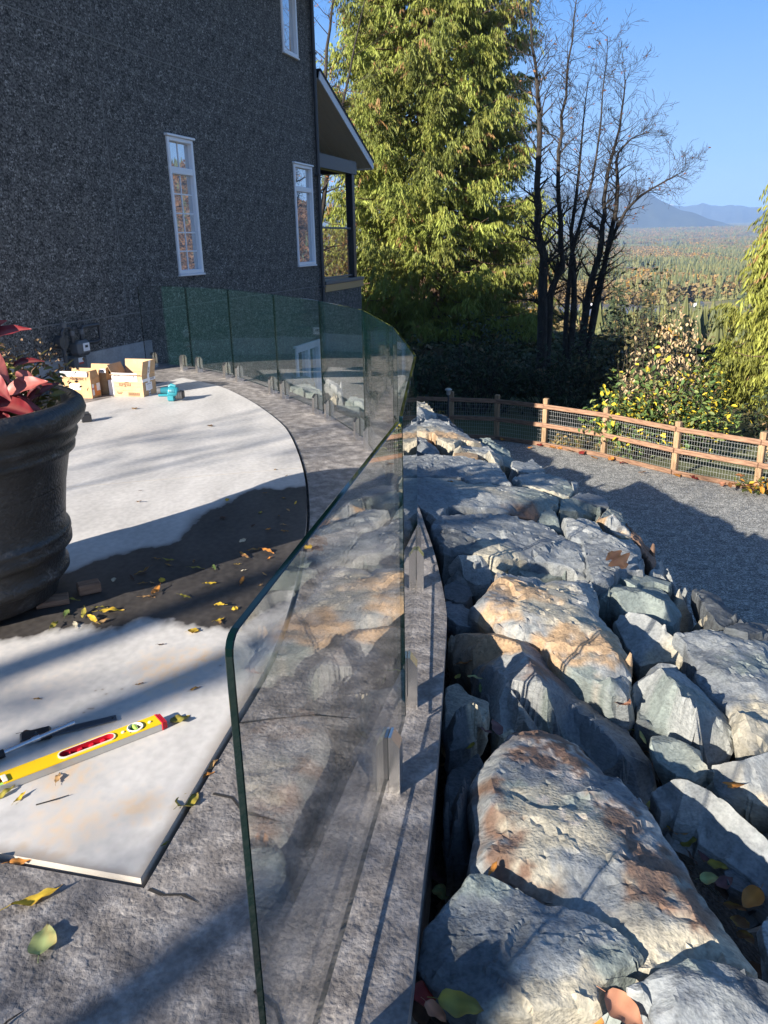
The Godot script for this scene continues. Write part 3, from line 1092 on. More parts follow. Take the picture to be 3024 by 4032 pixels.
	span(base, t, 7.33, 9.86, -2.8, 0.48, -4.4, -0.02)
	part("porch_base", base.mesh(), M["rock dash"], house)
	var deck := part("porch_deck", span_mesh(7.31, 9.95, 0.64, 0.72, -4.5, 0.04, 0.01), M["grey paint"], house)
	part("edge_board", span_mesh(7.31, 9.93, 0.485, 0.638, -0.02, 0.02), M["tan board"], deck)
	for z in [-0.12, -4.3]:
		part("porch_post", span_mesh(9.42, 9.60, 0.722, 3.32, z - 0.09, z + 0.09, 0.012), M["black paint"], house)
	part("porch_beam", span_mesh(7.31, 9.75, 3.10, 3.40, -0.22, -0.02, 0.01), M["black paint"], house)
	part("porch_beam", span_mesh(9.42, 9.60, 3.12, 3.40, -4.4, -0.222, 0.01), M["black paint"], house)
	var rail := part("porch_railing", span_mesh(7.31, 9.42, 1.85, 1.895, -0.14, -0.09, 0.006), M["grey paint"], house)
	part("glass", span_mesh(7.35, 9.40, 0.80, 1.84, -0.12, -0.11), M["clear rail glass"], rail)
	part("bottom_rail", span_mesh(7.31, 9.42, 0.76, 0.795, -0.14, -0.09, 0.006), M["grey paint"], rail)
	# sloping porch roof: boards below, shingles above, painted fascia on the rake
	var s := -0.433
	var slope := Basis(Vector3.BACK, atan(s))
	var len := 3.72
	var roofp := MB.new()
	var tp := Transform3D(slope, Vector3(7.27, 4.93, 0))
	span(roofp, tp, -0.02, len + 0.04, 0.0, 0.05, -5.0, 0.12)
	var pr := part("porch_roof", roofp.mesh(), M["roof shingle"], house)
	var fas := MB.new()
	span(fas, tp, 0.0, len, -0.17, -0.001, 0.08, 0.105)
	part("fascia", fas.mesh(), M["fascia paint"], pr)
	for i in 32:
		var b := MB.new()
		var z0 := -4.9 + i * 0.156
		span(b, tp, 0.0, len - 0.02, -0.155, -0.14, z0, z0 + 0.150, 0.004)
		part("soffit_board", b.mesh(), M["soffit board"], pr)
	var gut := MB.new()
	span(gut, tp, len - 0.005, len + 0.09, -0.16, -0.03, -5.0, 0.10, 0.02)
	part("eave_gutter", gut.mesh(), M["fascia paint"], pr)
	# gas meter
	var meter := thing("gas_meter", "grey gas meter with looped pipes on the dark house wall", "gas meter")
	meter.transform = wall_frame()
	var body := MB.new()
	span(body, t, -1.60, -1.36, 0.24, 0.43, 0.06, 0.24, 0.04)
	var bd := part("meter_body", body.mesh(), M["grey paint"], meter)
	part("dial_plate", span_mesh(-1.54, -1.42, 0.30, 0.40, 0.241, 0.252, 0.004), M["white card"], bd)
	part("dial_window", span_mesh(-1.51, -1.46, 0.345, 0.375, 0.2525, 0.256), M["black plastic"], bd)
	part("notice_label", span_mesh(-1.56, -1.47, 0.14, 0.22, 0.161, 0.165), M["white card"], bd)
	part("notice_stripe", span_mesh(-1.56, -1.47, 0.14, 0.162, 0.1655, 0.168), M["red print"], bd)
	part("meter_base", span_mesh(-1.62, -1.38, 0.05, 0.238, 0.06, 0.16, 0.02), M["grey paint"], meter)
	part("regulator", tube_mesh([Vector3(-1.78, 0.44, 0.08), Vector3(-1.78, 0.44, 0.17)], [0.085, 0.085], 16), M["dark grey paint"], meter)
	for p in [[Vector3(-1.60, 0.42, 0.15), Vector3(-1.60, 0.56, 0.15), Vector3(-1.65, 0.61, 0.15), Vector3(-1.73, 0.61, 0.15), Vector3(-1.78, 0.56, 0.15), Vector3(-1.78, 0.0, 0.15)], [Vector3(-1.42, 0.42, 0.15), Vector3(-1.42, 0.55, 0.15), Vector3(-1.38, 0.585, 0.15), Vector3(-1.07, 0.585, 0.15), Vector3(-1.05, 0.56, 0.15), Vector3(-1.05, 0.40, 0.15), Vector3(-1.10, 0.37, 0.12), Vector3(-1.28, 0.37, 0.0)]]:
		var rr := []
		for k in p.size():
			rr.append(0.025)
		part("pipe", tube_mesh(p, rr, 10), M["dark grey paint"], meter)
	for p in [Vector3(-1.60, 0.50, 0.15), Vector3(-1.42, 0.50, 0.15), Vector3(-1.73, 0.61, 0.15)]:
		part("coupling", tube_mesh([p, p + Vector3(0, 0.06, 0)], [0.038, 0.038], 8), M["grey paint"], meter)

# ---------------------------------------------------------------- glass balustrade
const SEAMS := [Vector2(-0.208,-0.903),Vector2(0.052,-2.224),Vector2(0.153,-3.551),Vector2(0.078,-4.81),Vector2(-0.132,-6.13),Vector2(-0.540,-7.233),Vector2(-1.091,-8.346),Vector2(-1.769,-9.50),Vector2(-2.446,-10.293),Vector2(-3.20,-10.80)]
const ORDINAL := ["nearest", "second", "third", "fourth", "fifth", "sixth", "seventh", "eighth", "ninth"]

func build_glass():
	var spigot: Node3D = null
	for i in SEAMS.size() - 1:
		var a: Vector2 = SEAMS[i]
		var b: Vector2 = SEAMS[i + 1]
		var d := (b - a).normalized()
		var yaw := atan2(-d.y, d.x)
		var length := a.distance_to(b) - 0.018
		var mid := (a + b) * 0.5
		var p := thing("glass_balustrade", "clear green glass balustrade panel, the %s from the camera%s" % [ORDINAL[i], [" with rounded dark edge", " seen almost edge on", "", "", "", "", "", " before the dark wall", " meeting the house wall"][i]], "glass panel", Vector3(mid.x, 0.05, mid.y), yaw, "frameless glass panels round the patio edge")
		var outline := []
		var hl := length * 0.5
		var r := 0.028
		for c in [[Vector2(hl, 0.0), 0.004, -90.0], [Vector2(hl, 1.0), r, 0.0], [Vector2(-hl, 1.0), r, 90.0], [Vector2(-hl, 0.0), 0.004, 180.0]]:
			var cc: Vector2 = c[0] + Vector2(-signf(c[0].x) * c[1], c[1] if c[0].y < 0.5 else -c[1])
			for k in 5:
				var ang := deg_to_rad(c[2] + 22.5 * k)
				outline.append(cc + Vector2(cos(ang), sin(ang)) * c[1])
		var sheet := MB.new()
		var rim := MB.new()
		var th := 0.006
		var n := outline.size()
		var ch := 0.0015
		var inner := []
		for k in n:
			inner.append((outline[k] as Vector2) * Vector2((hl - ch) / hl, 1.0) + Vector2(0, ch if outline[k].y < 0.5 else -ch))
		for s in [1.0, -1.0]:
			for k in range(1, n - 1):
				var A := Vector3(inner[0].x, inner[0].y, th * s)
				var B := Vector3(inner[k].x, inner[k].y, th * s)
				var C := Vector3(inner[k + 1].x, inner[k + 1].y, th * s)
				if s > 0:
					sheet.tri(A, B, C)
				else:
					sheet.tri(A, C, B)
		for k in n:
			var k2 := (k + 1) % n
			var o0: Vector2 = outline[k]
			var o1: Vector2 = outline[k2]
			var i0: Vector2 = inner[k]
			var i1: Vector2 = inner[k2]
			var q := th - ch
			rim.face(Vector3(o0.x, o0.y, -q), Vector3(o1.x, o1.y, -q), Vector3(o1.x, o1.y, q), Vector3(o0.x, o0.y, q), Vector3(0, 0.5, 0))
			for s in [1.0, -1.0]:
				rim.face(Vector3(o0.x, o0.y, q * s), Vector3(o1.x, o1.y, q * s), Vector3(i1.x, i1.y, th * s), Vector3(i0.x, i0.y, th * s), Vector3(0, 0.5, 0))
		part("pane", sheet.mesh(), M["pane glass"], p)
		part("polished_edge", rim.mesh(), M["glass edge"], p)
		for e in 2:
			var back := 0.17 if not (i == 0 and e == 0) else 0.09
			if i == 0 and e == 1:
				back = 0.285
			var q := b - d * back if e == 1 else a + d * back
			var o: Node3D
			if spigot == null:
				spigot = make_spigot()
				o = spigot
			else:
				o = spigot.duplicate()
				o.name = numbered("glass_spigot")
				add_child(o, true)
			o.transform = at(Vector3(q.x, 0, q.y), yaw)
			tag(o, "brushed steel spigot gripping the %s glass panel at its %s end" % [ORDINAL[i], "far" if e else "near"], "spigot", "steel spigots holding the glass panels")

func make_spigot() -> Node3D:
	var o := thing("glass_spigot", "", "")
	for s in [1.0, -1.0]:
		var b := MB.new()
		# cheek: outline in z (across the glass) and y, carried along x
		cheek(b, [Vector2(0.0075, 0.0), Vector2(0.040, 0.0), Vector2(0.040, 0.158), Vector2(0.016, 0.192), Vector2(0.0075, 0.192)], s, 0.026)
		part("cheek", b.mesh(), M["brushed steel"], o)
		part("gasket", box_mesh(at(Vector3(0, 0.12, s * 0.0068)), Vector3(0.0525, 0.14, 0.0014)), M["black rubber"], o)
	part("slot_base", box_mesh(at(Vector3(0, 0.0235, 0)), Vector3(0.0518, 0.047, 0.0148), 0.002), M["brushed steel"], o)
	part("slot_shadow", box_mesh(at(Vector3(0, 0.118, 0)), Vector3(0.0505, 0.136, 0.0119)), M["black rubber"], o)  # black block that stands in for the shade inside the slot
	return o

func cheek(b: MB, outline: Array, s: float, half: float):
	var mid := Vector3(0, 0.09, s * 0.016)
	var n := outline.size()
	for k in n:
		var p: Vector2 = outline[k]
		var q: Vector2 = outline[(k + 1) % n]
		b.face(Vector3(-half, p.y, p.x * s), Vector3(half, p.y, p.x * s), Vector3(half, q.y, q.x * s), Vector3(-half, q.y, q.x * s), mid)
	for x in [-half, half]:
		for k in range(1, n - 1):
			var A := Vector3(x, outline[0].y, outline[0].x * s)
			var B := Vector3(x, outline[k].y, outline[k].x * s)
			var C := Vector3(x, outline[k + 1].y, outline[k + 1].x * s)
			if (B - A).cross(C - A).x * x > 0.0:
				b.tri(A, B, C)
			else:
				b.tri(A, C, B)

# ---------------------------------------------------------------- fence
const POSTS := [Vector2(0.60,-17.85),Vector2(1.57,-17.60),Vector2(2.56,-17.30),Vector2(3.50,-16.60),Vector2(4.52,-15.62),Vector2(5.49,-14.28),Vector2(6.55,-13.17),Vector2(7.6,-12.10),Vector2(8.7,-11.0)]

func build_fence():
	var f := thing("wooden_fence", "low brown two rail wooden fence with wire mesh beside the gravel", "fence")
	var wood_x: Material = M["cedar wood"]
	for i in POSTS.size():
		var p: Vector2 = POSTS[i]
		var d: Vector2 = (POSTS[mini(i + 1, POSTS.size() - 1)] - POSTS[maxi(i - 1, 0)]).normalized()
		var o := part("post", box_mesh(Transform3D(), Vector3(0.105, 1.2, 0.105), 0.012), M["post wood"], f)
		o.transform = at(Vector3(p.x, -2.28 + 0.02 * sin(i * 2.3), p.y), atan2(-d.y, d.x))
	for i in POSTS.size() - 1:
		var a: Vector2 = POSTS[i]
		var b: Vector2 = POSTS[i + 1]
		var d := (b - a).normalized()
		var side := d.orthogonal()   # towards the path
		if side.dot(-a) < 0.0:
			side = -side
		var yaw := atan2(-d.y, d.x)
		var l := a.distance_to(b)
		var mid := (a + b) * 0.5
		for r in [[-1.83, 0.092, 0.040], [-2.235, 0.092, 0.040], [-2.655, 0.09, 0.035]]:
			var m2: Vector2 = mid + side * 0.074
			var o := part("rail", box_mesh(Transform3D(), Vector3(l - 0.006, r[1], r[2]), 0.008), wood_x, f)
			o.transform = at(Vector3(m2.x, r[0], m2.y), yaw)
		var w := MB.new()
		var t := at(Vector3(mid.x - side.x * 0.056, 0, mid.y - side.y * 0.056), yaw)
		var x := -l * 0.5
		while x < l * 0.5:
			w.box(t * at(Vector3(x, -2.25, 0)), Vector3(0.0024, 0.8, 0.0024))
			x += 0.052
		var y := -2.63
		while y < -1.85:
			w.box(t * at(Vector3(0, y, 0.003)), Vector3(l, 0.0024, 0.0024))
			y += 0.085
		part("wire_mesh", w.mesh(), M["wire"], f)
	var lamp := thing("solar_lamp", "small solar cap light on a stake by the shaded fence post", "lamp", Vector3(1.44, -2.69, -16.9))
	part("stake", tube_mesh([Vector3(0, 0, 0), Vector3(0, 1.08, 0)], [0.018, 0.018], 8), M["dark grey paint"], lamp)
	var cap := MB.new()
	cap.lathe([Vector2(0.03, 1.08), Vector2(0.045, 1.10), Vector2(0.05, 1.17), Vector2(0.075, 1.18), Vector2(0.075, 1.20), Vector2(0.04, 1.225), Vector2(0.0, 1.23)], 14)
	part("lamp_cap", cap.mesh(), M["aluminium"], lamp)

# ---------------------------------------------------------------- leaves
const LEAF_COLOURS := [Color(0.17, 0.085, 0.035), Color(0.55, 0.38, 0.03), Color(0.50, 0.20, 0.035), Color(0.22, 0.20, 0.035), Color(0.34, 0.40, 0.16), Color(0.40, 0.24, 0.10), Color(0.22, 0.018, 0.014), Color(0.13, 0.06, 0.065), Color(0.52, 0.24, 0.14), Color(0.06, 0.032, 0.02), Color(0.52, 0.46, 0.33), Color(0.10, 0.15, 0.04)]
const LEAF_GROUPS := ["fallen leaves on the patio", "fallen leaves among the rocks", "fallen maple leaves along the fence"]

func leaf_mesh(kind: int, colour: int, variant: int) -> ArrayMesh:
	var key := Vector3i(kind, colour, variant)
	if leaf_meshes.has(key):
		return leaf_meshes[key]
	var b := MB.new()
	b.coloured = true
	var base: Color = LEAF_COLOURS[colour]
	var curl := [0.25, 0.7, -0.35][variant] as float
	var fold := [0.25, 0.5, 0.15][variant] as float
	var n := 14
	var rows := []
	for i in n + 1:
		var t := float(i) / n
		var w := 0.0
		if kind == 0:
			w = 0.135 * pow(sin(PI * pow(t, 0.8)), 0.9)
		elif kind == 1:
			w = 0.36 * pow(sin(PI * pow(t, 0.72)), 0.8)
		else:
			w = 0.10 + 0.42 * maxf(absf(sin(PI * 2.5 * t)) * sin(PI * clampf(t * 1.02, 0, 1)), 0.25 * sin(PI * t))
		if i == n:
			w = 0.004
		var x := t - 0.5
		var y := curl * (x * x - 0.08) * 0.6 + 0.03 * sin(t * 11.0 + variant)
		var wav := 0.025 * sin(t * 17.0 + variant * 2.0)
		rows.append([Vector3(x, y + fold * w * 0.55 + wav, -w), Vector3(x, y + fold * w * 0.12, -w * 0.5), Vector3(x, y, 0), Vector3(x, y + fold * w * 0.12, w * 0.5), Vector3(x, y + fold * w * 0.55 - wav, w)])
	var N := []
	var K := []
	for i in n + 1:
		var nl := []
		var kl := []
		for k in 5:
			var dx: Vector3 = rows[mini(i + 1, n)][k] - rows[maxi(i - 1, 0)][k]
			var dz: Vector3 = rows[i][mini(k + 1, 4)] - rows[i][maxi(k - 1, 0)]
			var nn := dz.cross(dx).normalized()
			nl.append(nn if nn.y > 0.0 else -nn)
			var t := float(i) / n
			var c := base * (0.92 + 0.14 * sin(t * 5.0 + k + variant))
			if k == 2:
				c = c.lerp(base * 1.5, 0.45)
			if k == 0 or k == 4:
				c = c.lerp(LEAF_COLOURS[0], 0.22)
			c = c.lerp(LEAF_COLOURS[(colour + 1) % 3] if colour < 6 else base * 0.6, clampf(0.55 * sin(t * 4.1 + k * 1.1 + variant * 2.0) - 0.2, 0.0, 0.4))
			if t > 0.8 and colour != 9:
				c = c.lerp(Color(0.14, 0.07, 0.035), (t - 0.8) * 3.0)
			c.a = 1.0
			kl.append(c)
		N.append(nl)
		K.append(kl)
	for i in n:
		for k in 4:
			for q in [[0, 0, 0, 1, 1, 1], [0, 0, 1, 1, 1, 0]]:
				for w in [0, 4, 2]:
					b.col = K[i + q[w]][k + q[w + 1]]
					b.put(rows[i + q[w]][k + q[w + 1]], N[i + q[w]][k + q[w + 1]])
	b.col = base * 0.7
	b.tube([Vector3(-0.72, curl * 0.12, 0.03), Vector3(-0.6, curl * 0.1, 0.0), rows[0][2]], [0.010, 0.009, 0.008], 5)
	leaf_meshes[key] = b.mesh()
	return leaf_meshes[key]

func fallen(x: float, y: float, z: float, cm: float, kind: int, colour: int, yaw: float, tilt: float, label: String, group: int):
	var variant := rng.randi() % 3
	var s := cm * 0.0085
	var bs := Basis(Vector3.UP, deg_to_rad(yaw)) * Basis(Vector3(rng.randf() - 0.5, 0, rng.randf() - 0.5).normalized(), deg_to_rad(tilt)) * Basis().scaled(Vector3(s, s, s))
	var lift := s * 0.04 + s * 0.36 * sin(deg_to_rad(tilt))
	single("fallen_leaf", leaf_mesh(kind, colour, variant), M["leaf"], label, "leaf", Transform3D(bs, Vector3(x, y + lift * 0.8, z)), LEAF_GROUPS[group])

# ---------------------------------------------------------------- planter
func blade(b: MB, length: float, width: float, fold: float, droop: float, base: Color, tip: Color, ruffle := 0.0):   # leaf from the origin along +x, upper side +y
	var n := 14
	var rows := []
	for i in n + 1:
		var t := float(i) / n
		var w := width * 0.5 * pow(sin(PI * pow(t, 0.75)), 0.85) if i > 0 and i < n else 0.002
		var x := length * t
		var y := -droop * length * t * t
		var rf := ruffle * width * sin(t * 20.0)
		rows.append([Vector3(x - 0.12 * w, y + fold * w + rf, -w), Vector3(x, y + fold * w * 0.42, -w * 0.5), Vector3(x, y, 0), Vector3(x, y + fold * w * 0.42, w * 0.5), Vector3(x - 0.12 * w, y + fold * w - rf, w)])
	var N := []
	var K := []
	for i in n + 1:
		var nl := []
		var kl := []
		for k in 5:
			var dx: Vector3 = rows[mini(i + 1, n)][k] - rows[maxi(i - 1, 0)][k]
			var dz: Vector3 = rows[i][mini(k + 1, 4)] - rows[i][maxi(k - 1, 0)]
			var nn := dz.cross(dx).normalized()
			nl.append(nn if nn.y > 0.0 else -nn)
			var c := base.lerp(tip, float(i) / n) * (0.92 + 0.22 * (i % 2) * (1.0 if k in [1, 3] else 0.3))
			if k == 2:
				c = c.lerp(Color(0.5, 0.2, 0.16), 0.3)
			c.a = 1.0
			kl.append(c)
		N.append(nl)
		K.append(kl)
	for i in n:
		for k in 4:
			for q in [[0, 0, 0, 1, 1, 1], [0, 0, 1, 1, 1, 0]]:
				for w in [0, 4, 2]:
					b.col = K[i + q[w]][k + q[w + 1]]
					b.put(rows[i + q[w]][k + q[w + 1]], N[i + q[w]][k + q[w + 1]])

func build_planter():
	var c := Vector3(-1.845, 0.012, -3.265)
	var pot := thing("planter", "big ribbed black clay planter at the left edge of the patio", "planter", c)
	var b := MB.new()
	b.lathe([Vector2(0.0, 0.028), Vector2(0.315, 0.028), Vector2(0.335, 0.034), Vector2(0.345, 0.06), Vector2(0.36, 0.11), Vector2(0.385, 0.122), Vector2(0.402, 0.142), Vector2(0.402, 0.168), Vector2(0.390, 0.185), Vector2(0.396, 0.235), Vector2(0.412, 0.248), Vector2(0.432, 0.268), Vector2(0.434, 0.292), Vector2(0.424, 0.312), Vector2(0.436, 0.325), Vector2(0.434, 0.342), Vector2(0.418, 0.356), Vector2(0.426, 0.42), Vector2(0.446, 0.55), Vector2(0.474, 0.668), Vector2(0.50, 0.69), Vector2(0.504, 0.712), Vector2(0.494, 0.728), Vector2(0.514, 0.742), Vector2(0.522, 0.765), Vector2(0.512, 0.784), Vector2(0.530, 0.80), Vector2(0.556, 0.825), Vector2(0.568, 0.86), Vector2(0.560, 0.895), Vector2(0.538, 0.915), Vector2(0.514, 0.913), Vector2(0.498, 0.895), Vector2(0.488, 0.86), Vector2(0.474, 0.76), Vector2(0.46, 0.70)], 72, Transform3D(), 0.004)
	part("pot_body", b.mesh(), M["weathered black clay"], pot)
	b = MB.new()
	var rows := []
	for j in 9:
		var line := []
		for k in 33:
			var a := TAU * k / 32.0
			var r := 0.484 * j / 8.0
			line.append(Vector3(cos(a) * r, 0.79 + 0.02 * land_noise.get_noise_2d(cos(a) * r * 400.0, sin(a) * r * 400.0), sin(a) * r))
		rows.append(line)
	part("soil", strip(rows).mesh(), M["potting soil"], pot)
	for k in 3:
		var q := Vector3(cos(0.35 + k * 2.1) * 0.36, 0.013, -sin(-0.05 + k * 2.1) * 0.36)
		part("foot_block", box_mesh(at(q, 0.4 + k), Vector3(0.14, 0.026, 0.09), 0.004), M["cedar wood"], pot)
	# red leaved plant
	var red := thing("red_plant", "red leaved potted plant with big pointed pink and crimson leaves", "plant", c + Vector3(0.09, 0.79, 0.04))
	var reds := [[Color(0.22, 0.018, 0.022), Color(0.29, 0.05, 0.045)], [Color(0.13, 0.008, 0.013), Color(0.18, 0.016, 0.021)], [Color(0.36, 0.12, 0.10), Color(0.28, 0.06, 0.052)], [Color(0.42, 0.14, 0.05), Color(0.30, 0.06, 0.03)], [Color(0.08, 0.007, 0.010), Color(0.12, 0.012, 0.014)]]
	var stems := [[Vector3(0.10, 0, 0.06), Vector3(0.14, 0.2, 0.05), Vector3(0.20, 0.38, 0.02)], [Vector3(-0.02, 0, 0.1), Vector3(0.04, 0.3, 0.08), Vector3(0.08, 0.62, 0.03)], [Vector3(0.22, 0, -0.05), Vector3(0.3, 0.12, -0.03), Vector3(0.36, 0.2, 0.0)], [Vector3(-0.14, 0, 0.0), Vector3(-0.2, 0.3, 0.0), Vector3(-0.24, 0.55, -0.04)]]
	for s in stems:
		part("stem", tube_mesh(s, [0.011, 0.009, 0.006], 7), M["cedar bark"], red)
	# base point, length, width, yaw, pitch, colour, droop
	for l in [[Vector3(0.02, 0.66, 0.05), 0.17, 0.11, 35, 40, 0, 0.3], [Vector3(0.03, 0.64, 0.04), 0.17, 0.085, -8, 18, 1, 0.35], [Vector3(0.02, 0.60, 0.04), 0.16, 0.10, 150, 35, 0, 0.3], [Vector3(-0.02, 0.66, 0.05), 0.14, 0.09, 250, 10, 2, 0.5], [Vector3(0.19, 0.38, 0.02), 0.19, 0.095, 12, 34, 1, 0.4], [Vector3(0.17, 0.40, 0.05), 0.15, 0.075, 270, -35, 2, 0.3], [Vector3(0.10, 0.42, 0.06), 0.17, 0.085, 215, -20, 1, 0.4], [Vector3(0.18, 0.34, 0.06), 0.14, 0.09, -35, 5, 2, 0.7], [Vector3(0.05, 0.40, 0.08), 0.15, 0.085, 255, -50, 2, 0.2], [Vector3(0.24, 0.18, 0.05), 0.20, 0.10, 5, 22, 2, 0.15], [Vector3(0.20, 0.14, 0.08), 0.20, 0.115, -14, 6, 1, 0.25], [Vector3(0.14, 0.22, 0.08), 0.17, 0.09, 265, -40, 1, 0.2], [Vector3(0.03, 0.18, 0.12), 0.16, 0.085, 240, -45, 2, 0.2], [Vector3(0.10, 0.10, 0.14), 0.21, 0.13, -25, 8, 3, 0.35], [Vector3(0.26, 0.28, 0.0), 0.13, 0.06, 20, 12, 4, 0.3], [Vector3(0.28, 0.26, 0.03), 0.12, 0.06, -20, -20, 2, 0.3], [Vector3(-0.04, 0.34, 0.1), 0.16, 0.09, 200, 10, 0, 0.4], [Vector3(-0.22, 0.52, -0.02), 0.18, 0.10, 120, 30, 0, 0.4], [Vector3(-0.22, 0.50, 0.0), 0.18, 0.10, 250, 10, 1, 0.4], [Vector3(-0.20, 0.36, 0.02), 0.17, 0.09, 200, 0, 2, 0.4], [Vector3(0.06, 0.50, 0.06), 0.15, 0.08, 300, 5, 0, 0.4], [Vector3(0.30, 0.14, 0.0), 0.15, 0.08, 40, 20, 4, 0.3], [Vector3(0.0, 0.48, 0.08), 0.15, 0.085, 185, -25, 2, 0.4], [Vector3(0.12, 0.30, 0.08), 0.13, 0.07, 320, -30, 0, 0.4]]:
		b = MB.new()
		b.coloured = true
		blade(b, l[1] * 0.9, l[2] * 0.9, 0.38, l[6], reds[l[5]][0], reds[l[5]][1], 0.03)
		var o := part("leaf", b.mesh(), M["petal"], red)
		o.transform = Transform3D(Basis(Vector3.RIGHT, 0.6) * Basis(Vector3.UP, deg_to_rad(l[3])) * Basis(Vector3.BACK, deg_to_rad(l[4])) * Basis(Vector3.RIGHT, rng.randf_range(-0.3, 0.3)), l[0])
	for k in 80:
		var y := rng.randf_range(0.08, 0.70)
		var side := rng.randf_range(-0.26, 0.30 - 0.32 * (y - 0.1))
		b = MB.new()
		b.coloured = true
		var tint: Array = reds[[0, 0, 1, 1, 2, 4][k % 6]]
		blade(b, rng.randf_range(0.09, 0.145), rng.randf_range(0.055, 0.085), 0.3, rng.randf_range(0.2, 0.6), tint[0], tint[1], 0.03)
		var o := part("leaf", b.mesh(), M["petal"], red)
		o.transform = Transform3D(Basis(Vector3.RIGHT, 0.75) * Basis(Vector3.UP, rng.randf_range(-0.9, 0.9) + (0.0 if rng.randf() < 0.6 else -1.9)) * Basis(Vector3.BACK, rng.randf_range(-0.6, 0.6)) * Basis(Vector3.RIGHT, rng.randf_range(-0.4, 0.4)), Vector3(side, y, rng.randf_range(-0.02, 0.12)))
	# faded bushy plant behind it
	var bush := thing("faded_bush", "bushy plant with faded brown flower heads behind the red leaves", "plant", c + Vector3(0.17, 0.77, -0.27))
	var leafs := []
	var tints := []
	for i in 24:
		var tip := Vector3(rng.randf_range(-0.30, 0.30), rng.randf_range(0.12, 0.36), rng.randf_range(-0.13, 0.13))
		part("stem", tube_mesh([Vector3(tip.x * 0.3, 0, tip.z * 0.3), tip * 0.6 + Vector3(0, 0.05, 0), tip], [0.005, 0.004, 0.003], 5), M["cedar bark"], bush)
		for k in 26:
			var p := tip + Vector3(rng.randfn(), rng.randfn() * 0.7, rng.randfn()) * 0.042
			leafs.append(Transform3D(Basis.from_euler(Vector3(rng.randf() * TAU, rng.randf() * TAU, rng.randf() * TAU)).scaled(Vector3.ONE * rng.randf_range(0.012, 0.024)), p))
			tints.append(Color(0.17, 0.085, 0.05).lerp(Color(0.25, 0.17, 0.085), rng.randf()))
		for k in 22:
			var p := tip * rng.randf_range(0.3, 0.95) + Vector3(rng.randfn(), rng.randfn(), rng.randfn()) * 0.03
			leafs.append(Transform3D(Basis.from_euler(Vector3(rng.randf_range(-0.6, 0.6), rng.randf() * TAU, rng.randf_range(-0.6, 0.6))).scaled(Vector3.ONE * rng.randf_range(0.035, 0.07)), p))
			tints.append(Color(0.15, 0.16, 0.04).lerp(Color(0.26, 0.22, 0.06), rng.randf()))
	swarm("small_leaves", plain_leaf(), M["leaf"], leafs, tints, bush)
	single("brick", box_mesh(Transform3D(), Vector3(0.10, 0.05, 0.07), 0.006), M["cedar wood"], "brown wooden block lying at the foot of the planter among leaves", "wood block", at(Vector3(-1.38, 0.038, -3.36), 0.5))

func plain_leaf() -> ArrayMesh:   # 1 m long, white, tinted per copy
	var b := MB.new()
	b.coloured = true
	for s in [1.0, -1.0]:
		b.face(Vector3(-0.5, 0, 0), Vector3(-0.15, 0.08, 0.26 * s), Vector3(0.2, 0.06, 0.22 * s), Vector3(0.5, -0.05, 0), Vector3(0, -1, 0))
	return b.mesh()

# ---------------------------------------------------------------- boxes and tools
func text_on(parent: Node3D, words: String, t: Transform3D, height: float, ink: String, called := "print"):
	var m := TextMesh.new()
	var f := SystemFont.new()
	f.font_names = PackedStringArray(["Droid Sans"])
	f.font_weight = 700
	m.font = f
	m.text = words
	m.font_size = 64
	m.pixel_size = height / 46.0
	m.depth = 0.0008
	m.curve_step = 1.0
	var o := part(called, m, M[ink], parent)
	o.transform = t

func carton(label: String, corner: Vector3, along: Vector3, w: float, d: float, h: float, flaps: Array, material: String) -> Node3D:
	# corner: foot of the front left corner; along: the front's direction
	var x := along.normalized()
	var z := x.cross(Vector3.UP).normalized()   # towards the viewer
	var o := thing("cardboard_box", label, "box", Vector3.ZERO, 0.0, "open cardboard boxes at the slab end")
	o.transform = Transform3D(Basis(x, Vector3.UP, z), corner)
	var th := 0.005
	part("front_side", span_mesh(0, w, 0, h, -th, 0, 0.001), M[material], o)
	part("back_side", span_mesh(0, w, 0, h, -d, -d + th, 0.001), M[material], o)
	part("left_side", span_mesh(0, th, 0, h, -d + th, -th, 0.001), M[material], o)
	part("right_side", span_mesh(w - th, w, 0, h, -d + th, -th, 0.001), M[material], o)
	part("bottom", span_mesh(th, w - th, 0.002, 0.006, -d + th, -th), M["carton inside"], o)
	for fl in flaps:   # side, length, angle from upright outwards
		var b := MB.new()
		var t: Transform3D
		var a := deg_to_rad(fl[2])
		var wide := w if fl[0] in ["front", "back"] else d
		if fl[0] == "front":
			t = Transform3D(Basis(Vector3.RIGHT, a), Vector3(w * 0.5, h, -th * 0.5))
		elif fl[0] == "back":
			t = Transform3D(Basis(Vector3.RIGHT, -a), Vector3(w * 0.5, h, -d + th * 0.5))
		elif fl[0] == "right":
			t = Transform3D(Basis(Vector3.BACK, -a) * Basis(Vector3.UP, PI / 2), Vector3(w - th * 0.5, h, -d * 0.5))
		else:
			t = Transform3D(Basis(Vector3.BACK, a) * Basis(Vector3.UP, PI / 2), Vector3(th * 0.5, h, -d * 0.5))
		b.box(t * Transform3D(Basis(), Vector3(0, fl[1] * 0.5 + 0.001, 0)), Vector3(wide - 0.004, fl[1], th * 0.8), 0.001)
		part("flap", b.mesh(), M[material], o)
	return o

func upside(x: float, y: float, z := 0.002) -> Transform3D:   # lettering stood on its head on the front
	return Transform3D(Basis(Vector3.BACK, PI), Vector3(x, y, z))

func side_face(w: float, y: float, z: float, turned := 0.0) -> Transform3D:
	return Transform3D(Basis(Vector3.UP, PI / 2) * Basis(Vector3.BACK, turned), Vector3(w + 0.002, y, z))

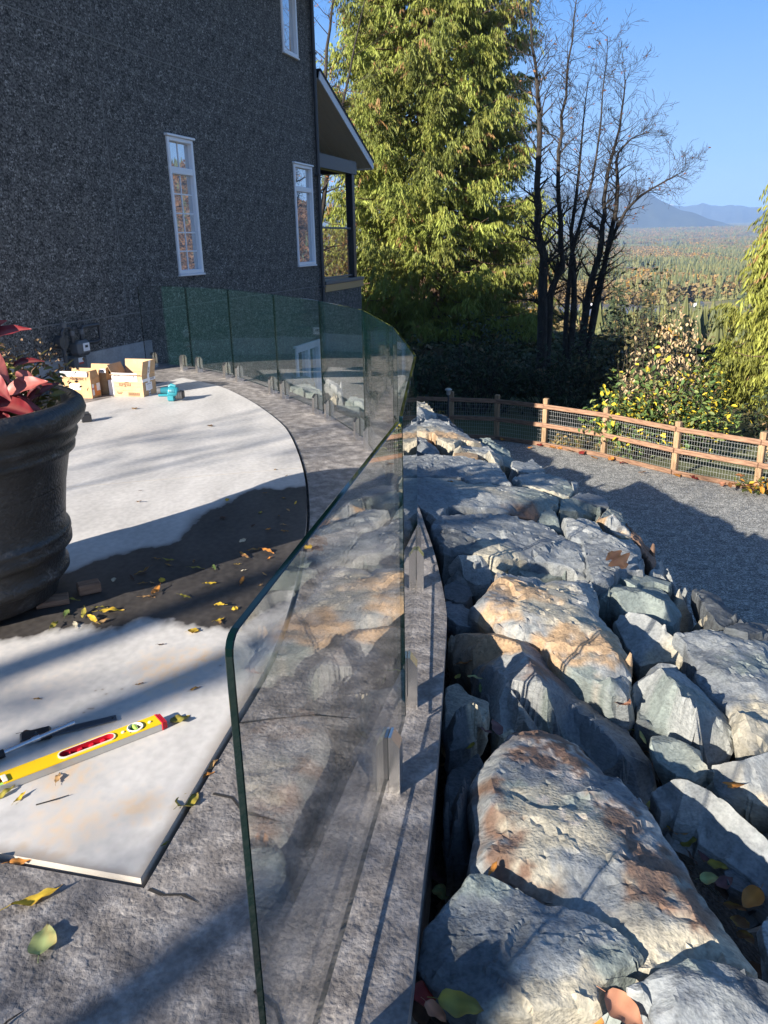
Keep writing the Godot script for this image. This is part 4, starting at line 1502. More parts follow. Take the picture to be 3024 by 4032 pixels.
func tape_ring(parent: Node3D, t: Transform3D, r: float):   # the round emblem on the tape
	var b := MB.new()
	for s in [0.0, PI]:
		for k in 9:
			var a0: float = s + 0.35 + k * (PI - 0.7) / 9.0
			var a1: float = a0 + (PI - 0.7) / 9.0
			b.quad(t * Vector3(cos(a0) * r * 0.66, sin(a0) * r * 0.66, 0), t * Vector3(cos(a0) * r, sin(a0) * r, 0), t * Vector3(cos(a1) * r, sin(a1) * r, 0), t * Vector3(cos(a1) * r * 0.66, sin(a1) * r * 0.66, 0))
	b.quad(t * Vector3(-r * 0.12, -r * 0.95, 0), t * Vector3(r * 0.12, -r * 0.95, 0), t * Vector3(r * 0.12, r * 0.95, 0), t * Vector3(-r * 0.12, r * 0.95, 0))
	part("emblem", b.mesh(), M["dark ink"], parent)

func build_boxes():
	var along := Vector3(0.346, 0, 0.097)
	var big := carton("largest open cardboard box with raised flaps and upside down print", Vector3(-2.891, 0.001, -8.481), along, 0.36, 0.26, 0.235, [["front", 0.05, 70], ["right", 0.15, 12], ["back", 0.14, 8], ["left", 0.12, 25]], "cardboard")
	var w := 0.36
	part("tape", span_mesh(-0.004, 0.30, 0.175, 0.262, 0.001, 0.0025), M["paper tape"], big)
	text_on(big, "euro", upside(0.045, 0.235, 0.003), 0.034, "grey ink")
	part("tape_stripe", span_mesh(0.11, 0.20, 0.18, 0.255, 0.003, 0.0036), M["white card"], big)
	tape_ring(big, Transform3D(Basis(Vector3.BACK, 1.2), Vector3(0.275, 0.215, 0.004)), 0.022)
	text_on(big, "m&m", upside(0.145, 0.135), 0.042, "brown ink")
	text_on(big, "CANDY", upside(0.17, 0.165), 0.011, "brown ink")
	for y in [0.075, 0.115, 0.15]:
		part("printed_line", span_mesh(0.02, 0.34, y, y + 0.0015, 0.0008, 0.0014), M["brown ink"], big)
	var bars := MB.new()
	for k in 18:
		span(bars, Transform3D(), 0.175 + k * 0.0078, 0.179 + k * 0.0078 + 0.001 * (k % 3), 0.022, 0.052, 0.0008, 0.0014)
	span(bars, Transform3D(), 0.165, 0.325, 0.056, 0.0585, 0.0008, 0.0014)
	span(bars, Transform3D(), 0.165, 0.325, 0.014, 0.0165, 0.0008, 0.0014)
	part("bar_code", bars.mesh(), M["brown ink"], big)
	text_on(big, "HANDLE\nWITH CARE", upside(0.07, 0.048), 0.010, "brown ink")
	part("tape", span_mesh(w + 0.0005, w + 0.002, 0.165, 0.195, -0.255, 0.002), M["paper tape"], big)
	text_on(big, "euro", side_face(w, 0.18, -0.19, PI), 0.026, "dark ink")
	part("tape", span_mesh(w + 0.0022, w + 0.0036, 0.0, 0.235, -0.14, -0.10), M["paper tape"], big)
	tape_ring(big, Transform3D(Basis(Vector3.UP, PI / 2), Vector3(w + 0.0045, 0.04, -0.12)), 0.022)
	part("shipping_label", span_mesh(w + 0.0038, w + 0.005, 0.07, 0.15, -0.175, -0.05), M["white card"], big)
	text_on(big, "PACKING LIST", side_face(w + 0.0045, 0.135, -0.112), 0.009, "grey ink")
	for k in 4:
		part("printed_line", span_mesh(w + 0.0052, w + 0.0056, 0.085 + 0.01 * k, 0.0865 + 0.01 * k, -0.165, -0.085 + 0.02 * (k % 2)), M["grey ink"], big)
	var tp := Transform3D(Basis(Vector3.BACK, -deg_to_rad(12)), Vector3(w, 0.235, -0.13))
	var tape := MB.new()
	span(tape, tp, 0.001, 0.003, 0.0, 0.15, -0.02, 0.02)
	part("tape", tape.mesh(), M["paper tape"], big)
	text_on(big, "uro", tp * Transform3D(Basis(Vector3.UP, PI / 2) * Basis(Vector3.BACK, -PI / 2), Vector3(0.0035, 0.05, 0.0)), 0.028, "dark ink")
	# small box at the left
	var small := carton("worn tan box at left with handwriting and orange labels", Vector3(-3.441, 0.001, -8.507), along, 0.35, 0.16, 0.21, [["front", 0.075, -8], ["right", 0.08, -15], ["back", 0.09, 20]], "old cardboard")
	part("tape", span_mesh(-0.003, 0.32, 0.232, 0.285, -0.004, 0.014), M["paper tape"], small)
	text_on(small, "euro", upside(0.075, 0.26, 0.0148), 0.034, "dark ink")
	tape_ring(small, Transform3D(Basis(Vector3.BACK, 1.57), Vector3(0.19, 0.26, 0.0155)), 0.02)
	text_on(small, "L 2465508n", upside(0.20, 0.208, 0.003), 0.028, "brown ink", "handwriting")
	part("paper_label", span_mesh(0.085, 0.215, 0.09, 0.155, 0.0006, 0.0018), M["white card"], small)
	text_on(small, "MADE", upside(0.15, 0.123, 0.0022), 0.012, "grey ink")
	text_on(small, "FRAGILE", upside(0.15, 0.052), 0.012, "brown ink")
	part("orange_label", span_mesh(0.3506, 0.352, 0.02, 0.13, -0.15, -0.05), M["orange label"], small)
	part("paper_label", span_mesh(0.3522, 0.3535, 0.07, 0.15, -0.15, -0.09), M["white card"], small)
	part("paper_label", span_mesh(0.3506, 0.352, 0.03, 0.15, -0.045, -0.012), M["white card"], small)
	text_on(small, "101", side_face(0.351, 0.10, -0.028, 0.0), 0.02, "red print")
	# middle box behind
	var mid := carton("brown open box between the worn tan box and the largest one", Vector3(-3.32, 0.001, -8.72), along, 0.33, 0.2, 0.225, [["front", 0.06, -6], ["right", 0.07, 6], ["back", 0.08, 15]], "old cardboard")
	part("tape", span_mesh(0.02, 0.33, 0.238, 0.282, -0.004, 0.009), M["paper tape"], mid)
	text_on(mid, "euro", upside(0.18, 0.26, 0.0095), 0.03, "dark ink")
	tape_ring(mid, Transform3D(Basis(Vector3.BACK, 1.57), Vector3(0.29, 0.26, 0.0105)), 0.018)
	var tear := part("torn_edge", box_mesh(Transform3D(Basis(Vector3.BACK, 0.5), Vector3(0.33, 0.25, -0.05)), Vector3(0.03, 0.06, 0.004)), M["black plastic"], mid)
	var white := thing("white_carton", "narrow white carton standing between the middle and largest boxes", "box")
	white.transform = Transform3D(Basis(along.normalized(), Vector3.UP, along.normalized().cross(Vector3.UP)), Vector3(-2.985, 0.001, -8.60))
	part("carton", span_mesh(0, 0.085, 0, 0.165, -0.18, 0, 0.003), M["white card"], white)
	part("lid_flap", span_mesh(0, 0.085, 0.166, 0.19, -0.18, -0.176, 0.001), M["cardboard"], white)

func build_tools():
	# teal blower, nozzle to the left
	var bl := thing("cordless_blower", "teal cordless hand blower with black battery on the pale slab", "blower", Vector3(-2.17, 0.013, -8.12), -0.05)
	bl.scale = Vector3.ONE * 0.9
	var b := MB.new()
	b.lathe([Vector2(0.0, -0.062), Vector2(0.040, -0.060), Vector2(0.056, -0.045), Vector2(0.060, 0.0), Vector2(0.057, 0.045), Vector2(0.042, 0.064), Vector2(0.0, 0.066)], 24, Transform3D(Basis(Vector3.BACK, PI / 2 - 0.1), Vector3(0.02, 0.108, 0.0)))
	var fan := part("fan_housing", b.mesh(), M["teal plastic"], bl)
	for k in 4:
		part("air_slot", box_mesh(Transform3D(Basis(Vector3.RIGHT, -0.5), Vector3(-0.01 + k * 0.016, 0.128, 0.055)), Vector3(0.006, 0.04, 0.006)), M["dark teal plastic"], fan)
	b = MB.new()
	b.tube([Vector3(-0.03, 0.12, 0.0), Vector3(-0.09, 0.125, 0.01), Vector3(-0.13, 0.125, 0.018)], [0.045, 0.038, 0.030], 16)
	part("air_duct", b.mesh(), M["dark teal plastic"], bl)
	part("nozzle", tube_mesh([Vector3(-0.125, 0.125, 0.017), Vector3(-0.165, 0.127, 0.024)], [0.033, 0.034], 16), M["grey paint"], bl)
	part("nozzle_mouth", tube_mesh([Vector3(-0.160, 0.1268, 0.0232), Vector3(-0.1662, 0.127, 0.0242)], [0.024, 0.024], 16), M["black plastic"], bl)
	b = MB.new()
	b.tube([Vector3(0.05, 0.17, 0), Vector3(0.0, 0.185, 0.0), Vector3(-0.03, 0.165, 0.0)], [0.016, 0.02, 0.016], 12)
	part("top_grip", b.mesh(), M["teal plastic"], bl)
	b = MB.new()
	span(b, Transform3D(), -0.16, 0.02, 0.055, 0.085, -0.02, 0.035, 0.012)
	part("lower_handle", b.mesh(), M["teal plastic"], bl)
	b = MB.new()
	span(b, Transform3D(), -0.055, 0.03, 0.0, 0.09, -0.03, 0.035, 0.014)
	part("foot", b.mesh(), M["teal plastic"], bl)
	b = MB.new()
	span(b, Transform3D(), 0.04, 0.135, 0.028, 0.115, -0.045, 0.045, 0.01)
	var bat := part("battery", b.mesh(), M["black plastic"], bl)
	for k in 3:
		part("cooling_slot", span_mesh(0.06 + k * 0.025, 0.07 + k * 0.025, 0.05, 0.095, 0.0452, 0.047), M["dark grey paint"], bat)
	# black battery behind the planter
	var pk := thing("battery_pack", "small black tool battery on the slab just right of the planter rim", "battery", Vector3(-2.735, 0.012, -7.18), 0.4)
	part("case", span_mesh(-0.045, 0.045, 0.0, 0.07, -0.045, 0.045, 0.008), M["black plastic"], pk)
	part("terminal_rail", span_mesh(-0.03, 0.03, 0.0702, 0.088, -0.04, 0.02, 0.003), M["dark grey paint"], pk)
	part("side_label", span_mesh(-0.0485, -0.0455, 0.015, 0.055, -0.03, 0.03), M["white card"], pk)
	# spirit level lying on its side: x along it towards the right end, z towards the camera
	var x := Vector3(0.412, 0, -0.314).normalized()
	var lv := thing("spirit_level", "long yellow spirit level with a red hand hole lying on the slab", "spirit level")
	lv.transform = Transform3D(Basis(x, Vector3.UP, x.cross(Vector3.UP)), Vector3(-0.736, 0.0125, -2.25))
	var top := 0.027
	# box section with openings: the face is a grid with holes
	var holes := [[-0.335, -0.165, 0.012, 0.050], [-0.118, -0.068, 0.012, 0.052], [-0.58, -0.50, 0.0, 0.034]]
	var xs := [-1.2, -0.58, -0.50, -0.335, -0.165, -0.118, -0.068, -0.016]
	var zs := [0.0, 0.012, 0.034, 0.050, 0.052, 0.062]
	var fc := MB.new()
	for i in xs.size() - 1:
		for j in zs.size() - 1:
			var mx: float = (xs[i] + xs[i + 1]) * 0.5
			var mz: float = (zs[j] + zs[j + 1]) * 0.5
			var open := false
			for hh in holes:
				if mx > hh[0] and mx < hh[1] and mz > hh[2] and mz < hh[3]:
					open = true
			if not open:
				span(fc, Transform3D(), xs[i], xs[i + 1], top - 0.003, top, -zs[j + 1], -zs[j])
	var face := part("yellow_face", fc.mesh(), M["yellow paint"], lv)
	part("base_edge", span_mesh(-1.2, -0.016, 0.0005, top - 0.0032, -0.004, 0.0005, 0.001), M["aluminium"], lv)
	part("top_edge", span_mesh(-1.2, -0.016, 0.0005, top - 0.0032, -0.0625, -0.058, 0.001), M["aluminium"], lv)
	part("under_face", span_mesh(-1.2, -0.016, 0.0005, 0.003, -0.0578, -0.0042), M["yellow paint"], lv)
	var cap := MB.new()
	for k in 4:
		span(cap, Transform3D(), -0.0158 + k * 0.005, -0.0118 + k * 0.005, -0.0 + 0.0005 * k, top + 0.002 - 0.001 * k, -0.064 + 0.001 * k, 0.002 - 0.001 * k, 0.001)
	part("end_cap", cap.mesh(), M["red plastic"], lv)
	# red grip in the hand hole
	var rim := MB.new()
	var inner := MB.new()
	for k in 28:
		var a0 := TAU * k / 28.0
		var a1 := TAU * (k + 1) / 28.0
		var p := []
		for q in [[a0, 1.0], [a1, 1.0], [a1, 0.80], [a0, 0.80]]:
			var cx: float = -0.25 + signf(cos(q[0])) * 0.068 + cos(q[0]) * 0.022 * q[1]
			p.append(Vector3(cx, top + 0.0035, -0.031 - sin(q[0]) * 0.0215 * q[1]))
		rim.face(p[0], p[1], p[2], p[3], Vector3(-0.25, 0, -0.031))
		rim.face(p[0], p[1], p[1] - Vector3.UP * 0.0035, p[0] - Vector3.UP * 0.0035, Vector3(-0.25, top, -0.031))
		inner.quad(p[2] - Vector3.UP * 0.022, p[2], p[3], p[3] - Vector3.UP * 0.022)
	part("hand_grip_rim", rim.mesh(), M["cream plastic"], face)
	part("hand_grip", inner.mesh(), M["red plastic"], face)
	part("hand_grip_floor", span_mesh(-0.34, -0.16, 0.0035, 0.0055, -0.052, -0.011), M["red plastic"], face)
	for k in 4:
		part("finger_ridge", tube_mesh([Vector3(-0.305 + k * 0.036, 0.006, -0.047), Vector3(-0.305 + k * 0.036, 0.019, -0.044)], [0.011, 0.006], 10), M["red plastic"], face)
	var vr := MB.new()
	vr.lathe([Vector2(0.022, 0.0), Vector2(0.0265, 0.0), Vector2(0.0265, 0.004), Vector2(0.020, 0.0045), Vector2(0.019, -0.008)], 24, at(Vector3(-0.093, top, -0.032)))
	part("vial_ring", vr.mesh(), M["cream plastic"], face)
	var vial := part("vial", tube_mesh([Vector3(-0.093, top - 0.006, -0.050), Vector3(-0.093, top - 0.006, -0.014)], [0.009, 0.009], 12), M["vial green"], face)
	part("vial_bed", span_mesh(-0.118, -0.068, 0.0032, 0.006, -0.052, -0.012), M["cream plastic"], face)
	for xx in [-0.135, -0.045]:
		part("rivet", tube_mesh([Vector3(xx, top, -0.031), Vector3(xx, top + 0.003, -0.031)], [0.006, 0.005], 12), M["cream plastic"], face)
	part("vial", tube_mesh([Vector3(-0.575, top - 0.010, -0.012), Vector3(-0.505, top - 0.010, -0.012)], [0.008, 0.008], 12), M["vial green"], face)
	part("vial_clip", span_mesh(-0.505, -0.49, top + 0.0005, top + 0.006, -0.04, -0.004, 0.002), M["cream plastic"], face)
	# ratchet and straight edge behind the level
	var rt := thing("chrome_ratchet", "chrome ratchet handle lying behind the yellow level", "wrench")
	rt.transform = Transform3D(Basis(x, Vector3.UP, x.cross(Vector3.UP)), Vector3(-1.05, 0.03, -2.243))
	part("shaft", tube_mesh([Vector3(0.0, 0.012, 0), Vector3(-0.09, 0.008, 0.004), Vector3(-0.24, 0.0, 0.01)], [0.0065, 0.0075, 0.009], 12), M["chrome"], rt)
	part("knurled_collar", tube_mesh([Vector3(-0.10, 0.0075, 0.0045), Vector3(-0.125, 0.0065, 0.005)], [0.0105, 0.0105], 14), M["chrome"], rt)
	part("end_ferrule", tube_mesh([Vector3(0.012, 0.0125, 0), Vector3(-0.012, 0.0118, 0)], [0.0085, 0.0085], 12), M["chrome"], rt)
	part("rubber_grip", tube_mesh([Vector3(-0.21, 0.0, 0.01), Vector3(-0.38, -0.008, 0.012)], [0.014, 0.013], 12), M["black rubber"], rt)
	var sq := thing("steel_straight_edge", "flat steel blade in a black handle behind the ratchet", "straight edge")
	var x2 := Vector3(0.204, 0, -0.091).normalized()
	sq.transform = Transform3D(Basis(x2, Vector3.UP, x2.cross(Vector3.UP)), Vector3(-0.93, 0.0125, -2.326))
	part("blade", span_mesh(-0.26, 0.0, 0.004, 0.0065, -0.002, 0.032, 0.0005), M["blue steel"], sq)
	part("blade_hole", tube_mesh([Vector3(-0.012, 0.0064, 0.014), Vector3(-0.012, 0.0068, 0.014)], [0.004, 0.004], 10), M["black plastic"], sq)
	part("handle", span_mesh(-0.30, -0.205, 0.0, 0.022, -0.012, 0.045, 0.006), M["black plastic"], sq)
	part("screw", tube_mesh([Vector3(-0.25, 0.022, 0.02), Vector3(-0.25, 0.026, 0.02)], [0.006, 0.005], 10), M["chrome"], sq)
	single("twig", tube_mesh([Vector3(0, 0, 0), Vector3(0.05, 0.004, -0.012), Vector3(0.085, 0.002, -0.03)], [0.002, 0.0018, 0.001], 5), M["bark"], "thin dark twig lying on the pale slab below the level", "twig", at(Vector3(-1.02, 0.014, -1.88), 0.1))
	single("twig", tube_mesh([Vector3(0, 0, 0), Vector3(0.01, 0.004, -0.05), Vector3(0.025, 0.003, -0.08)], [0.003, 0.0025, 0.001], 5), M["bark"], "dark red twig on the stamped border at the lower left", "twig", at(Vector3(-0.83, 0.003, -1.17), -0.3))
	single("twig", tube_mesh([Vector3(0, 0, 0), Vector3(0.03, 0.004, 0.012), Vector3(0.062, 0.0, 0.02)], [0.003, 0.003, 0.002], 5), M["red print"], "short crimson twig lying on the brown veined boulder", "twig", at(Vector3(0.735, -0.285, -1.93)))
	single("twig", tube_mesh([Vector3(0, 0, 0), Vector3(0.05, 0.012, -0.03), Vector3(0.12, 0.03, -0.06)], [0.003, 0.0025, 0.0015], 5), M["cedar bark"], "thin brown twig resting on the wide banded boulder", "twig", at(Vector3(1.15, -0.52, -3.40)))
	single("blue_handle", tube_mesh([Vector3(-0.12, 0.02, 0.03), Vector3(0.02, 0.02, 0.0), Vector3(0.03, 0.018, -0.004)], [0.012, 0.012, 0.008], 10), M["blue steel"], "blue grey tool tip poking in at the left picture edge", "tool", at(Vector3(-1.055, 0.0, -1.66)))

# ---------------------------------------------------------------- trees
func grow(b: MB, p: Vector3, d: Vector3, length: float, r: float, level: int, most: int, bend: float, lift: float):
	var pts := [p]
	var rad := [r]
	var n := 4 if level < most else 3
	var q := p
	var dir := d
	for i in n:
		dir = (dir + Vector3(rng.randfn(), rng.randfn() * 0.6 + lift, rng.randfn()) * bend).normalized()
		q += dir * length / n
		pts.append(q)
		rad.append(maxf(r * (1.0 - 0.75 * (i + 1.0) / n), 0.0038))
	b.tube(pts, rad, 6 if level == 0 else (4 if level == 1 else 3), false)
	if level >= most:
		return
	var kids := 5 if level == 0 else 4
	for k in kids:
		var t := rng.randf_range(0.2, 0.98)
		var i := mini(int(t * n), n - 1)
		var f := t * n - i
		var at_: Vector3 = (pts[i] as Vector3).lerp(pts[i + 1], f)
		var along: Vector3 = (pts[i + 1] - pts[i]).normalized()
		var side := along.cross(Vector3(rng.randfn(), rng.randfn(), rng.randfn())).normalized()
		var nd := (along * 0.75 + side * rng.randf_range(0.5, 0.95) + Vector3.UP * lift).normalized()
		grow(b, at_, nd, length * rng.randf_range(0.35, 0.62), maxf(lerpf(rad[i], rad[i + 1], f) * 0.55, 0.003), level + 1, most, bend, lift)

func bare_tree(called: String, label: String, stems: Array, radius: float, twig: float, density: float, most: int, group := "", leaves := 0, leaf_tint := Color(0.3, 0.1, 0.03), stub := 0.006):
	var foot: Vector3 = stems[0][0]
	var o := thing(called, label, "tree", foot, 0.0, group)
	var twigs := MB.new()
	var spots := []
	for s in stems.size():
		var pts := []
		var rad := []
		var n: int = stems[s].size()
		# smooth the given stem
		for i in n - 1:
			for k in 4:
				var t := k / 4.0
				var a: Vector3 = stems[s][maxi(i - 1, 0)]
				var b: Vector3 = stems[s][i]
				var c: Vector3 = stems[s][i + 1]
				var d: Vector3 = stems[s][mini(i + 2, n - 1)]
				pts.append(b.cubic_interpolate(c, a, d, t) - foot + Vector3(rng.randfn(), 0, rng.randfn()) * radius * 0.12)
		pts.append(stems[s][n - 1] - foot)
		var r0 := radius * (1.0 if s == 0 else 0.72)
		for i in pts.size():
			rad.append(lerpf(r0, stub, pow(float(i) / (pts.size() - 1), 0.75)))
		part("trunk" if s == 0 else "stem", tube_mesh(pts, rad, 9), M["bark"], o)
		for i in range(int(pts.size() * 0.16) + 1, pts.size()):
			var count := int(density) + (1 if rng.randf() < density - int(density) else 0)
			for k in count:
				var up: Vector3 = (pts[i] - pts[i - 1]).normalized()
				var side := up.cross(Vector3(rng.randfn(), rng.randfn(), rng.randfn())).normalized()
				grow(twigs, (pts[i - 1] as Vector3).lerp(pts[i], rng.randf()), (up * 0.7 + side * 0.9).normalized(), twig * rng.randf_range(0.5, 1.15), maxf(rad[i] * 0.4, 0.007), 1, most, 0.22, 0.12)
	var tw := part("twigs", twigs.mesh(), M["bark"], o)
	tw.set_meta("kind", "stuff")
	if leaves > 0:
		var places := []
		var tints := []
		for k in leaves:
			var p := twigs.v[rng.randi() % twigs.v.size()]
			places.append(Transform3D(Basis.from_euler(Vector3(rng.randf() * TAU, rng.randf() * TAU, rng.randf() * TAU)).scaled(Vector3.ONE * rng.randf_range(0.05, 0.10)), p))
			tints.append(leaf_tint.lerp(Color(0.12, 0.05, 0.02), rng.randf() * 0.7))
		swarm("last_leaves", plain_leaf(), M["leaf"], places, tints, o)
	return o

func make_spray(drop: float, seed_: int) -> ArrayMesh:   # hanging cedar spray: a drooping rib with flat leaflets
	var r := RandomNumberGenerator.new()
	r.seed = seed_
	var b := MB.new()
	b.coloured = true
	for k in 24:
		var t := k / 23.0
		var p := Vector3(t * 0.75, 0.10 * sin(t * PI) - drop * 0.42 * t * t, (r.randf() - 0.5) * 0.12)
		var d := Vector3(0.22 + r.randf_range(-0.3, 0.3), -1.0 - 0.7 * drop, r.randf_range(-0.4, 0.4)).normalized()
		var l := r.randf_range(0.20, 0.42) * (1.0 - 0.35 * t)
		var side := d.cross(Vector3(r.randfn(), r.randfn() * 0.3, r.randfn())).normalized() * r.randf_range(0.016, 0.032)
		var tone := r.randf_range(0.7, 1.15)
		b.col = Color(tone, tone, tone)
		var m := p + d * l * 0.55
		b.tri(p, m + side, p + d * l)
		b.tri(p, p + d * l, m - side)
	return b.mesh()

func cedar(label: String, foot: Vector3, height: float, radius: float, branches: int, per: int, tint: Color, sparse_low: float, group := ""):
	var o := thing("cedar_tree", label, "tree", foot, 0.0, group)
	var tp := []
	var tr := []
	for i in 9:
		tp.append(Vector3(0.15 * sin(i * 1.3), height * i / 8.0, 0.15 * cos(i * 1.1)))
		tr.append(lerpf(radius * 0.11, 0.03, i / 8.0))
	part("trunk", tube_mesh(tp, tr, 10), M["cedar bark"], o)
	var limbs := MB.new()
	var kinds := [[], []]
	var tints := [[], []]
	for i in branches:
		var u := (i + rng.randf()) / branches
		var y := height * (sparse_low + (0.98 - sparse_low) * pow(u, 1.15))
		var az := i * 2.39996 + rng.randf_range(-0.3, 0.3)
		var reach := radius * pow(1.0 - y / (height * 1.04), 0.72) * rng.randf_range(0.62, 1.12) + 0.3
		var out := Vector3(cos(az), 0, sin(az))
		var pts := []
		for k in 7:
			var t := k / 6.0
			pts.append(Vector3(0, y, 0) + out * reach * t + Vector3.UP * reach * (-0.42 * t + 0.30 * t * t * t))
		limbs.tube(pts, [0.055, 0.045, 0.038, 0.03, 0.022, 0.014, 0.006], 4, false)
		var tone := rng.randf_range(0.55, 1.2)
		var side := out.cross(Vector3.UP)
		for k in per:
			var t := 0.22 + 0.80 * pow(rng.randf(), 0.7)
			var wide := (1.05 - t) * reach * 0.34 + 0.22
			var p := Vector3(0, y, 0) + out * reach * t + Vector3.UP * reach * (-0.42 * t + 0.30 * t * t * t) + side * rng.randfn() * wide * 0.55
			p.y -= absf(rng.randfn()) * 0.4
			var yaw := -az + rng.randfn() * 0.8
			var s := rng.randf_range(0.42, 0.85)
			var bs := Basis(Vector3.UP, yaw) * Basis(Vector3.BACK, rng.randfn() * 0.25) * Basis(Vector3.RIGHT, rng.randfn() * 0.35)
			var w := rng.randi() % 2
			kinds[w].append(Transform3D(bs.scaled(Vector3(s, s * 1.1, s)), p))
			var c := tint * (tone * rng.randf_range(0.7, 1.25))
			if rng.randf() < 0.03:
				c = Color(0.30, 0.17, 0.06)
			elif rng.randf() < 0.25:
				c = c.lerp(Color(0.30, 0.29, 0.05), 0.5)
			c.a = 1.0
			tints[w].append(c)
	part("limbs", limbs.mesh(), M["cedar bark"], o)
	for w in 2:
		swarm("crown", spray_meshes[w], M["cedar foliage"], kinds[w], tints[w], o)

func shrub(called: String, label: String, foot: Vector3, size: Vector3, stems: int, leaves: int, leaf: Array, colours: Array, group := "", upright := 0.0):
	# leafy shrub: bent stems and leaves in clumps round their tips
	var o := thing(called, label, "shrub", foot, 0.0, group)
	var st := MB.new()
	var places := []
	var tints := []
	for i in stems:
		var a := rng.randf() * TAU
		var d := sqrt(rng.randf())
		var tip := Vector3(cos(a) * d * size.x, size.y * (1.0 - 0.55 * d * d) * rng.randf_range(0.55, 1.05), sin(a) * d * size.z)
		var base := Vector3(tip.x * 0.45, 0, tip.z * 0.45)
		var midp := base.lerp(tip, 0.55) + Vector3(rng.randfn(), 0.6, rng.randfn()) * 0.06 * size.y
		st.tube([base, midp, tip], [0.014, 0.010, 0.004], 4, false)
		for k in leaves / stems:
			var t := rng.randf_range(0.25, 1.05)
			var p := base.lerp(midp, minf(t * 2.0, 1.0)) if t < 0.5 else midp.lerp(tip, (t - 0.5) * 2.0)
			p += Vector3(rng.randfn(), rng.randfn(), rng.randfn()) * size.y * 0.06 * (0.4 if upright > 0.0 else 1.0)
			var s := rng.randf_range(leaf[0], leaf[1])
			var bs: Basis
			if upright > 0.0:
				bs = Basis(Vector3.UP, rng.randf() * TAU) * Basis(Vector3.BACK, rng.randf_range(0.5, 1.4) * upright)
			else:
				bs = Basis(Vector3.UP, rng.randf() * TAU) * Basis(Vector3.BACK, rng.randfn() * 0.6) * Basis(Vector3.RIGHT, rng.randfn() * 0.6)
			places.append(Transform3D(bs.scaled(Vector3(s, s, s * (1.0 if leaf.size() < 3 else leaf[2]))), p))
			var c: Color = colours[rng.randi() % colours.size()]
			tints.append(c * rng.randf_range(0.7, 1.25))
	var sm := part("stems", st.mesh(), M["bark"], o)
	swarm("foliage", plain_leaf(), M["leaf"], places, tints, o)

func conifer_mesh(seed_: int) -> ArrayMesh:   # 1 m tall
	var r := RandomNumberGenerator.new()
	r.seed = seed_
	var b := MB.new()
	b.coloured = true
	for k in 5:
		var y0 := 0.04 + k * 0.175
		var y1 := minf(y0 + 0.34, 1.0)
		var rad := 0.20 * (1.0 - k * 0.19)
		var n := 9
		for i in n:
			var a0 := TAU * i / n + k
			var a1 := TAU * (i + 0.5) / n + k
			var a2 := TAU * (i + 1.0) / n + k
			var q0 := rad * r.randf_range(0.7, 1.25)
			var tone := r.randf_range(0.75, 1.15)
			b.col = Color(tone, tone, tone)
			var p0 := Vector3(cos(a0) * rad * 0.62, y0 + 0.05, sin(a0) * rad * 0.62)
			var p1 := Vector3(cos(a1) * q0, y0 - r.randf() * 0.05, sin(a1) * q0)
			var p2 := Vector3(cos(a2) * rad * 0.62, y0 + 0.05, sin(a2) * rad * 0.62)
			var tip := Vector3(0, y1, 0)
			b.tri(tip, p1, p0)
			b.tri(tip, p2, p1)
	return b.mesh()

func broadleaf_mesh(seed_: int) -> ArrayMesh:   # 1 m tall, ragged crown of small faces
	var r := RandomNumberGenerator.new()
	r.seed = seed_
	var b := MB.new()
	b.coloured = true
	for k in 90:
		var d := Vector3(r.randfn(), r.randfn(), r.randfn()).normalized() * pow(r.randf(), 0.4)
		var p := Vector3(d.x * 0.30, 0.56 + d.y * 0.42, d.z * 0.30)
		var s := r.randf_range(0.06, 0.13)
		var x := Vector3(r.randfn(), r.randfn(), r.randfn()).normalized() * s
		var y := x.cross(Vector3(r.randfn(), r.randfn(), r.randfn())).normalized() * s
		var tone := r.randf_range(0.7, 1.2)
		b.col = Color(tone, tone, tone)
		b.tri(p - x, p + x * 0.6 - y, p + y)
		b.tri(p - x * 0.3 + y * 0.3, p + x, p - y)
	b.tube([Vector3(0, 0, 0), Vector3(0.01, 0.4, 0)], [0.02, 0.012], 4, false)
	return b.mesh()

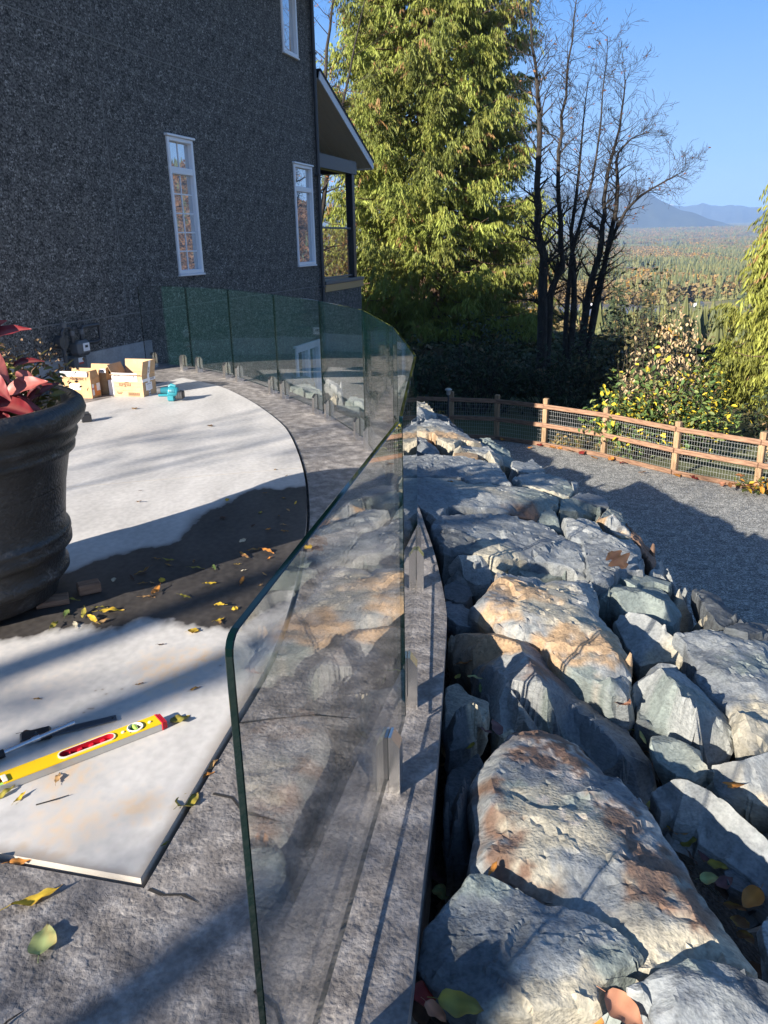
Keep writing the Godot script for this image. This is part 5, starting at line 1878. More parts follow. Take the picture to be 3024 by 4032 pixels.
func build_far():
	var con := [conifer_mesh(11), conifer_mesh(12)]
	var brd := [broadleaf_mesh(13), broadleaf_mesh(14)]
	var places := [[], [], [], []]
	var tints := [[], [], [], []]
	var wood := noise(91, 0.0016, 4)
	var rg := RandomNumberGenerator.new()
	rg.seed = 17
	for i in 110000:
		var az := deg_to_rad(rg.randf_range(-4.0, 34.0))
		var r := 130.0 * pow(4400.0 / 130.0, pow(rg.randf(), 0.62))
		var x := sin(az) * r
		var z := -cos(az) * r
		var d := wood.get_noise_2d(x, z)
		if r > 290.0 and r < 475.0 and absf(rad_to_deg(az) - 17.0) < 15.0 + 0.0 * d and (r < 462.0 or d > -0.1):
			continue   # the river and its near meadow
		if d < -0.20 - 0.06 * sin(r * 0.004):
			continue
		var kind := 0 if wood.get_noise_2d(x * 3.0 + 900.0, z * 3.0) + rg.randf_range(-0.35, 0.35) > 0.08 else 2
		kind += rg.randi() % 2
		var h := rg.randf_range(7.0, 16.0) if kind < 2 else rg.randf_range(6.0, 11.0)
		var wide := h * rg.randf_range(0.95, 1.5)
		places[kind].append(Transform3D(Basis(Vector3.UP, rg.randf() * TAU).scaled(Vector3(wide, h, wide)), Vector3(x, land(x, z) - 0.5, z)))
		var c: Color
		if kind < 2:
			c = Color(0.045, 0.065, 0.022).lerp(Color(0.14, 0.135, 0.035), rg.randf())
		else:
			c = Color(0.28, 0.18, 0.06).lerp(Color(0.18, 0.14, 0.06), rg.randf())
			if rg.randf() < 0.10:
				c = Color(0.40, 0.22, 0.03)
		tints[kind].append(c)
	# the mirrored hill, out of the picture
	for i in 18000:
		var a := rg.randf() * TAU
		var q := Vector2(sin(deg_to_rad(48.0)), -cos(deg_to_rad(48.0))) * 450.0 + Vector2(cos(a), sin(a)) * 170.0 * sqrt(rg.randf())
		if rad_to_deg(atan2(q.x, -q.y)) < 34.0:
			continue
		var top := land(q.x, q.y)
		var kind := (2 if rg.randf() < 0.75 and top < 32.0 else 0) + rg.randi() % 2
		var h := rg.randf_range(6.0, 12.0)
		places[kind].append(Transform3D(Basis(Vector3.UP, rg.randf() * TAU).scaled(Vector3(h, h, h)), Vector3(q.x, top - 0.4, q.y)))
		tints[kind].append(Color(0.05, 0.07, 0.028) if kind < 2 else Color(0.15, 0.068, 0.02).lerp(Color(0.09, 0.05, 0.02), rg.randf()))
	for k in 4:
		swarm("far_forest" if k < 2 else "far_autumn_woods", con[k] if k < 2 else brd[k - 2], M["far tree"], places[k], tints[k], self)
	# brush on the slope below the fence
	var brush := []
	var brush_tints := []
	for i in 16000:
		var a := deg_to_rad(rg.randf_range(-14.0, 40.0))
		var r := 24.0 * pow(10.0, rg.randf())
		var q := Vector2(sin(a), -cos(a)) * r
		if (q.x - 3.0) * 0.73 - (q.y + 16.9) * 0.68 < 2.2:
			continue
		var h := rg.randf_range(0.5, 1.3) * (1.0 + r * 0.008)
		brush.append(Transform3D(Basis(Vector3.UP, rg.randf() * TAU).scaled(Vector3(h * 1.9, h, h * 1.9)), Vector3(q.x, land(q.x, q.y) - 0.5 * h, q.y)))
		brush_tints.append([Color(0.06, 0.075, 0.025), Color(0.10, 0.10, 0.035), Color(0.17, 0.12, 0.05), Color(0.045, 0.06, 0.022)][rg.randi() % 4] * rg.randf_range(0.7, 1.2))
	swarm("brush", brd[0], M["far tree"], brush, brush_tints, self)
	# river
	var w := MB.new()
	var poly := PackedVector2Array()
	for k in 25:
		var a := deg_to_rad(4.0 + k * 1.3)
		var r := 455.0 + 14.0 * sin(k * 0.9)
		poly.push_back(Vector2(sin(a), -cos(a)) * r)
	for k in 25:
		var a := deg_to_rad(4.0 + (24 - k) * 1.3)
		var r := 305.0 + 16.0 * sin(k * 0.7 + 1.0)
		poly.push_back(Vector2(sin(a), -cos(a)) * r)
	w.prism(poly, -34.2, -32.6)
	setting("river_water", w.mesh(), M["lake water"])
	# mountains
	range_of("mountain", 5200.0, 700.0, [[-30, 2.0], [-12, 3.4], [-4, 2.7], [3, 3.2], [8, 2.4], [10.3, 2.75], [11.2, 3.5], [12.3, 3.42], [13.6, 3.05], [14.8, 3.15], [16.2, 3.40], [17.4, 3.05], [18.6, 2.2], [20.0, 1.6], [21.8, 1.0], [23.2, 0.6], [25, 0.35], [30, 0.3]], Color(0.055, 0.065, 0.05), 0.0)
	range_of("far_mountain", 8200.0, 1000.0, [[12, 1.7], [17.5, 1.6], [18.6, 1.78], [18.95, 1.95], [19.2, 2.03], [19.6, 1.88], [20.05, 1.80], [20.6, 1.9], [21.1, 1.98], [21.7, 1.80], [22.2, 1.76], [22.8, 1.86], [23.3, 1.82], [24.0, 1.66], [24.9, 1.58], [27, 1.8], [32, 1.4], [40, 1.6]], Color(0.06, 0.07, 0.065), 1.0)
	# a few buildings in the valley
	for h in [[16.65, 860.0, "white", "small pale roofed house far down in the valley by the red barn"], [16.95, 850.0, "red", "tiny red barn far down in the valley"], [21.5, 432.0, "white", "low white farm building by the river bank"], [14.9, 455.0, "white", "white shed near the river behind the bare trunks"]]:
		var a := deg_to_rad(h[0])
		var p := Vector3(sin(a) * h[1], 0, -cos(a) * h[1])
		p.y = land(p.x, p.z)
		var o := thing("valley_house", h[3], "house", p, a * 2.0, "buildings in the valley")
		var s: float = 1.0 if h[1] > 600.0 else 0.3
		part("wall", box_mesh(at(Vector3(0, 2.5 * s, 0)), Vector3(16, 5, 10) * s), M["barn red" if h[2] == "red" else "farm white"], o)
		var rb := MB.new()
		for sd in [-1.0, 1.0]:
			rb.face(Vector3(-8.6, 4.8, 5.8 * sd) * s, Vector3(8.6, 4.8, 5.8 * sd) * s, Vector3(8.6, 8, 0) * s, Vector3(-8.6, 8, 0) * s, Vector3(0, 3, 0))
			rb.tri(Vector3(8.0 * sd, 5, 5) * s, Vector3(8.0 * sd, 5, -5) * s, Vector3(8.0 * sd, 7.8, 0) * s)
		part("roof", rb.mesh(), M["grey paint"], o)
	# young conifers on the slope
	for c in [[18.2, 120.0, 13.5], [17.5, 150.0, 11.0], [19.4, 170.0, 15.0], [16.3, 95.0, 9.0], [22.4, 140.0, 12.0], [23.6, 190.0, 18.0], [20.6, 210.0, 15.0]]:
		var a := deg_to_rad(c[0])
		var p := Vector3(sin(a) * c[1], 0, -cos(a) * c[1])
		p.y = land(p.x, p.z) - 0.3
		var tops: float = p.y + c[2]
		var o := thing("young_conifer", "young conifer on the slope, %d metres tall,%s" % [int(c[2]), ["", " right of the barn", " beside the river", " nearest the bare trees", " left of the right hand cedar", " tallest by the right edge", " in the valley middle"][int(c[1]) % 7]], "tree", p, c[0], "conifers on the slope")
		part("trunk", tube_mesh([Vector3.ZERO, Vector3(0, c[2] * 0.9, 0)], [0.16, 0.03], 6), M["bark"], o)
		var pl := []
		var ti := []
		for i in 420:
			var t := pow(rng.randf(), 1.25)
			var y: float = c[2] * (0.06 + 0.93 * t)
			var rr: float = c[2] * 0.20 * (1.0 - t) * rng.randf_range(0.5, 1.1) + 0.1
			var az := rng.randf() * TAU
			var sc := rng.randf_range(0.7, 1.4) * (1.2 - 0.5 * t)
			pl.append(Transform3D(Basis(Vector3.UP, -az) * Basis().scaled(Vector3(sc * 1.3, sc * 0.7, sc * 1.3)), Vector3(cos(az) * rr * 0.6, y, sin(az) * rr * 0.6)))
			ti.append(Color(0.05, 0.075, 0.03) * rng.randf_range(0.7, 1.4))
		swarm("crown", spray_meshes[1], M["cedar foliage"], pl, ti, o)

func range_of(called: String, dist: float, deep: float, ridge: Array, colour: Color, snow: float):
	var rn := noise(int(dist), 0.0022, 5)
	var rows := []
	var b := MB.new()
	b.coloured = true
	var az0: float = ridge[0][0]
	var az1: float = ridge[ridge.size() - 1][0]
	var cols := 260
	for j in 15:
		var line := []
		var t := j / 10.0
		for i in cols + 1:
			var az := lerpf(az0, az1, float(i) / cols)
			var k := 0
			while k < ridge.size() - 2 and az > ridge[k + 1][0]:
				k += 1
			var e := lerpf(ridge[k][1], ridge[k + 1][1], smoothstep(0.0, 1.0, clampf((az - ridge[k][0]) / (ridge[k + 1][0] - ridge[k][0]), 0, 1)) * 0.5 + 0.5 * clampf((az - ridge[k][0]) / (ridge[k + 1][0] - ridge[k][0]), 0, 1))
			var top := dist * tan(deg_to_rad(e)) + rn.get_noise_2d(az * 220.0, 5.0) * dist * 0.0012 * (1.0 + snow)
			var r := dist - deep + deep * t
			var a := deg_to_rad(az)
			var up := t if t <= 1.0 else 2.0 - t
			var y := -20.0 + (top + 20.0) * pow(up, 0.9)
			y += rn.get_noise_2d(az * 160.0, t * 260.0) * (top + 20.0) * 0.30 * up * (1.0 - up) * 2.0
			line.append(Vector3(sin(a) * r, y, -cos(a) * r))
		rows.append(line)
	var sm := strip(rows)
	var white := 8200.0 * tan(deg_to_rad(1.93))
	sm.coloured = true
	for i in sm.v.size():
		var p := sm.v[i]
		var snowy := snow > 0.0 and p.y > white and rad_to_deg(atan2(p.x, -p.z)) < 19.5
		sm.c[i] = Color(0.8, 0.82, 0.85) if snowy else colour
	setting(called, sm.mesh(), M["mountain"])

func build_trees():
	spray_meshes = [make_spray(1.0, 5), make_spray(0.55, 6)]
	cedar("huge yellow-green cedar with drooping sprays beyond the house corner", Vector3(2.2, -4.2, -37.0), 31.0, 5.9, 440, 110, Color(0.25, 0.29, 0.05), 0.03, "cedars beyond the fence")
	cedar("yellow-green cedar cut by the right picture edge above the fence", Vector3(11.4, -4.3, -20.6), 10.0, 2.7, 110, 60, Color(0.25, 0.27, 0.045), 0.24, "cedars beyond the fence")
	bare_tree("bare_tree", "leftmost bare dark trunk pair hugging the big cedar", [[Vector3(4.83,-3.4,-24.00),Vector3(4.82,0.47,-24.00),Vector3(4.53,2.37,-24.00),Vector3(4.48,4.75,-24.00),Vector3(4.22,6.44,-24.00),Vector3(4.03,8.6,-24.00)], [Vector3(5.09,-2.9,-24.30),Vector3(5.11,-0.08,-24.30),Vector3(5.40,0.97,-24.30),Vector3(5.15,2.99,-24.30),Vector3(5.19,4.78,-24.30),Vector3(5.34,6.59,-24.30),Vector3(5.44,8.4,-24.30)]], 0.19, 1.05, 4.0, 3, "bare trees beyond the fence", 240, Color(0.28, 0.13, 0.05))
	bare_tree("bare_tree", "middle bare tree of slim dark stems rising straight to the sky", [[Vector3(5.89,-3.6,-25.00),Vector3(5.98,-0.28,-25.00),Vector3(5.79,1.74,-25.00),Vector3(5.93,3.90,-25.00),Vector3(6.01,5.9,-25.00)], [Vector3(5.80,-2.2,-25.00),Vector3(5.83,0.95,-25.00),Vector3(6.40,3.89,-25.00),Vector3(6.49,6.86,-25.00)]], 0.14, 1.05, 4.0, 3, "bare trees beyond the fence", 140, Color(0.25, 0.08, 0.03))
	bare_tree("bare_tree", "right hand bare tree leaning out over the distant mountains", [[Vector3(6.50,-3.8,-26.00),Vector3(6.66,-0.36,-26.00),Vector3(6.98,1.46,-26.00),Vector3(7.00,3.07,-26.00),Vector3(7.34,5.10,-26.00),Vector3(7.32,6.3,-26.00)], [Vector3(6.62,-3.4,-26.00),Vector3(6.95,-0.22,-26.00),Vector3(7.27,1.45,-26.00),Vector3(7.83,2.52,-26.00),Vector3(8.84,3.17,-26.00),Vector3(9.3,3.4,-26.00)], [Vector3(6.80,-1.5,-26.00),Vector3(7.34,2.40,-26.00),Vector3(7.29,3.97,-26.00),Vector3(8.08,4.53,-26.00)]], 0.16, 1.0, 3.6, 3, "bare trees beyond the fence", 120, Color(0.22, 0.08, 0.03))
	bare_tree("bare_tree", "thin bare tree with red-brown leaf tufts behind the house corner", [[Vector3(-2.9,-4.5,-31.0),Vector3(-2.2,3.2,-30.0),Vector3(-1.8,6.40,-30.00),Vector3(-1.38,8.9,-30.00),Vector3(-0.71,11.2,-30.00)], [Vector3(-2.3,1.5,-30.3),Vector3(-1.6,4.4,-30.00),Vector3(-0.9,7.0,-30.00),Vector3(-0.1,9.8,-30.0)]], 0.16, 1.5, 1.5, 3, "bare trees beyond the fence", 420, Color(0.34, 0.14, 0.05))
	# shade trees behind and left of the camera: their shadows streak the patio
	bare_tree("bare_tree", "bare garden tree behind the camera, limbs cut short to shape its patio shadow", [[Vector3(-10.4,-0.2,7.0),Vector3(-10.3,2.6,6.9),Vector3(-10.2,4.4,6.85),Vector3(-10.1,5.6,6.8)], [Vector3(-10.3,2.2,6.9),Vector3(-9.4,4.3,7.4),Vector3(-9.3,5.05,7.45)], [Vector3(-10.4,1.4,7.0),Vector3(-10.8,3.6,6.7),Vector3(-11.0,7.0,6.9)], [Vector3(-9.8,3.4,7.2),Vector3(-9.2,4.6,7.8),Vector3(-9.0,5.1,7.9)]], 0.20, 0.75, 0.7, 3, "bare garden trees behind the camera", 260, Color(0.3, 0.2, 0.05), 0.075)  # stems end early and thick, shaped for the shadow streaks they cast
	bare_tree("bare_tree", "bare garden tree left of the camera beside the other shade tree", [[Vector3(-13.0,-2.8,6.0),Vector3(-12.8,2.0,5.7),Vector3(-12.6,5.0,5.5),Vector3(-12.7,8.5,5.3)], [Vector3(-12.8,1.6,5.7),Vector3(-13.4,4.4,5.2),Vector3(-13.8,7.4,5.0)]], 0.10, 1.5, 1.6, 3, "bare garden trees behind the camera", 1500, Color(0.25, 0.2, 0.05))
	# shrubs along the fence
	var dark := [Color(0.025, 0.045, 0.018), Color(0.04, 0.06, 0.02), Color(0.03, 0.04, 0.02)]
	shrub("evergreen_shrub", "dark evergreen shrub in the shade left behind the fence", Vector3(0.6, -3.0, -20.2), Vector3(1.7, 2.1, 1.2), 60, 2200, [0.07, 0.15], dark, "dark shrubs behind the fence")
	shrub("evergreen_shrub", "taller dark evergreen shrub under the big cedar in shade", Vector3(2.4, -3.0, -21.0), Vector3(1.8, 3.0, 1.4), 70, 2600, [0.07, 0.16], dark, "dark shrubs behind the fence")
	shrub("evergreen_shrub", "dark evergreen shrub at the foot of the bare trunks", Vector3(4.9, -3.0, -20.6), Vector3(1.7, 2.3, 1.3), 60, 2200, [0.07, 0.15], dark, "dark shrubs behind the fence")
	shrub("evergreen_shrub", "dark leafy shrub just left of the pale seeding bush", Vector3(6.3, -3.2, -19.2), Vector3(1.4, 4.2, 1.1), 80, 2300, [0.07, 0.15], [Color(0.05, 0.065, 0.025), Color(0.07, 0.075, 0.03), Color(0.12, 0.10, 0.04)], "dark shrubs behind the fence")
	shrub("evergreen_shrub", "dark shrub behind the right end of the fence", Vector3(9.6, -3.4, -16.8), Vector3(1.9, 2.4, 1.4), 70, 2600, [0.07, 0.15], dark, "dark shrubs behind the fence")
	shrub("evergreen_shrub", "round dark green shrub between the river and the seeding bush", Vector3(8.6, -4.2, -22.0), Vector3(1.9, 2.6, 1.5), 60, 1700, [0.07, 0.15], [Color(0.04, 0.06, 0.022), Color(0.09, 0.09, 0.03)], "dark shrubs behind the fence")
	shrub("yellow_shrub", "low yellow-brown shrub in the shade at the fence's left end", Vector3(0.9, -2.8, -18.6), Vector3(0.8, 0.85, 0.5), 30, 700, [0.05, 0.11], [Color(0.30, 0.20, 0.03), Color(0.16, 0.12, 0.03)])
	shrub("bramble_bush", "bramble bush with green and bright yellow leaves behind the sunny fence", Vector3(5.75, -2.85, -15.9), Vector3(1.7, 2.15, 0.7), 120, 4400, [0.08, 0.15], [Color(0.07, 0.13, 0.03), Color(0.10, 0.16, 0.035), Color(0.06, 0.10, 0.025), Color(0.16, 0.20, 0.06), Color(0.55, 0.42, 0.03)])
	shrub("bramble_bush", "low bramble with orange and yellow leaves at the fence's right end", Vector3(7.5, -2.85, -13.0), Vector3(1.5, 0.75, 0.7), 60, 900, [0.07, 0.15], [Color(0.07, 0.11, 0.025), Color(0.45, 0.20, 0.02), Color(0.50, 0.33, 0.03), Color(0.11, 0.13, 0.03), Color(0.22, 0.09, 0.03)])
	shrub("bramble_bush", "sparse dry grass and leaves behind the first sunlit fence bays", Vector3(4.3, -2.85, -16.6), Vector3(0.9, 0.55, 0.4), 50, 500, [0.05, 0.11], [Color(0.20, 0.16, 0.06), Color(0.10, 0.12, 0.03), Color(0.30, 0.20, 0.06)])
	shrub("seeding_bush", "tall pale tan seeding bush standing above the bramble", Vector3(5.9, -2.9, -16.4), Vector3(0.95, 3.5, 0.6), 34, 1000, [0.06, 0.13, 0.5], [Color(0.48, 0.34, 0.19), Color(0.56, 0.42, 0.25), Color(0.36, 0.25, 0.13)], "", 1.0)
	shrub("seeding_bush", "thin dry stalks with seed heads at the right behind the fence", Vector3(7.9, -2.9, -14.6), Vector3(0.8, 1.9, 0.5), 14, 220, [0.06, 0.12, 0.6], [Color(0.38, 0.25, 0.12), Color(0.30, 0.18, 0.09)], "", 1.0)
	shrub("autumn_sapling", "slim sapling with sparse orange leaves above the seeding bush", Vector3(8.2, -4.0, -22.8), Vector3(1.5, 3.7, 1.0), 26, 330, [0.08, 0.15], [Color(0.55, 0.27, 0.02), Color(0.50, 0.20, 0.02), Color(0.16, 0.13, 0.04)])
	shrub("hedge_tree", "green leafy tree seen through the porch opening", Vector3(-2.6, -4.2, -30.5), Vector3(2.0, 6.3, 1.5), 70, 2400, [0.12, 0.24], [Color(0.14, 0.18, 0.03), Color(0.20, 0.21, 0.04), Color(0.09, 0.12, 0.03)])

# ---------------------------------------------------------------- the scene
func _ready():
	rng.seed = 2024
	var cam := Camera3D.new()
	cam.name = "camera"
	cam.position = Vector3(0, 1.53, 0)
	cam.rotation_degrees = Vector3(-18.9, 0, -1.1)
	cam.fov = 66.1
	cam.near = 0.05
	cam.far = 30000.0
	add_child(cam)
	cam.current = true
	var we := WorldEnvironment.new()
	we.name = "surroundings"
	var env := Environment.new()
	env.background_mode = Environment.BG_SKY
	var sky := PanoramaSkyMaterial.new()
	sky.panorama = clear_sky()
	env.sky = Sky.new()
	env.sky.sky_material = sky
	env.tonemap_mode = Environment.TONE_MAPPER_LINEAR
	env.tonemap_exposure = 3.1
	env.sdfgi_enabled = true
	env.ssao_enabled = true
	env.ssil_enabled = true
	env.fog_enabled = true
	env.fog_density = 0.000125
	env.fog_light_color = lin(0.34, 0.57, 1.0)
	we.environment = env
	add_child(we)
	var sun := DirectionalLight3D.new()
	sun.name = "sun"
	sun.light_energy = 1.6
	sun.light_color = Color(1.0, 0.965, 0.91)
	sun.light_angular_distance = 0.5
	sun.shadow_enabled = true
	var el := deg_to_rad(21.5)
	var az := deg_to_rad(45.0)   # where shadows point, from straight ahead towards the right
	sun.basis = Basis.looking_at(Vector3(sin(az) * cos(el), -sin(el), -cos(az) * cos(el)))
	add_child(sun)
	make_materials()
	build_land()
	build_patio()
	build_house()
	build_trees()
	build_far()
	build_fence()
	build_rocks()
	build_glass()
	build_planter()
	build_boxes()
	build_tools()
	build_leaves()

func clear_sky() -> ImageTexture:   # cloudless: pale at the horizon, deeper and darker towards the zenith
	var stops := [[-90.0, Color(0.05, 0.05, 0.045)], [-4.0, Color(0.10, 0.105, 0.10)], [0.0, Color(0.195, 0.268, 0.35)], [5.0, Color(0.125, 0.215, 0.35)], [14.0, Color(0.054, 0.140, 0.318)], [30.0, Color(0.037, 0.088, 0.20)], [55.0, Color(0.028, 0.058, 0.128)], [90.0, Color(0.024, 0.048, 0.102)]]
	var im := Image.create_empty(64, 512, false, Image.FORMAT_RGBF)
	for j in 512:
		var e := 90.0 - 180.0 * (j + 0.5) / 512.0
		var k := 0
		while k < stops.size() - 2 and e > stops[k + 1][0]:
			k += 1
		var t := clampf((e - stops[k][0]) / (stops[k + 1][0] - stops[k][0]), 0, 1)
		var c: Color = (stops[k][1] as Color).lerp(stops[k + 1][1], t)
		im.fill_rect(Rect2i(0, j, 64, 1), c)
	return ImageTexture.create_from_image(im)

func build_rocks():
	rock("pale cream rock topping the farthest end of the rock heap",[35,-29,-926,42,-32,-955,53,-35,-965,56,-32,-919,60,-29,-874,52,-27,-854,46,-24,-815,35,-21,-790,29,-20,-790],[41,-18,-851,45,-18,-822,37,-19,-809],1,[43,-884,3,54,-856,1],45,0)
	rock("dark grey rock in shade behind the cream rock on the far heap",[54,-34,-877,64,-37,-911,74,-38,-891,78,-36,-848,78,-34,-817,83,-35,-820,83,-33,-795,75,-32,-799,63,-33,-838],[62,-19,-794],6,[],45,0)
	rock("long cream and orange slab sloping right on the far heap",[29,-14,-742,34,-16,-756,44,-19,-787,59,-22,-804,74,-22,-759,84,-21,-716,91,-22,-704,83,-20,-699,72,-19,-703,62,-15,-672,59,-15,-672,50,-14,-688,48,-15,-717,40,-14,-715,31,-13,-717],[53,-16,-753,68,-16,-717,41,-14,-740],1,[40,-733,3,56,-706,2,56,-780,1,73,-734,1,63,-689,3,48,-765,1],45,0)
	rock("pale wedge rock with sharp ridge below the orange slab",[62,-21,-670,66,-22,-695,76,-25,-725,94,-27,-726,99,-27,-698,104,-27,-668,96,-25,-641,90,-25,-669,84,-24,-668,73,-22,-669,62,-20,-659],[70,-11,-660,83,-13,-653,92,-16,-641],1,[66,-670,3,83,-689,1],45,0)
	rock("small dark jagged rock wedged next to glass panel at far heap",[27,-17,-701,32,-18,-710,38,-19,-714,43,-19,-690,47,-19,-675,48,-18,-656,40,-17,-644,34,-16,-644,28,-15,-650],[36,-9,-657,41,-10,-638],0,[],45,0)
	rock("fist sized dark stone under the long orange slab",[32,-20,-749,37,-21,-754,39,-20,-726,32,-18,-717],[34,-12,-703],6,[],45,0)
	rock("shaded grey-green slab leaning down to the gravel past the wedge rock",[96,-31,-755,106,-31,-753,112,-33,-737,118,-36,-723,120,-39,-703,113,-38,-670,103,-32,-656,99,-29,-678,97,-29,-714],[102,-26,-718,106,-29,-686],5,[],45,0)
	rock("thin tan stone strip under the wedge rock",[62,-20,-661,72,-22,-672,83,-24,-668,81,-23,-652,70,-21,-648,61,-20,-648],[69,-15,-636],2,[],45,0)
	rock("flat grey slab crossed by twin shadow lines near far glass",[23,-9,-608,30,-10,-614,40,-12,-623,60,-15,-629,80,-18,-629,92,-20,-621,94,-19,-601,94,-18,-578,94,-18,-555,80,-16,-560,63,-12,-548,57,-12,-566,36,-8,-555,22,-6,-548],[47,-9,-591,75,-14,-586,82,-14,-571],0,[67,-601,1,36,-571,0,89,-583,1],45,0)
	rock("knobbly pale stone at gravel edge above the smooth boulder",[112,-28,-657,117,-29,-663,122,-30,-658,134,-34,-684,136,-34,-670,137,-32,-641,120,-28,-625,112,-27,-623,108,-26,-633],[109,-18,-611,123,-20,-621],1,[],45,0)
	rock("smooth rounded pale boulder on the outer crest beside gravel",[101,-24,-589,109,-26,-608,120,-28,-619,131,-31,-633,140,-33,-633,146,-34,-625,150,-34,-613,151,-35,-601,149,-34,-590,140,-32,-568,131,-30,-568,122,-28,-570,114,-26,-576,106,-25,-580],[110,-16,-571,123,-16,-566,134,-19,-559,117,-19,-557],5,[126,-559,3,124,-594,1,142,-585,5],45,0)
	rock("tiny grey stone at the right end of the smooth boulder",[154,-35,-616,160,-37,-621,155,-35,-602,150,-34,-592],[148,-27,-584],1,[],45,0)
	rock("broad cracked grey slab ending in a brown broken face",[22,-7,-547,36,-10,-556,58,-14,-569,64,-15,-551,82,-18,-566,96,-21,-562,107,-23,-559,119,-25,-557,126,-26,-547,123,-25,-530,117,-27,-523,99,-24,-498,87,-21,-494,83,-17,-494,73,-14,-493,58,-11,-487,41,-8,-481,31,-5,-448,20,-4,-476],[41,-7,-513,67,-12,-520,93,-16,-522,115,-21,-527,86,-15,-491,102,-18,-508],1,[32,-505,0,65,-506,1,86,-537,1,99,-488,4,83,-535,3,103,-533,5],45,0)
	rock("grey block with sunlit blunt end behind the cone boulder",[131,-29,-552,141,-32,-563,152,-35,-558,163,-38,-561,157,-36,-541,159,-47,-558,150,-41,-551,138,-31,-532,124,-28,-524],[132,-22,-524,145,-25,-524],5,[],45,0)
	rock("dark cluster stone on crest between gravel and blunt grey block",[142,-32,-564,149,-34,-580,162,-37,-594,173,-40,-593,174,-40,-582,170,-39,-564,161,-37,-564,148,-33,-562],[151,-26,-554,162,-30,-554],0,[],45,0)
	rock("cone shaped grey boulder standing upright between two slabs",[101,-28,-507,105,-24,-513,113,-26,-530,117,-27,-532,119,-27,-519,118,-27,-504,117,-26,-484,119,-31,-484,114,-30,-490,106,-29,-499],[106,-13,-487,107,-14,-475,102,-18,-484],5,[],45,0)
	rock("large flat slate slab with curved cracks across its middle",[28,-5,-431,31,-6,-453,41,-9,-467,60,-13,-479,81,-17,-488,95,-19,-480,108,-22,-467,113,-23,-459,120,-24,-457,121,-24,-449,118,-23,-433,114,-22,-415,112,-26,-405,107,-24,-404,107,-23,-409,100,-21,-412,92,-19,-412,83,-17,-411,74,-15,-406,61,-11,-399,49,-9,-400,44,-8,-400,31,-5,-394],[40,-5,-427,63,-10,-438,85,-14,-439,105,-18,-432,115,-20,-428,66,-10,-411,87,-15,-413,105,-18,-405],1,[42,-449,0,62,-436,1,82,-423,0,108,-413,1,68,-404,3,32,-414,6],45,0)
	rock("flat topped block bearing a pebble beside the third spigot",[32,-15,-394,36,-12,-398,41,-7,-396,51,-9,-397,64,-17,-406,65,-21,-402,56,-23,-391,49,-23,-390,43,-20,-393,32,-22,-397],[39,-4,-386,50,-6,-385,60,-8,-384,47,-6,-371,38,-5,-373],0,[50,-392,1,49,-372,3,34,-373,6],45,0)
	rock("small grey pebble sitting on the flat topped block",[47,-6,-382,48,-5,-383,50,-6,-382,49,-6,-379,47,-6,-378],[48,-3,-376],1,[],5,0)
	rock("smooth greenish rock tucked under the curved crack slab",[68,-19,-401,76,-20,-418,83,-21,-423,95,-23,-421,102,-24,-410,102,-29,-411,89,-27,-406,76,-23,-401,67,-18,-394],[77,-11,-394,87,-12,-385,94,-16,-387],5,[],45,0)
	rock("big orange tan boulder crossed by a diagonal shadow",[40,-8,-332,45,-6,-339,53,-8,-356,60,-9,-370,69,-11,-372,83,-14,-372,92,-15,-377,106,-18,-385,108,-18,-378,106,-19,-362,102,-19,-342,104,-19,-335,104,-19,-314,105,-20,-303,101,-21,-288,96,-22,-277,90,-21,-276,85,-19,-282,78,-17,-288,72,-15,-295,68,-14,-309,62,-12,-310,53,-11,-316,50,-11,-317,44,-10,-327],[51,-5,-346,59,-6,-360,75,-8,-349,99,-13,-368,98,-13,-345,66,-6,-319,82,-9,-317,94,-13,-312,98,-14,-295,72,-10,-289,79,-13,-282,89,-15,-279,57,-7,-312,46,-4,-332,49,-6,-315],2,[58,-355,2,69,-348,2,55,-323,2,70,-325,3,84,-323,3,88,-354,3,100,-367,1,85,-303,2,95,-300,2,84,-272,5,78,-285,5,98,-284,1,45,-337,0,100,-347,1,66,-370,1,71,-301,2,60,-312,1],45,1)
	rock("dark angular rock under the flat topped block by the deck edge",[31,-17,-377,38,-18,-386,44,-19,-379,44,-19,-368,40,-18,-357,34,-17,-356,30,-17,-361],[35,-4,-351,38,-6,-343],6,[],45,0)
	rock("dark smooth rock touching deck edge left of the orange boulder",[30,-17,-357,36,-18,-357,41,-19,-352,44,-19,-340,39,-18,-331,33,-17,-332,29,-16,-338],[32,-5,-325,37,-6,-317],0,[],45,0)
	rock("ridged tan-grey boulder whose right flank is a long smooth shaded face",[30,-20,-325,33,-17,-322,47,-18,-326,54,-17,-326,59,-14,-308,65,-19,-316,74,-25,-314,81,-30,-303,86,-32,-292,92,-33,-287,96,-36,-279,99,-38,-263,102,-40,-256,102,-45,-252,96,-48,-250,90,-46,-254,83,-43,-256,78,-39,-265,70,-34,-268,60,-30,-266,50,-28,-264,44,-27,-260,42,-27,-265,43,-27,-279,41,-26,-287,38,-25,-305,31,-24,-316],[46,-12,-312,57,-11,-300,58,-10,-284,61,-11,-267,65,-13,-253,70,-20,-249,47,-14,-279,51,-16,-264,57,-19,-256,74,-24,-277,83,-30,-264,90,-34,-254,44,-16,-292,39,-15,-308],1,[47,-302,2,45,-272,1,56,-290,1,47,-255,3,66,-276,0,74,-249,0,62,-285,4,64,-256,5,79,-222,6,36,-293,0,51,-252,1],45,0)
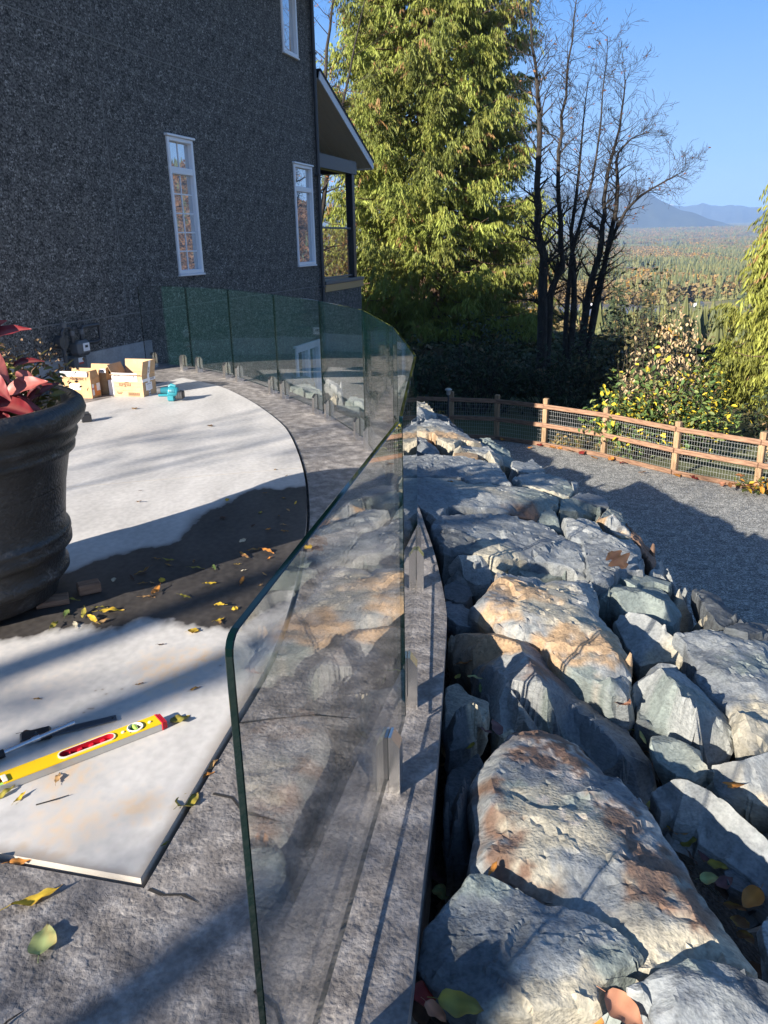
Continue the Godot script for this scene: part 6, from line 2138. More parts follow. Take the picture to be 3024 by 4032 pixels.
	rock("small dark rock with one sunlit chip beside the second spigot",[24,-18,-279,29,-18,-282,32,-19,-275,38,-20,-272,40,-20,-271,39,-20,-265,36,-20,-256,32,-20,-246,27,-19,-241,22,-18,-238,21,-18,-249],[30,-5,-249,35,-5,-245,31,-6,-238,25,-6,-246],5,[34,-247,3,24,-246,6],45,0)  # cream spot paints the lit chip, dark spot the shaded side
	rock("big brown and cream boulder with white veins in the foreground",[27,-9,-209,31,-8,-216,39,-8,-227,44,-8,-234,53,-9,-236,59,-12,-237,65,-13,-233,70,-15,-224,72,-16,-219,76,-15,-217,79,-16,-206,81,-16,-197,83,-17,-187,84,-17,-179,84,-17,-173,86,-18,-158,89,-19,-146,76,-17,-144,57,-14,-143,47,-12,-158,36,-10,-162,28,-10,-168,23,-10,-171,23,-10,-178,26,-10,-187,26,-10,-198],[44,-6,-228,53,-7,-229,37,-4,-215,32,-4,-204,43,-5,-207,62,-9,-220,56,-7,-203,66,-9,-204,30,-4,-190,26,-5,-173,35,-5,-182,46,-5,-185,60,-7,-182,76,-12,-187,37,-6,-170,50,-7,-169,62,-9,-166,76,-12,-169,80,-13,-152,64,-11,-152,83,-15,-143],3,[52,-229,4,47,-218,4,64,-229,4,56,-218,4,32,-200,4,31,-187,4,28,-179,4,30,-170,4,31,-167,4,37,-190,3,44,-192,3,39,-181,3,46,-180,3,52,-193,3,41,-172,3,46,-224,0,34,-212,1,28,-205,1,27,-191,1,24,-174,1,42,-207,0,53,-208,0,63,-206,0,72,-204,0,69,-215,0,38,-200,5,56,-193,5,56,-181,3,67,-180,4,74,-179,4,77,-173,4,76,-163,4,80,-159,4,64,-165,4,65,-158,3,67,-154,0,81,-153,3,67,-149,3,51,-165,1,60,-167,1,73,-196,4,76,-206,0,79,-189,1,57,-171,1,66,-236,4,81,-171,5],40,2)
	rock("shaded slab wedged between deck edge and the brown veined boulder",[21,-24,-232,25,-25,-238,33,-26,-247,33,-26,-242,28,-25,-231,27,-25,-218,27,-25,-206,24,-25,-195,23,-25,-191,17,-24,-189,19,-24,-211],[24,-6,-208,20,-7,-193],6,[],45,0)
	rock("grey rock with pointed top overlapping the veined boulder at lower left",[21,-4,-164,24,-4,-164,29,-5,-162,33,-6,-160,38,-7,-157,40,-7,-156,43,-7,-156,46,-7,-155,51,-8,-154,56,-9,-150,59,-10,-146,60,-11,-145,54,-10,-141,49,-10,-137,47,-10,-136,46,-10,-132,42,-10,-131,38,-9,-130,29,-8,-128,22,-7,-129,19,-7,-128,17,-7,-132,13,-7,-133,9,-7,-135,6,-8,-140,8,-6,-146,8,-5,-147,13,-5,-154,18,-4,-159],[20,-3,-162,25,-5,-156,27,-5,-148,15,-5,-145,34,-5,-152,28,-4,-146,35,-5,-143,45,-6,-147,29,-6,-145,37,-6,-139,25,-6,-136,46,-7,-140,30,-7,-130,41,-8,-132,56,-9,-145,20,-6,-137],0,[23,-163,5,25,-154,0,15,-142,6,23,-136,6,37,-138,1,49,-149,1,30,-130,3,42,-132,3,40,-152,0,50,-143,5],30,0)
	rock("broad grey rock filling the lower right corner",[53,-8,-133,57,-8,-135,62,-8,-138,67,-8,-139,70,-8,-141,75,-10,-142,81,-11,-141,86,-13,-139,89,-14,-138,86,-15,-129,75,-13,-121,60,-11,-122,57,-10,-127,58,-10,-131,57,-8,-132],[64,-6,-135,71,-7,-135,78,-9,-133,62,-7,-128,72,-9,-127,57,-7,-132],0,[61,-140,1,71,-142,5,77,-136,1,64,-132,0,85,-140,6],30,0)
	rock("large shaded rock holding a dry brown maple leaf",[120,-22,-493,125,-23,-490,135,-26,-503,142,-27,-498,142,-27,-472,149,-28,-467,159,-31,-472,159,-31,-460,154,-29,-438,147,-27,-415,141,-25,-414,131,-23,-408,125,-22,-396,117,-20,-385,110,-19,-380,118,-21,-426,122,-22,-450,113,-20,-455],[126,-19,-473,134,-20,-464,144,-22,-443,149,-23,-430,127,-20,-416,117,-19,-395],0,[125,-478,1,152,-437,1,129,-436,0],45,0)
	rock("orange stained knob of rock on the outer crest",[150,-33,-519,163,-37,-546,173,-40,-562,177,-41,-556,171,-39,-525,167,-37,-495,166,-37,-487,157,-34,-485,154,-34,-499],[156,-25,-506,153,-25,-482,149,-25,-496],2,[153,-515,2,162,-524,5,155,-485,2,157,-502,1,159,-480,3],45,0)
	rock("steep reddish slab falling to the gravel below the orange knob",[172,-38,-525,173,-39,-506,173,-40,-483,171,-40,-460,164,-38,-443,162,-35,-459,164,-35,-481],[163,-32,-470,163,-33,-453],4,[],45,0)
	rock("thin pale slab bridging beneath the dry maple leaf",[132,-28,-411,139,-29,-420,150,-32,-419,158,-34,-415,164,-35,-413,160,-34,-406,153,-32,-409,142,-30,-403,138,-29,-396,131,-27,-404],[133,-21,-396,145,-24,-393],5,[],45,0)
	rock("long knife edged rock lit along its crest above the gravel",[156,-33,-425,165,-31,-434,169,-34,-436,170,-35,-406,171,-36,-377,173,-40,-367,175,-56,-395,157,-51,-387,169,-50,-406,168,-47,-428,168,-39,-421,163,-36,-427],[158,-25,-415,159,-25,-396,161,-26,-376,162,-27,-361,155,-28,-366],3,[162,-423,1,161,-383,3,163,-405,1,154,-355,6,152,-375,6],45,0)
	rock("blue-grey rock with one patch of sun left of the knife edged rock",[117,-28,-397,133,-31,-405,140,-32,-401,146,-34,-411,156,-36,-410,157,-36,-401,157,-36,-387,156,-36,-376,145,-33,-358,141,-32,-358,135,-31,-365,125,-29,-366,123,-29,-365,113,-27,-377],[119,-19,-370,134,-21,-372,142,-23,-365,132,-23,-356],5,[],45,0)
	rock("egg shaped boulder half in sun right of the orange boulder",[116,-31,-359,119,-28,-360,124,-26,-358,129,-26,-356,134,-26,-348,138,-29,-340,141,-31,-332,143,-34,-328,144,-37,-328,138,-36,-327,135,-37,-330,130,-38,-331,120,-39,-328,119,-39,-334,117,-35,-344],[117,-16,-334,120,-14,-320,124,-15,-307,130,-21,-306,114,-20,-317,116,-19,-306],1,[121,-341,1,128,-326,3,112,-328,0,116,-306,6],45,0)
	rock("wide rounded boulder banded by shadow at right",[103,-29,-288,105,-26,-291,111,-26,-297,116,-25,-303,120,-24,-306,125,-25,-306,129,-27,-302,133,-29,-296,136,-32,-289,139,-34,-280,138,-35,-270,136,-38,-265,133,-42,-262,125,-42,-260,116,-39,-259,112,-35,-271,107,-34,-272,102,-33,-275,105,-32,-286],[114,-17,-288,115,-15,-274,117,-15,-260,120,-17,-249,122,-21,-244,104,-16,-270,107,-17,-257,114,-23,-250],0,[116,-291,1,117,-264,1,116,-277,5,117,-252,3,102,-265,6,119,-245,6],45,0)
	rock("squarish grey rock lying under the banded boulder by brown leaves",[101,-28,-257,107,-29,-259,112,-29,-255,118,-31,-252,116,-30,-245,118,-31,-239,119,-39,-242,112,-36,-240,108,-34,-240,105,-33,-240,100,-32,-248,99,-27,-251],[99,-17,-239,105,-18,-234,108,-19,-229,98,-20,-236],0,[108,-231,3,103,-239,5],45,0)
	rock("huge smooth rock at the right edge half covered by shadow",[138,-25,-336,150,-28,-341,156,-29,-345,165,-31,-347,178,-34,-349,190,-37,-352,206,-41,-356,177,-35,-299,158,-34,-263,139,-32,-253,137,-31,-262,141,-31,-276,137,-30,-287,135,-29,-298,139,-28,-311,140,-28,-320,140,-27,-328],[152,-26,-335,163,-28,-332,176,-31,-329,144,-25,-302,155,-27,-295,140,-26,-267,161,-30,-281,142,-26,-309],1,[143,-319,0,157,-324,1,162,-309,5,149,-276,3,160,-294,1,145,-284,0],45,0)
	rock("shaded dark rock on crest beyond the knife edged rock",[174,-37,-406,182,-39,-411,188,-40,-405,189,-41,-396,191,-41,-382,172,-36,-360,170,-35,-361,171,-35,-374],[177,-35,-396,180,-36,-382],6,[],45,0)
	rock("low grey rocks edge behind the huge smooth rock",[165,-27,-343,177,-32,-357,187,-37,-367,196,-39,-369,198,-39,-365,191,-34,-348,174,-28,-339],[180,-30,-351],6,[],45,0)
	rock("long dark rock with two bright sunlit strips at right",[91,-29,-226,95,-27,-228,98,-23,-226,101,-21,-222,108,-23,-220,112,-25,-215,116,-27,-208,120,-29,-204,122,-31,-202,120,-38,-193,117,-41,-191,114,-40,-199,109,-39,-204,107,-39,-208,103,-38,-212,105,-35,-216,97,-34,-218,97,-32,-221,92,-31,-219],[96,-15,-214,98,-16,-208,99,-17,-202,100,-17,-195,103,-18,-187,106,-21,-180,106,-20,-204,111,-22,-197,102,-27,-200,105,-28,-192],0,[99,-213,1,104,-195,1,93,-212,6,108,-193,0],45,0)  # pale spots paint the sunlit strips, the dark one the shaded flank
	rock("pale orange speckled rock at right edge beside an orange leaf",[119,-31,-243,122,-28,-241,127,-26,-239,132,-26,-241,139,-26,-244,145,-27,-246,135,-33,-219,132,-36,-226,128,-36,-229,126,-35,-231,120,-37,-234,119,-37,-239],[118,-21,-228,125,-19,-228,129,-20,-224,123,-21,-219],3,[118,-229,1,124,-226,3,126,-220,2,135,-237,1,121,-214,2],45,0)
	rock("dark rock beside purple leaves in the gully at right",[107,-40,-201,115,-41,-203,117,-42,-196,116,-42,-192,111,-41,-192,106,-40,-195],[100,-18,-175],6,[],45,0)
	rock("pale rock chip cut by the right picture edge",[107,-36,-176,111,-37,-180,115,-37,-181,107,-36,-163,104,-36,-164,105,-36,-170],[99,-18,-157],1,[],45,0)
	rock("blocky grey-green rock between deck and big ridge boulder",[46,-24,-353,52,-25,-342,48,-24,-338,43,-23,-340],[47,-16,-329],6,[],45,0)
	rock("mossy green-grey rock behind fifth glass panel left of its pale neighbour",[-169,-54,-1277,-164,-54,-1314,-162,-54,-1356,-151,-54,-1341,-141,-54,-1292,-143,-54,-1250,-158,-54,-1247],[-151,-44,-1259],5,[],45,0)
	rock("pale cream rock behind fifth glass panel",[-141,-54,-1245,-139,-54,-1300,-126,-54,-1314,-113,-54,-1278,-106,-54,-1250,-109,-54,-1223,-128,-54,-1230],[-120,-44,-1226],3,[],45,0)
	rock("upright pale slab rock seen through sixth glass panel",[-85,-50,-1180,-87,-50,-1253,-70,-50,-1211,-61,-50,-1185,-58,-50,-1113,-75,-50,-1146],[-75,-41,-1151,-65,-42,-1132],1,[],45,0)
	rock("jagged long rock row lying at the foot of fifth glass panel",[-139,-52,-1197,-132,-52,-1227,-113,-52,-1212,-92,-52,-1167,-83,-52,-1112,-96,-52,-1106,-112,-52,-1139,-131,-52,-1164],[-117,-44,-1145,-95,-45,-1110],5,[],45,0)
	rock("small yellowish stone at the foot of the sixth glass panel",[-69,-45,-1063,-67,-45,-1102,-60,-45,-1073,-61,-45,-1052],[-64,-41,-1060],3,[],45,0)
	rock("rounded rocky lump at right foot of the sixth glass panel",[-49,-47,-1047,-43,-47,-1085,-27,-47,-1065,-20,-46,-1044,-22,-47,-993,-36,-47,-1007],[-36,-38,-1014,-26,-40,-997],5,[],45,0)
	rock("low flat stone under the sixth glass panel by its right spigot",[-60,-47,-1020,-49,-46,-1012,-29,-46,-998,-29,-47,-965,-42,-47,-970,-55,-47,-988],[-42,-41,-969],5,[],45,0)

func build_leaves():
	fallen(-2.446,0.016,-7.721,9.0,2,5,84,5,"curled tan leaf propped like a tent nearest the teal blower",0)
	fallen(-1.530,0.016,-6.871,7.0,2,0,142,6,"curled brown leaf alone between blower and curved joint",0)
	fallen(-1.596,0.016,-4.943,3.0,0,9,23,11,"tiny dark brown leaf on pale slab above the wet patch tip at left",0)
	fallen(-1.535,0.016,-4.705,6.0,0,0,330,18,"thin brown curled leaf on pale concrete right of the planter",0)
	fallen(-0.985,0.016,-4.714,5.0,1,1,275,7,"yellow leaf on pale concrete left of the wet patch tip",0)
	fallen(-0.766,0.016,-4.843,5.0,0,0,193,8,"short brown leaf on pale slab beside the wet patch tip in the middle",0)
	fallen(-0.630,0.016,-4.736,4.0,1,0,62,5,"tiny brown leaf on pale slab beside the wet patch tip by the curved joint",0)
	fallen(-0.544,0.016,-4.623,5.0,0,1,77,20,"short yellow leaf on pale slab beside the wet patch tip by the curved joint",0)
	fallen(-0.575,0.016,-4.481,6.0,0,5,298,18,"short tan leaf on pale slab beside the wet patch tip by the curved joint",0)
	fallen(-0.738,0.016,-4.451,4.0,1,3,288,7,"tiny olive leaf on pale slab beside the wet patch tip by the curved joint",0)
	fallen(-0.621,0.016,-4.385,4.0,0,0,111,15,"tiny brown leaf on the wet dark patch, far end, right of its middle",0)
	fallen(-0.746,0.016,-4.207,4.0,1,9,263,19,"tiny dark brown leaf on the wet dark patch, far end, right of its middle",0)
	fallen(-0.946,0.016,-4.366,5.0,1,9,316,5,"short dark brown leaf on the wet dark patch, far end, in its middle",0)
	fallen(-0.768,0.016,-3.972,5.0,1,10,218,16,"whitish leaf lying on the wet dark patch",0)
	fallen(-0.654,0.016,-4.156,4.0,1,2,182,7,"tiny orange leaf on the wet dark patch, far half, right of its middle",0)
	fallen(-0.579,0.016,-4.234,5.0,0,5,170,5,"short tan leaf on the wet dark patch, far end, towards the glass",0)
	fallen(-0.552,0.016,-4.109,7.0,0,0,336,19,"short brown leaf on the wet dark patch, far half, towards the glass",0)
	fallen(-0.691,0.016,-3.842,9.0,0,0,197,9,"long brown leaf on the wet dark patch, far half, right of its middle",0)
	fallen(-0.609,0.016,-3.817,10.0,0,2,327,14,"long orange leaf on the wet dark patch, far half, towards the glass",0)
	fallen(-0.722,0.016,-3.755,9.0,0,0,317,19,"long brown leaf on the wet dark patch, far half, right of its middle",0)
	fallen(-0.742,0.016,-3.651,4.0,0,1,183,11,"tiny yellow leaf on the wet dark patch, near half, right of its middle",0)
	fallen(-0.697,0.016,-3.572,4.0,0,10,215,11,"tiny cream leaf on the wet dark patch, near half, right of its middle",0)
	fallen(-0.587,0.016,-3.733,5.0,0,2,58,9,"short orange leaf on the wet dark patch, far half, towards the glass",0)
	fallen(-0.848,0.016,-3.612,8.0,0,11,292,4,"green lance shaped leaf on the wet dark patch",0)
	fallen(-0.931,0.016,-3.605,9.0,0,3,16,15,"long olive leaf on the wet dark patch, near half, in its middle",0)
	fallen(-0.969,0.016,-3.701,6.0,0,0,100,13,"short brown leaf on the wet dark patch, far half, in its middle",0)
	fallen(-1.171,0.016,-3.746,6.0,0,0,169,10,"short brown leaf on the wet dark patch, far half, left of its middle",0)
	fallen(-1.100,0.016,-3.725,8.0,0,3,359,7,"long olive leaf on the wet dark patch, far half, left of its middle",0)
	fallen(-1.088,0.016,-3.659,6.0,0,0,148,7,"short brown leaf on the wet dark patch, near half, left of its middle",0)
	fallen(-1.197,0.016,-3.570,11.0,0,0,227,8,"long brown leaf on the wet dark patch, near half, left of its middle",0)
	fallen(-1.226,0.016,-3.506,6.0,0,9,128,17,"short dark brown leaf on the wet dark patch, near half, left of its middle",0)
	fallen(-1.072,0.016,-3.473,5.0,1,1,115,14,"short yellow leaf on the wet dark patch, near half, left of its middle",0)
	fallen(-1.111,0.016,-3.445,4.0,0,5,325,5,"tiny tan leaf on the wet dark patch, near half, left of its middle",0)
	fallen(-1.155,0.016,-3.439,6.0,0,0,22,8,"short brown leaf on the wet dark patch, near half, left of its middle",0)
	fallen(-1.307,0.016,-3.484,4.0,1,10,275,15,"tiny cream leaf on the wet dark patch, near half, right by the planter",0)
	fallen(-0.682,0.016,-3.447,9.0,0,2,85,9,"long orange leaf on the wet dark patch, near half, right of its middle",0)
	fallen(-0.587,0.016,-3.388,5.0,0,5,63,12,"short tan leaf on the wet dark patch, near half, towards the glass",0)
	fallen(-0.824,0.016,-3.416,7.0,0,1,15,16,"short yellow leaf on the wet dark patch, near half, in its middle",0)
	fallen(-0.584,0.016,-3.514,4.0,0,5,322,21,"tiny tan leaf on the wet dark patch, near half, towards the glass",0)
	fallen(-1.064,0.016,-3.326,12.0,0,2,264,21,"long bright orange leaf on the wet patch right of the planter",0)
	fallen(-1.086,0.016,-3.281,8.0,0,5,6,9,"long tan leaf on the wet dark patch, near half, left of its middle",0)
	fallen(-0.912,0.016,-3.273,7.0,0,3,347,17,"short olive leaf on the wet dark patch, near half, in its middle",0)
	fallen(-0.742,0.016,-3.176,9.0,0,1,147,20,"long yellow leaf on the wet dark patch, near edge, right of its middle",0)
	fallen(-0.665,0.016,-3.140,4.0,1,1,223,18,"tiny yellow leaf on the wet dark patch, near edge, right of its middle",0)
	fallen(-0.707,0.016,-3.018,6.0,0,0,105,7,"short brown leaf on the wet dark patch, near edge, right of its middle",0)
	fallen(-0.805,0.016,-2.944,6.0,1,1,159,6,"yellow folded leaf at the near edge of the wet patch",0)
	fallen(-1.265,0.016,-3.062,10.0,0,1,137,21,"long yellow leaf on the wet dark patch, near edge, right by the planter",0)
	fallen(-1.325,0.016,-3.024,8.0,0,10,119,4,"long cream leaf on the wet dark patch, near edge, right by the planter",0)
	fallen(-1.208,0.016,-3.143,13.0,0,1,16,7,"long bright yellow leaf near the foot of the planter",0)
	fallen(-1.321,0.016,-3.116,10.0,0,3,282,10,"long olive leaf on the wet dark patch, near edge, right by the planter",0)
	fallen(-1.401,0.016,-3.130,12.0,0,11,104,5,"long green leaf on the wet dark patch, near edge, right by the planter",0)
	fallen(-1.266,0.016,-3.177,8.0,0,3,353,11,"long olive leaf on the wet dark patch, near edge, right by the planter",0)
	fallen(-0.401,0.016,-3.873,7.0,1,1,74,5,"yellow leaf seen through the top of the nearest glass panel",0)
	fallen(-0.767,0.016,-5.401,2.5,1,0,19,7,"tiny brown leaf on pale slab above the wet patch tip in the middle",0)
	fallen(-0.671,0.016,-5.231,4.0,0,0,243,6,"tiny brown leaf on pale slab above the wet patch tip by the curved joint",0)
	fallen(-1.431,0.016,-3.262,10.0,0,3,14,12,"long olive leaf on the wet dark patch, near half, right by the planter",0)
	fallen(-1.405,0.016,-3.008,10.0,0,3,89,21,"long olive leaf on the wet dark patch, near edge, right by the planter",0)
	fallen(-1.211,0.016,-3.039,8.0,0,5,44,13,"long tan leaf on the wet dark patch, near edge, left of its middle",0)
	fallen(-0.701,0.014,-2.295,9.0,1,3,50,11,"yellow-green curled leaf at the end of the yellow level",0)
	fallen(-1.002,0.014,-1.999,7.0,0,5,100,7,"tan curled leaf in front of the yellow level",0)
	fallen(-1.130,0.014,-1.930,8.0,0,3,60,13,"yellow-green leaf at the left edge below the yellow level",0)
	fallen(-1.078,0.014,-1.912,6.0,0,1,70,8,"thin yellow leaf below the left end of the yellow level",0)
	fallen(-0.877,0.002,-1.544,14.0,0,1,30,5,"long yellow-brown leaf on the dark stamped border at lower left",0)
	fallen(-0.810,0.002,-1.413,10.5,1,4,100,7,"broad pale green oval leaf on the dark stamped border",0)
	fallen(-0.555,0.000,-2.058,9.0,0,5,60,3,"tan dry leaf stuck in the joint of the slab",0)
	fallen(-0.585,-0.000,-1.895,10.0,1,3,60,7,"dark green leaf lying in the joint of the slab",0)
	fallen(-0.556,0.000,-2.017,6.0,0,2,30,5,"small orange-brown leaf at the joint beside the tan one",0)
	fallen(-0.610,-0.000,-1.726,4.0,0,3,60,12,"tiny grey-green leaf bit low in the slab joint",0)
	fallen(-0.967,0.000,-1.672,9.0,0,2,10,12,"orange-tan leaf wedged under the near slab edge",0)
	fallen(-0.713,0.014,-3.035,8.0,0,1,60,8,"dry yellow leaf beside the corner of the nearest glass",0)
	fallen(-0.799,0.014,-2.940,6.0,1,1,20,3,"yellow leaf on pale concrete left of the glass corner",0)
	fallen(-1.167,0.014,-2.241,10.0,0,9,20,5,"dark brown leaf beside the straight steel blade",0)
	fallen(-0.907,0.014,-2.831,4.0,0,9,0,5,"tiny dark leaf curl between level and planter",0)
	fallen(-0.908,0.014,-2.532,4.0,0,0,20,5,"tiny brown leaf scrap above the level handle",0)
	fallen(-1.247,0.014,-2.444,4.0,0,0,0,5,"tiny brown leaf scrap at left above the level",0)
	fallen(-0.696,0.014,-2.490,5.0,0,0,30,12,"brown leaf scrap on the tan stain above the level end",0)
	fallen(0.954,-0.254,-2.756,10.8,1,8,51,9,"broad pink leaf in the gully beside the big orange tan boulder",1)
	fallen(0.993,-0.340,-2.804,3.4,1,1,334,23,"small yellow leaf in the gully beside the ridged tan-grey boulder",1)
	fallen(0.985,-0.379,-2.752,7.2,0,3,356,18,"small olive narrow leaf in the gully beside the big orange tan boulder",1)
	fallen(1.051,-0.389,-2.792,7.6,0,3,324,25,"small olive narrow leaf in the gully beside the wide rounded boulder",1)
	fallen(1.025,-0.386,-2.696,7.2,0,4,284,28,"pale green curled leaf below the banded boulder",1)
	fallen(1.031,-0.386,-2.829,6.8,1,9,177,10,"small dark brown leaf in the gully beside the wide rounded boulder",1)
	fallen(1.058,-0.411,-2.766,7.6,1,7,75,31,"small purple leaf in the gully beside the wide rounded boulder",1)
	fallen(1.064,-0.443,-2.681,6.8,0,5,323,32,"small tan narrow leaf in the gully beside the wide rounded boulder",1)
	fallen(1.058,-0.444,-2.574,10.1,1,6,121,25,"deep red leaf in the gap above the two striped rock",1)
	fallen(1.099,-0.451,-2.594,10.1,1,6,287,25,"crimson shaded leaf right beside the deep red one",1)
	fallen(0.939,-0.380,-2.295,7.9,1,3,293,22,"small olive leaf in the gully beside the long dark rock",1)
	fallen(0.972,-0.406,-2.286,9.4,1,7,235,26,"broad purple leaf in the gully beside the long dark rock",1)
	fallen(0.950,-0.383,-2.207,5.1,0,1,96,32,"small yellow leaf in the gully beside the veined boulder",1)
	fallen(0.992,-0.391,-2.178,9.4,2,5,344,10,"torn tan leaf with holes in the gully",1)
	fallen(1.009,-0.414,-2.148,7.2,1,3,349,33,"small olive leaf in the gully beside the long dark rock",1)
	fallen(1.052,-0.422,-2.106,10.1,1,7,240,9,"broad purple leaf in the gully at right",1)
	fallen(1.060,-0.405,-2.035,7.9,1,3,323,11,"olive pointed leaf overlapping the purple one",1)
	fallen(0.994,-0.376,-1.948,6.8,1,4,348,26,"small pale green leaf below the purple one",1)
	fallen(1.051,-0.404,-1.963,7.6,1,7,21,12,"small purple leaf in the gully beside the dark rock",1)
	fallen(1.225,-0.326,-2.323,9.4,2,2,228,23,"bright orange leaf leaning on the pale orange rock",1)
	fallen(1.406,-0.433,-2.656,9.4,1,7,268,33,"broad purple leaf in the gully beside the wide rounded boulder",1)
	fallen(1.426,-0.357,-2.655,6.8,1,3,78,8,"sunlit yellow-green leaf against the huge smooth rock",1)
	fallen(1.351,-0.488,-2.385,9.4,1,0,332,8,"broad brown leaf in the gully beside the pale orange speckled rock",1)
	fallen(1.347,-0.488,-2.324,9.4,1,7,315,11,"broad purple leaf in the gully beside the pale orange speckled rock",1)
	fallen(0.992,-0.413,-2.074,6.8,0,9,291,29,"small dark brown narrow leaf in the gully beside the long dark rock",1)
	fallen(1.282,-0.454,-2.428,8.6,1,0,316,22,"broad brown leaf in the gully beside the pale orange speckled rock",1)
	fallen(0.514,-0.112,-1.299,11.5,1,8,316,13,"large pink and yellow leaf at the bottom edge",1)
	fallen(0.511,-0.189,-1.400,7.2,1,5,241,16,"small tan leaf low at right beside the grey rock",1)
	fallen(0.451,-0.161,-1.321,7.6,1,2,321,28,"small orange leaf low at right beside the grey rock",1)
	fallen(0.582,-0.142,-1.333,6.8,0,1,169,22,"small yellow narrow leaf low at right beside the broad grey rock",1)
	fallen(0.462,-0.172,-1.352,6.0,0,1,9,8,"small yellow narrow leaf low at right beside the grey rock",1)
	fallen(1.110,-0.416,-1.903,10.1,1,2,214,21,"broad orange leaf low at right beside the dark rock",1)
	fallen(1.063,-0.448,-1.903,8.6,1,0,311,24,"broad brown leaf low at right beside the dark rock",1)
	fallen(1.068,-0.469,-1.868,9.4,1,0,49,17,"broad brown leaf low at right beside the dark rock",1)
	fallen(1.049,-0.444,-1.968,7.9,1,9,276,22,"small dark brown leaf low at right beside the dark rock",1)
	fallen(0.589,-0.339,-1.558,7.2,1,0,3,30,"small brown leaf low at right beside the grey rock",1)
	fallen(0.425,-0.177,-1.343,6.8,1,9,297,10,"small dark brown leaf low at right beside the grey rock",1)
	fallen(1.098,-0.471,-2.019,7.9,1,7,195,18,"small purple leaf low at right beside the dark rock",1)
	fallen(1.074,-0.491,-1.834,7.9,1,0,283,16,"small brown leaf low at right beside the pale rock chip",1)
	fallen(0.364,-0.167,-1.327,7.6,1,5,84,21,"small tan leaf low at right beside the grey rock",1)
	fallen(0.148,-0.073,-1.289,12.2,1,3,347,10,"big olive and rust leaf standing at bottom beside the deck edge",1)
	fallen(0.075,-0.109,-1.347,9.4,1,6,41,24,"dark red leaf tucked under the deck edge at bottom",1)
	fallen(0.093,-0.084,-1.283,7.2,1,8,318,21,"curled pink leaf rim beside the dark red leaf",1)
	fallen(0.053,-0.156,-1.350,10.1,1,9,156,31,"broad dark brown leaf in the lower gap beside the grey rock",1)
	fallen(0.151,-0.359,-1.901,6.8,1,4,279,9,"lone pale green leaf in the black gap by the deck edge",1)
	fallen(0.154,-0.407,-2.011,10.1,1,9,317,13,"broad dark brown leaf in the lower gap beside the shaded slab",1)
	fallen(0.194,-0.404,-1.989,8.6,1,9,108,30,"broad dark brown leaf in the lower gap beside the shaded slab",1)
	fallen(0.333,-0.142,-1.312,6.8,1,8,152,29,"small pink leaf in the lower gap beside the grey rock",1)
	fallen(0.368,-0.148,-1.315,6.8,0,1,60,31,"small yellow narrow leaf in the lower gap beside the grey rock",1)
	fallen(0.237,-0.146,-1.315,7.2,1,3,63,12,"small olive leaf in the lower gap beside the grey rock",1)
	fallen(0.269,-0.152,-1.316,6.8,0,5,177,17,"small tan narrow leaf in the lower gap beside the grey rock",1)
	fallen(0.491,-0.295,-3.956,7.6,1,6,195,32,"dark red leaf between flat topped block and orange boulder",1)
	fallen(0.362,-0.272,-3.472,8.5,1,3,255,8,"broad olive leaf in the gap beside the dark smooth rock",1)
	fallen(0.408,-0.279,-3.472,6.8,0,0,112,22,"small brown narrow leaf in the gap beside the dark smooth rock",1)
	fallen(0.339,-0.248,-3.072,10.2,1,2,175,27,"rust coloured leaf in the shade by the ridged boulder",1)
	fallen(0.366,-0.215,-2.912,8.5,0,4,174,10,"pale grey-green narrow leaf by the ridged boulder",1)
	fallen(0.382,-0.219,-2.826,6.0,0,11,88,30,"small green narrow leaf in the gap beside the ridged tan-grey boulder",1)
	fallen(0.320,-0.264,-3.239,8.5,2,9,128,28,"broad dark brown leaf in the gap beside the ridged tan-grey boulder",1)
	fallen(0.317,-0.168,-4.107,6.0,0,1,354,24,"yellow blade of leaf beside the third spigot",1)
	fallen(0.302,-0.263,-2.985,8.5,0,3,243,24,"broad olive narrow leaf in the gap beside the ridged tan-grey boulder",1)
	fallen(0.401,-0.188,-2.499,8.5,1,7,112,32,"broad purple leaf in the gap beside the small dark rock",1)
	fallen(0.355,-0.181,-2.468,7.6,1,7,168,32,"small purple leaf in the gap beside the shaded slab",1)
	fallen(0.293,-0.212,-2.424,6.8,1,3,110,31,"small olive leaf in the gap beside the small dark rock",1)
	fallen(0.240,-0.360,-2.567,8.5,0,0,283,24,"broad brown narrow leaf in the gap beside the small dark rock",1)
	fallen(0.148,-0.359,-1.897,6.8,1,4,159,11,"small pale green leaf in the gap beside the shaded slab",1)
	fallen(0.152,-0.407,-2.006,11.9,1,7,277,17,"broad purple leaf in the gap beside the shaded slab",1)
	fallen(0.270,-0.054,-1.668,6.8,0,2,238,11,"slim orange leaf stem lying on the veined boulder",1)
	fallen(0.222,-0.358,-2.527,7.6,0,5,29,11,"small tan narrow leaf in the gap beside the small dark rock",1)
	fallen(1.279,-0.165,-3.995,17.0,2,9,291,30,"large dry dark maple leaf standing on the shaded rock",1)
	fallen(1.244,-0.249,-3.988,6.8,1,0,63,32,"small brown leaf on rock beside the large shaded rock",1)
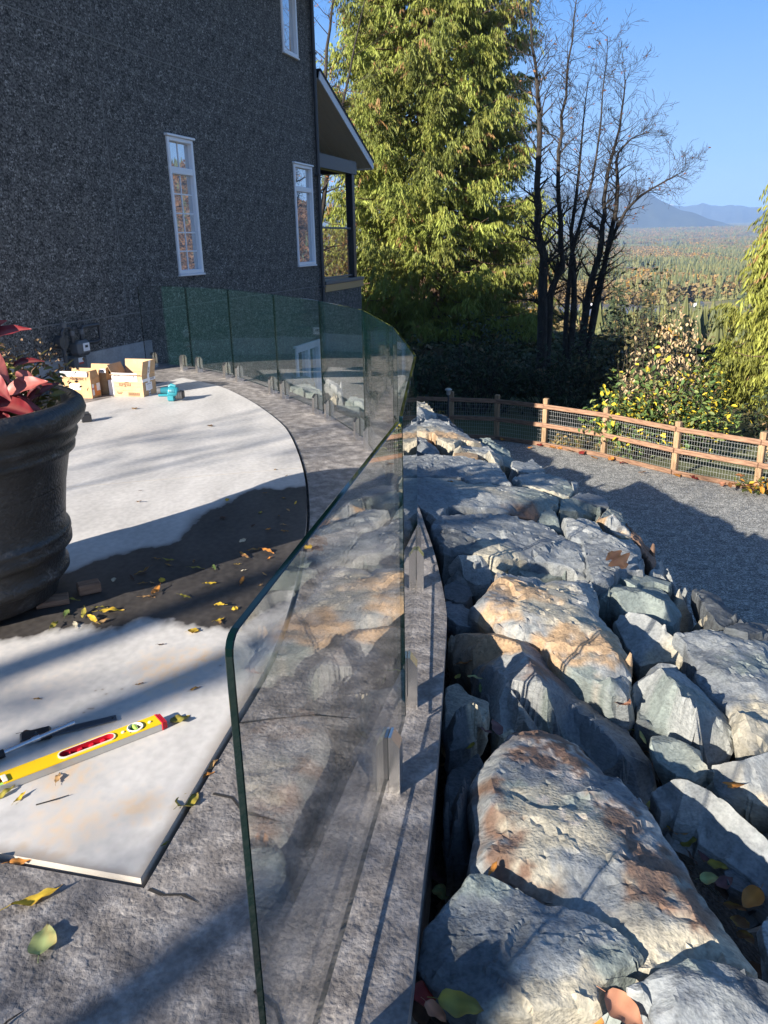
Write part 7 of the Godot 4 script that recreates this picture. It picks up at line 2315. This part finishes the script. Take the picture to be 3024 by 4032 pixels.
	fallen(0.472,-0.077,-5.308,6.0,1,2,133,23,"lone rust leaf flat on the broad grey slab",1)
	fallen(3.146,-2.670,-16.305,15.5,2,2,223,7,"orange maple leaf on gravel left of the first sunlit fence post",2)
	fallen(3.380,-2.670,-16.490,15.8,2,6,337,9,"red maple leaf on gravel right at the first sunlit fence post",2)
	fallen(3.623,-2.670,-16.328,17.6,2,2,117,12,"orange maple leaf on gravel right at the first sunlit fence post",2)
	fallen(3.759,-2.670,-16.197,13.2,2,2,7,28,"orange maple leaf on gravel right at the first sunlit fence post",2)
	fallen(4.103,-2.670,-15.742,18.8,2,6,288,25,"red maple leaf on gravel left of the second sunlit fence post",2)
	fallen(4.246,-2.670,-15.360,19.7,2,2,57,19,"orange maple leaf on gravel right at the second sunlit fence post",2)
	fallen(4.558,-2.670,-15.211,16.5,2,2,206,28,"orange maple leaf on gravel right at the second sunlit fence post",2)
	fallen(4.721,-2.670,-14.970,18.3,2,6,348,7,"red maple leaf on gravel right at the second sunlit fence post",2)
	fallen(4.882,-2.670,-14.244,17.6,2,2,243,23,"orange maple leaf on gravel left of the third sunlit fence post",2)
	fallen(5.460,-2.670,-14.017,17.3,2,2,299,12,"orange maple leaf on gravel right at the third sunlit fence post",2)
	fallen(5.689,-2.670,-13.818,19.5,2,6,146,19,"red maple leaf on gravel right at the third sunlit fence post",2)
	fallen(6.035,-2.670,-13.413,19.3,2,8,253,12,"pink maple leaf on gravel left of the fourth sunlit fence post",2)
	fallen(6.499,-2.670,-13.425,14.6,2,0,117,20,"brown maple leaf on gravel right at the fourth sunlit fence post",2)
	fallen(3.910,-2.670,-15.949,20.0,2,0,323,15,"brown maple leaf on gravel left of the second sunlit fence post",2)
	fallen(5.235,-2.670,-14.511,15.8,2,0,294,12,"brown maple leaf on gravel right at the third sunlit fence post",2)
	fallen(2.868,-2.670,-17.062,15.9,2,0,4,9,"brown maple leaf on gravel right of the last shaded fence post",2)
	fallen(2.663,-2.670,-17.079,16.8,2,2,249,20,"orange maple leaf on gravel right at the last shaded fence post",2)
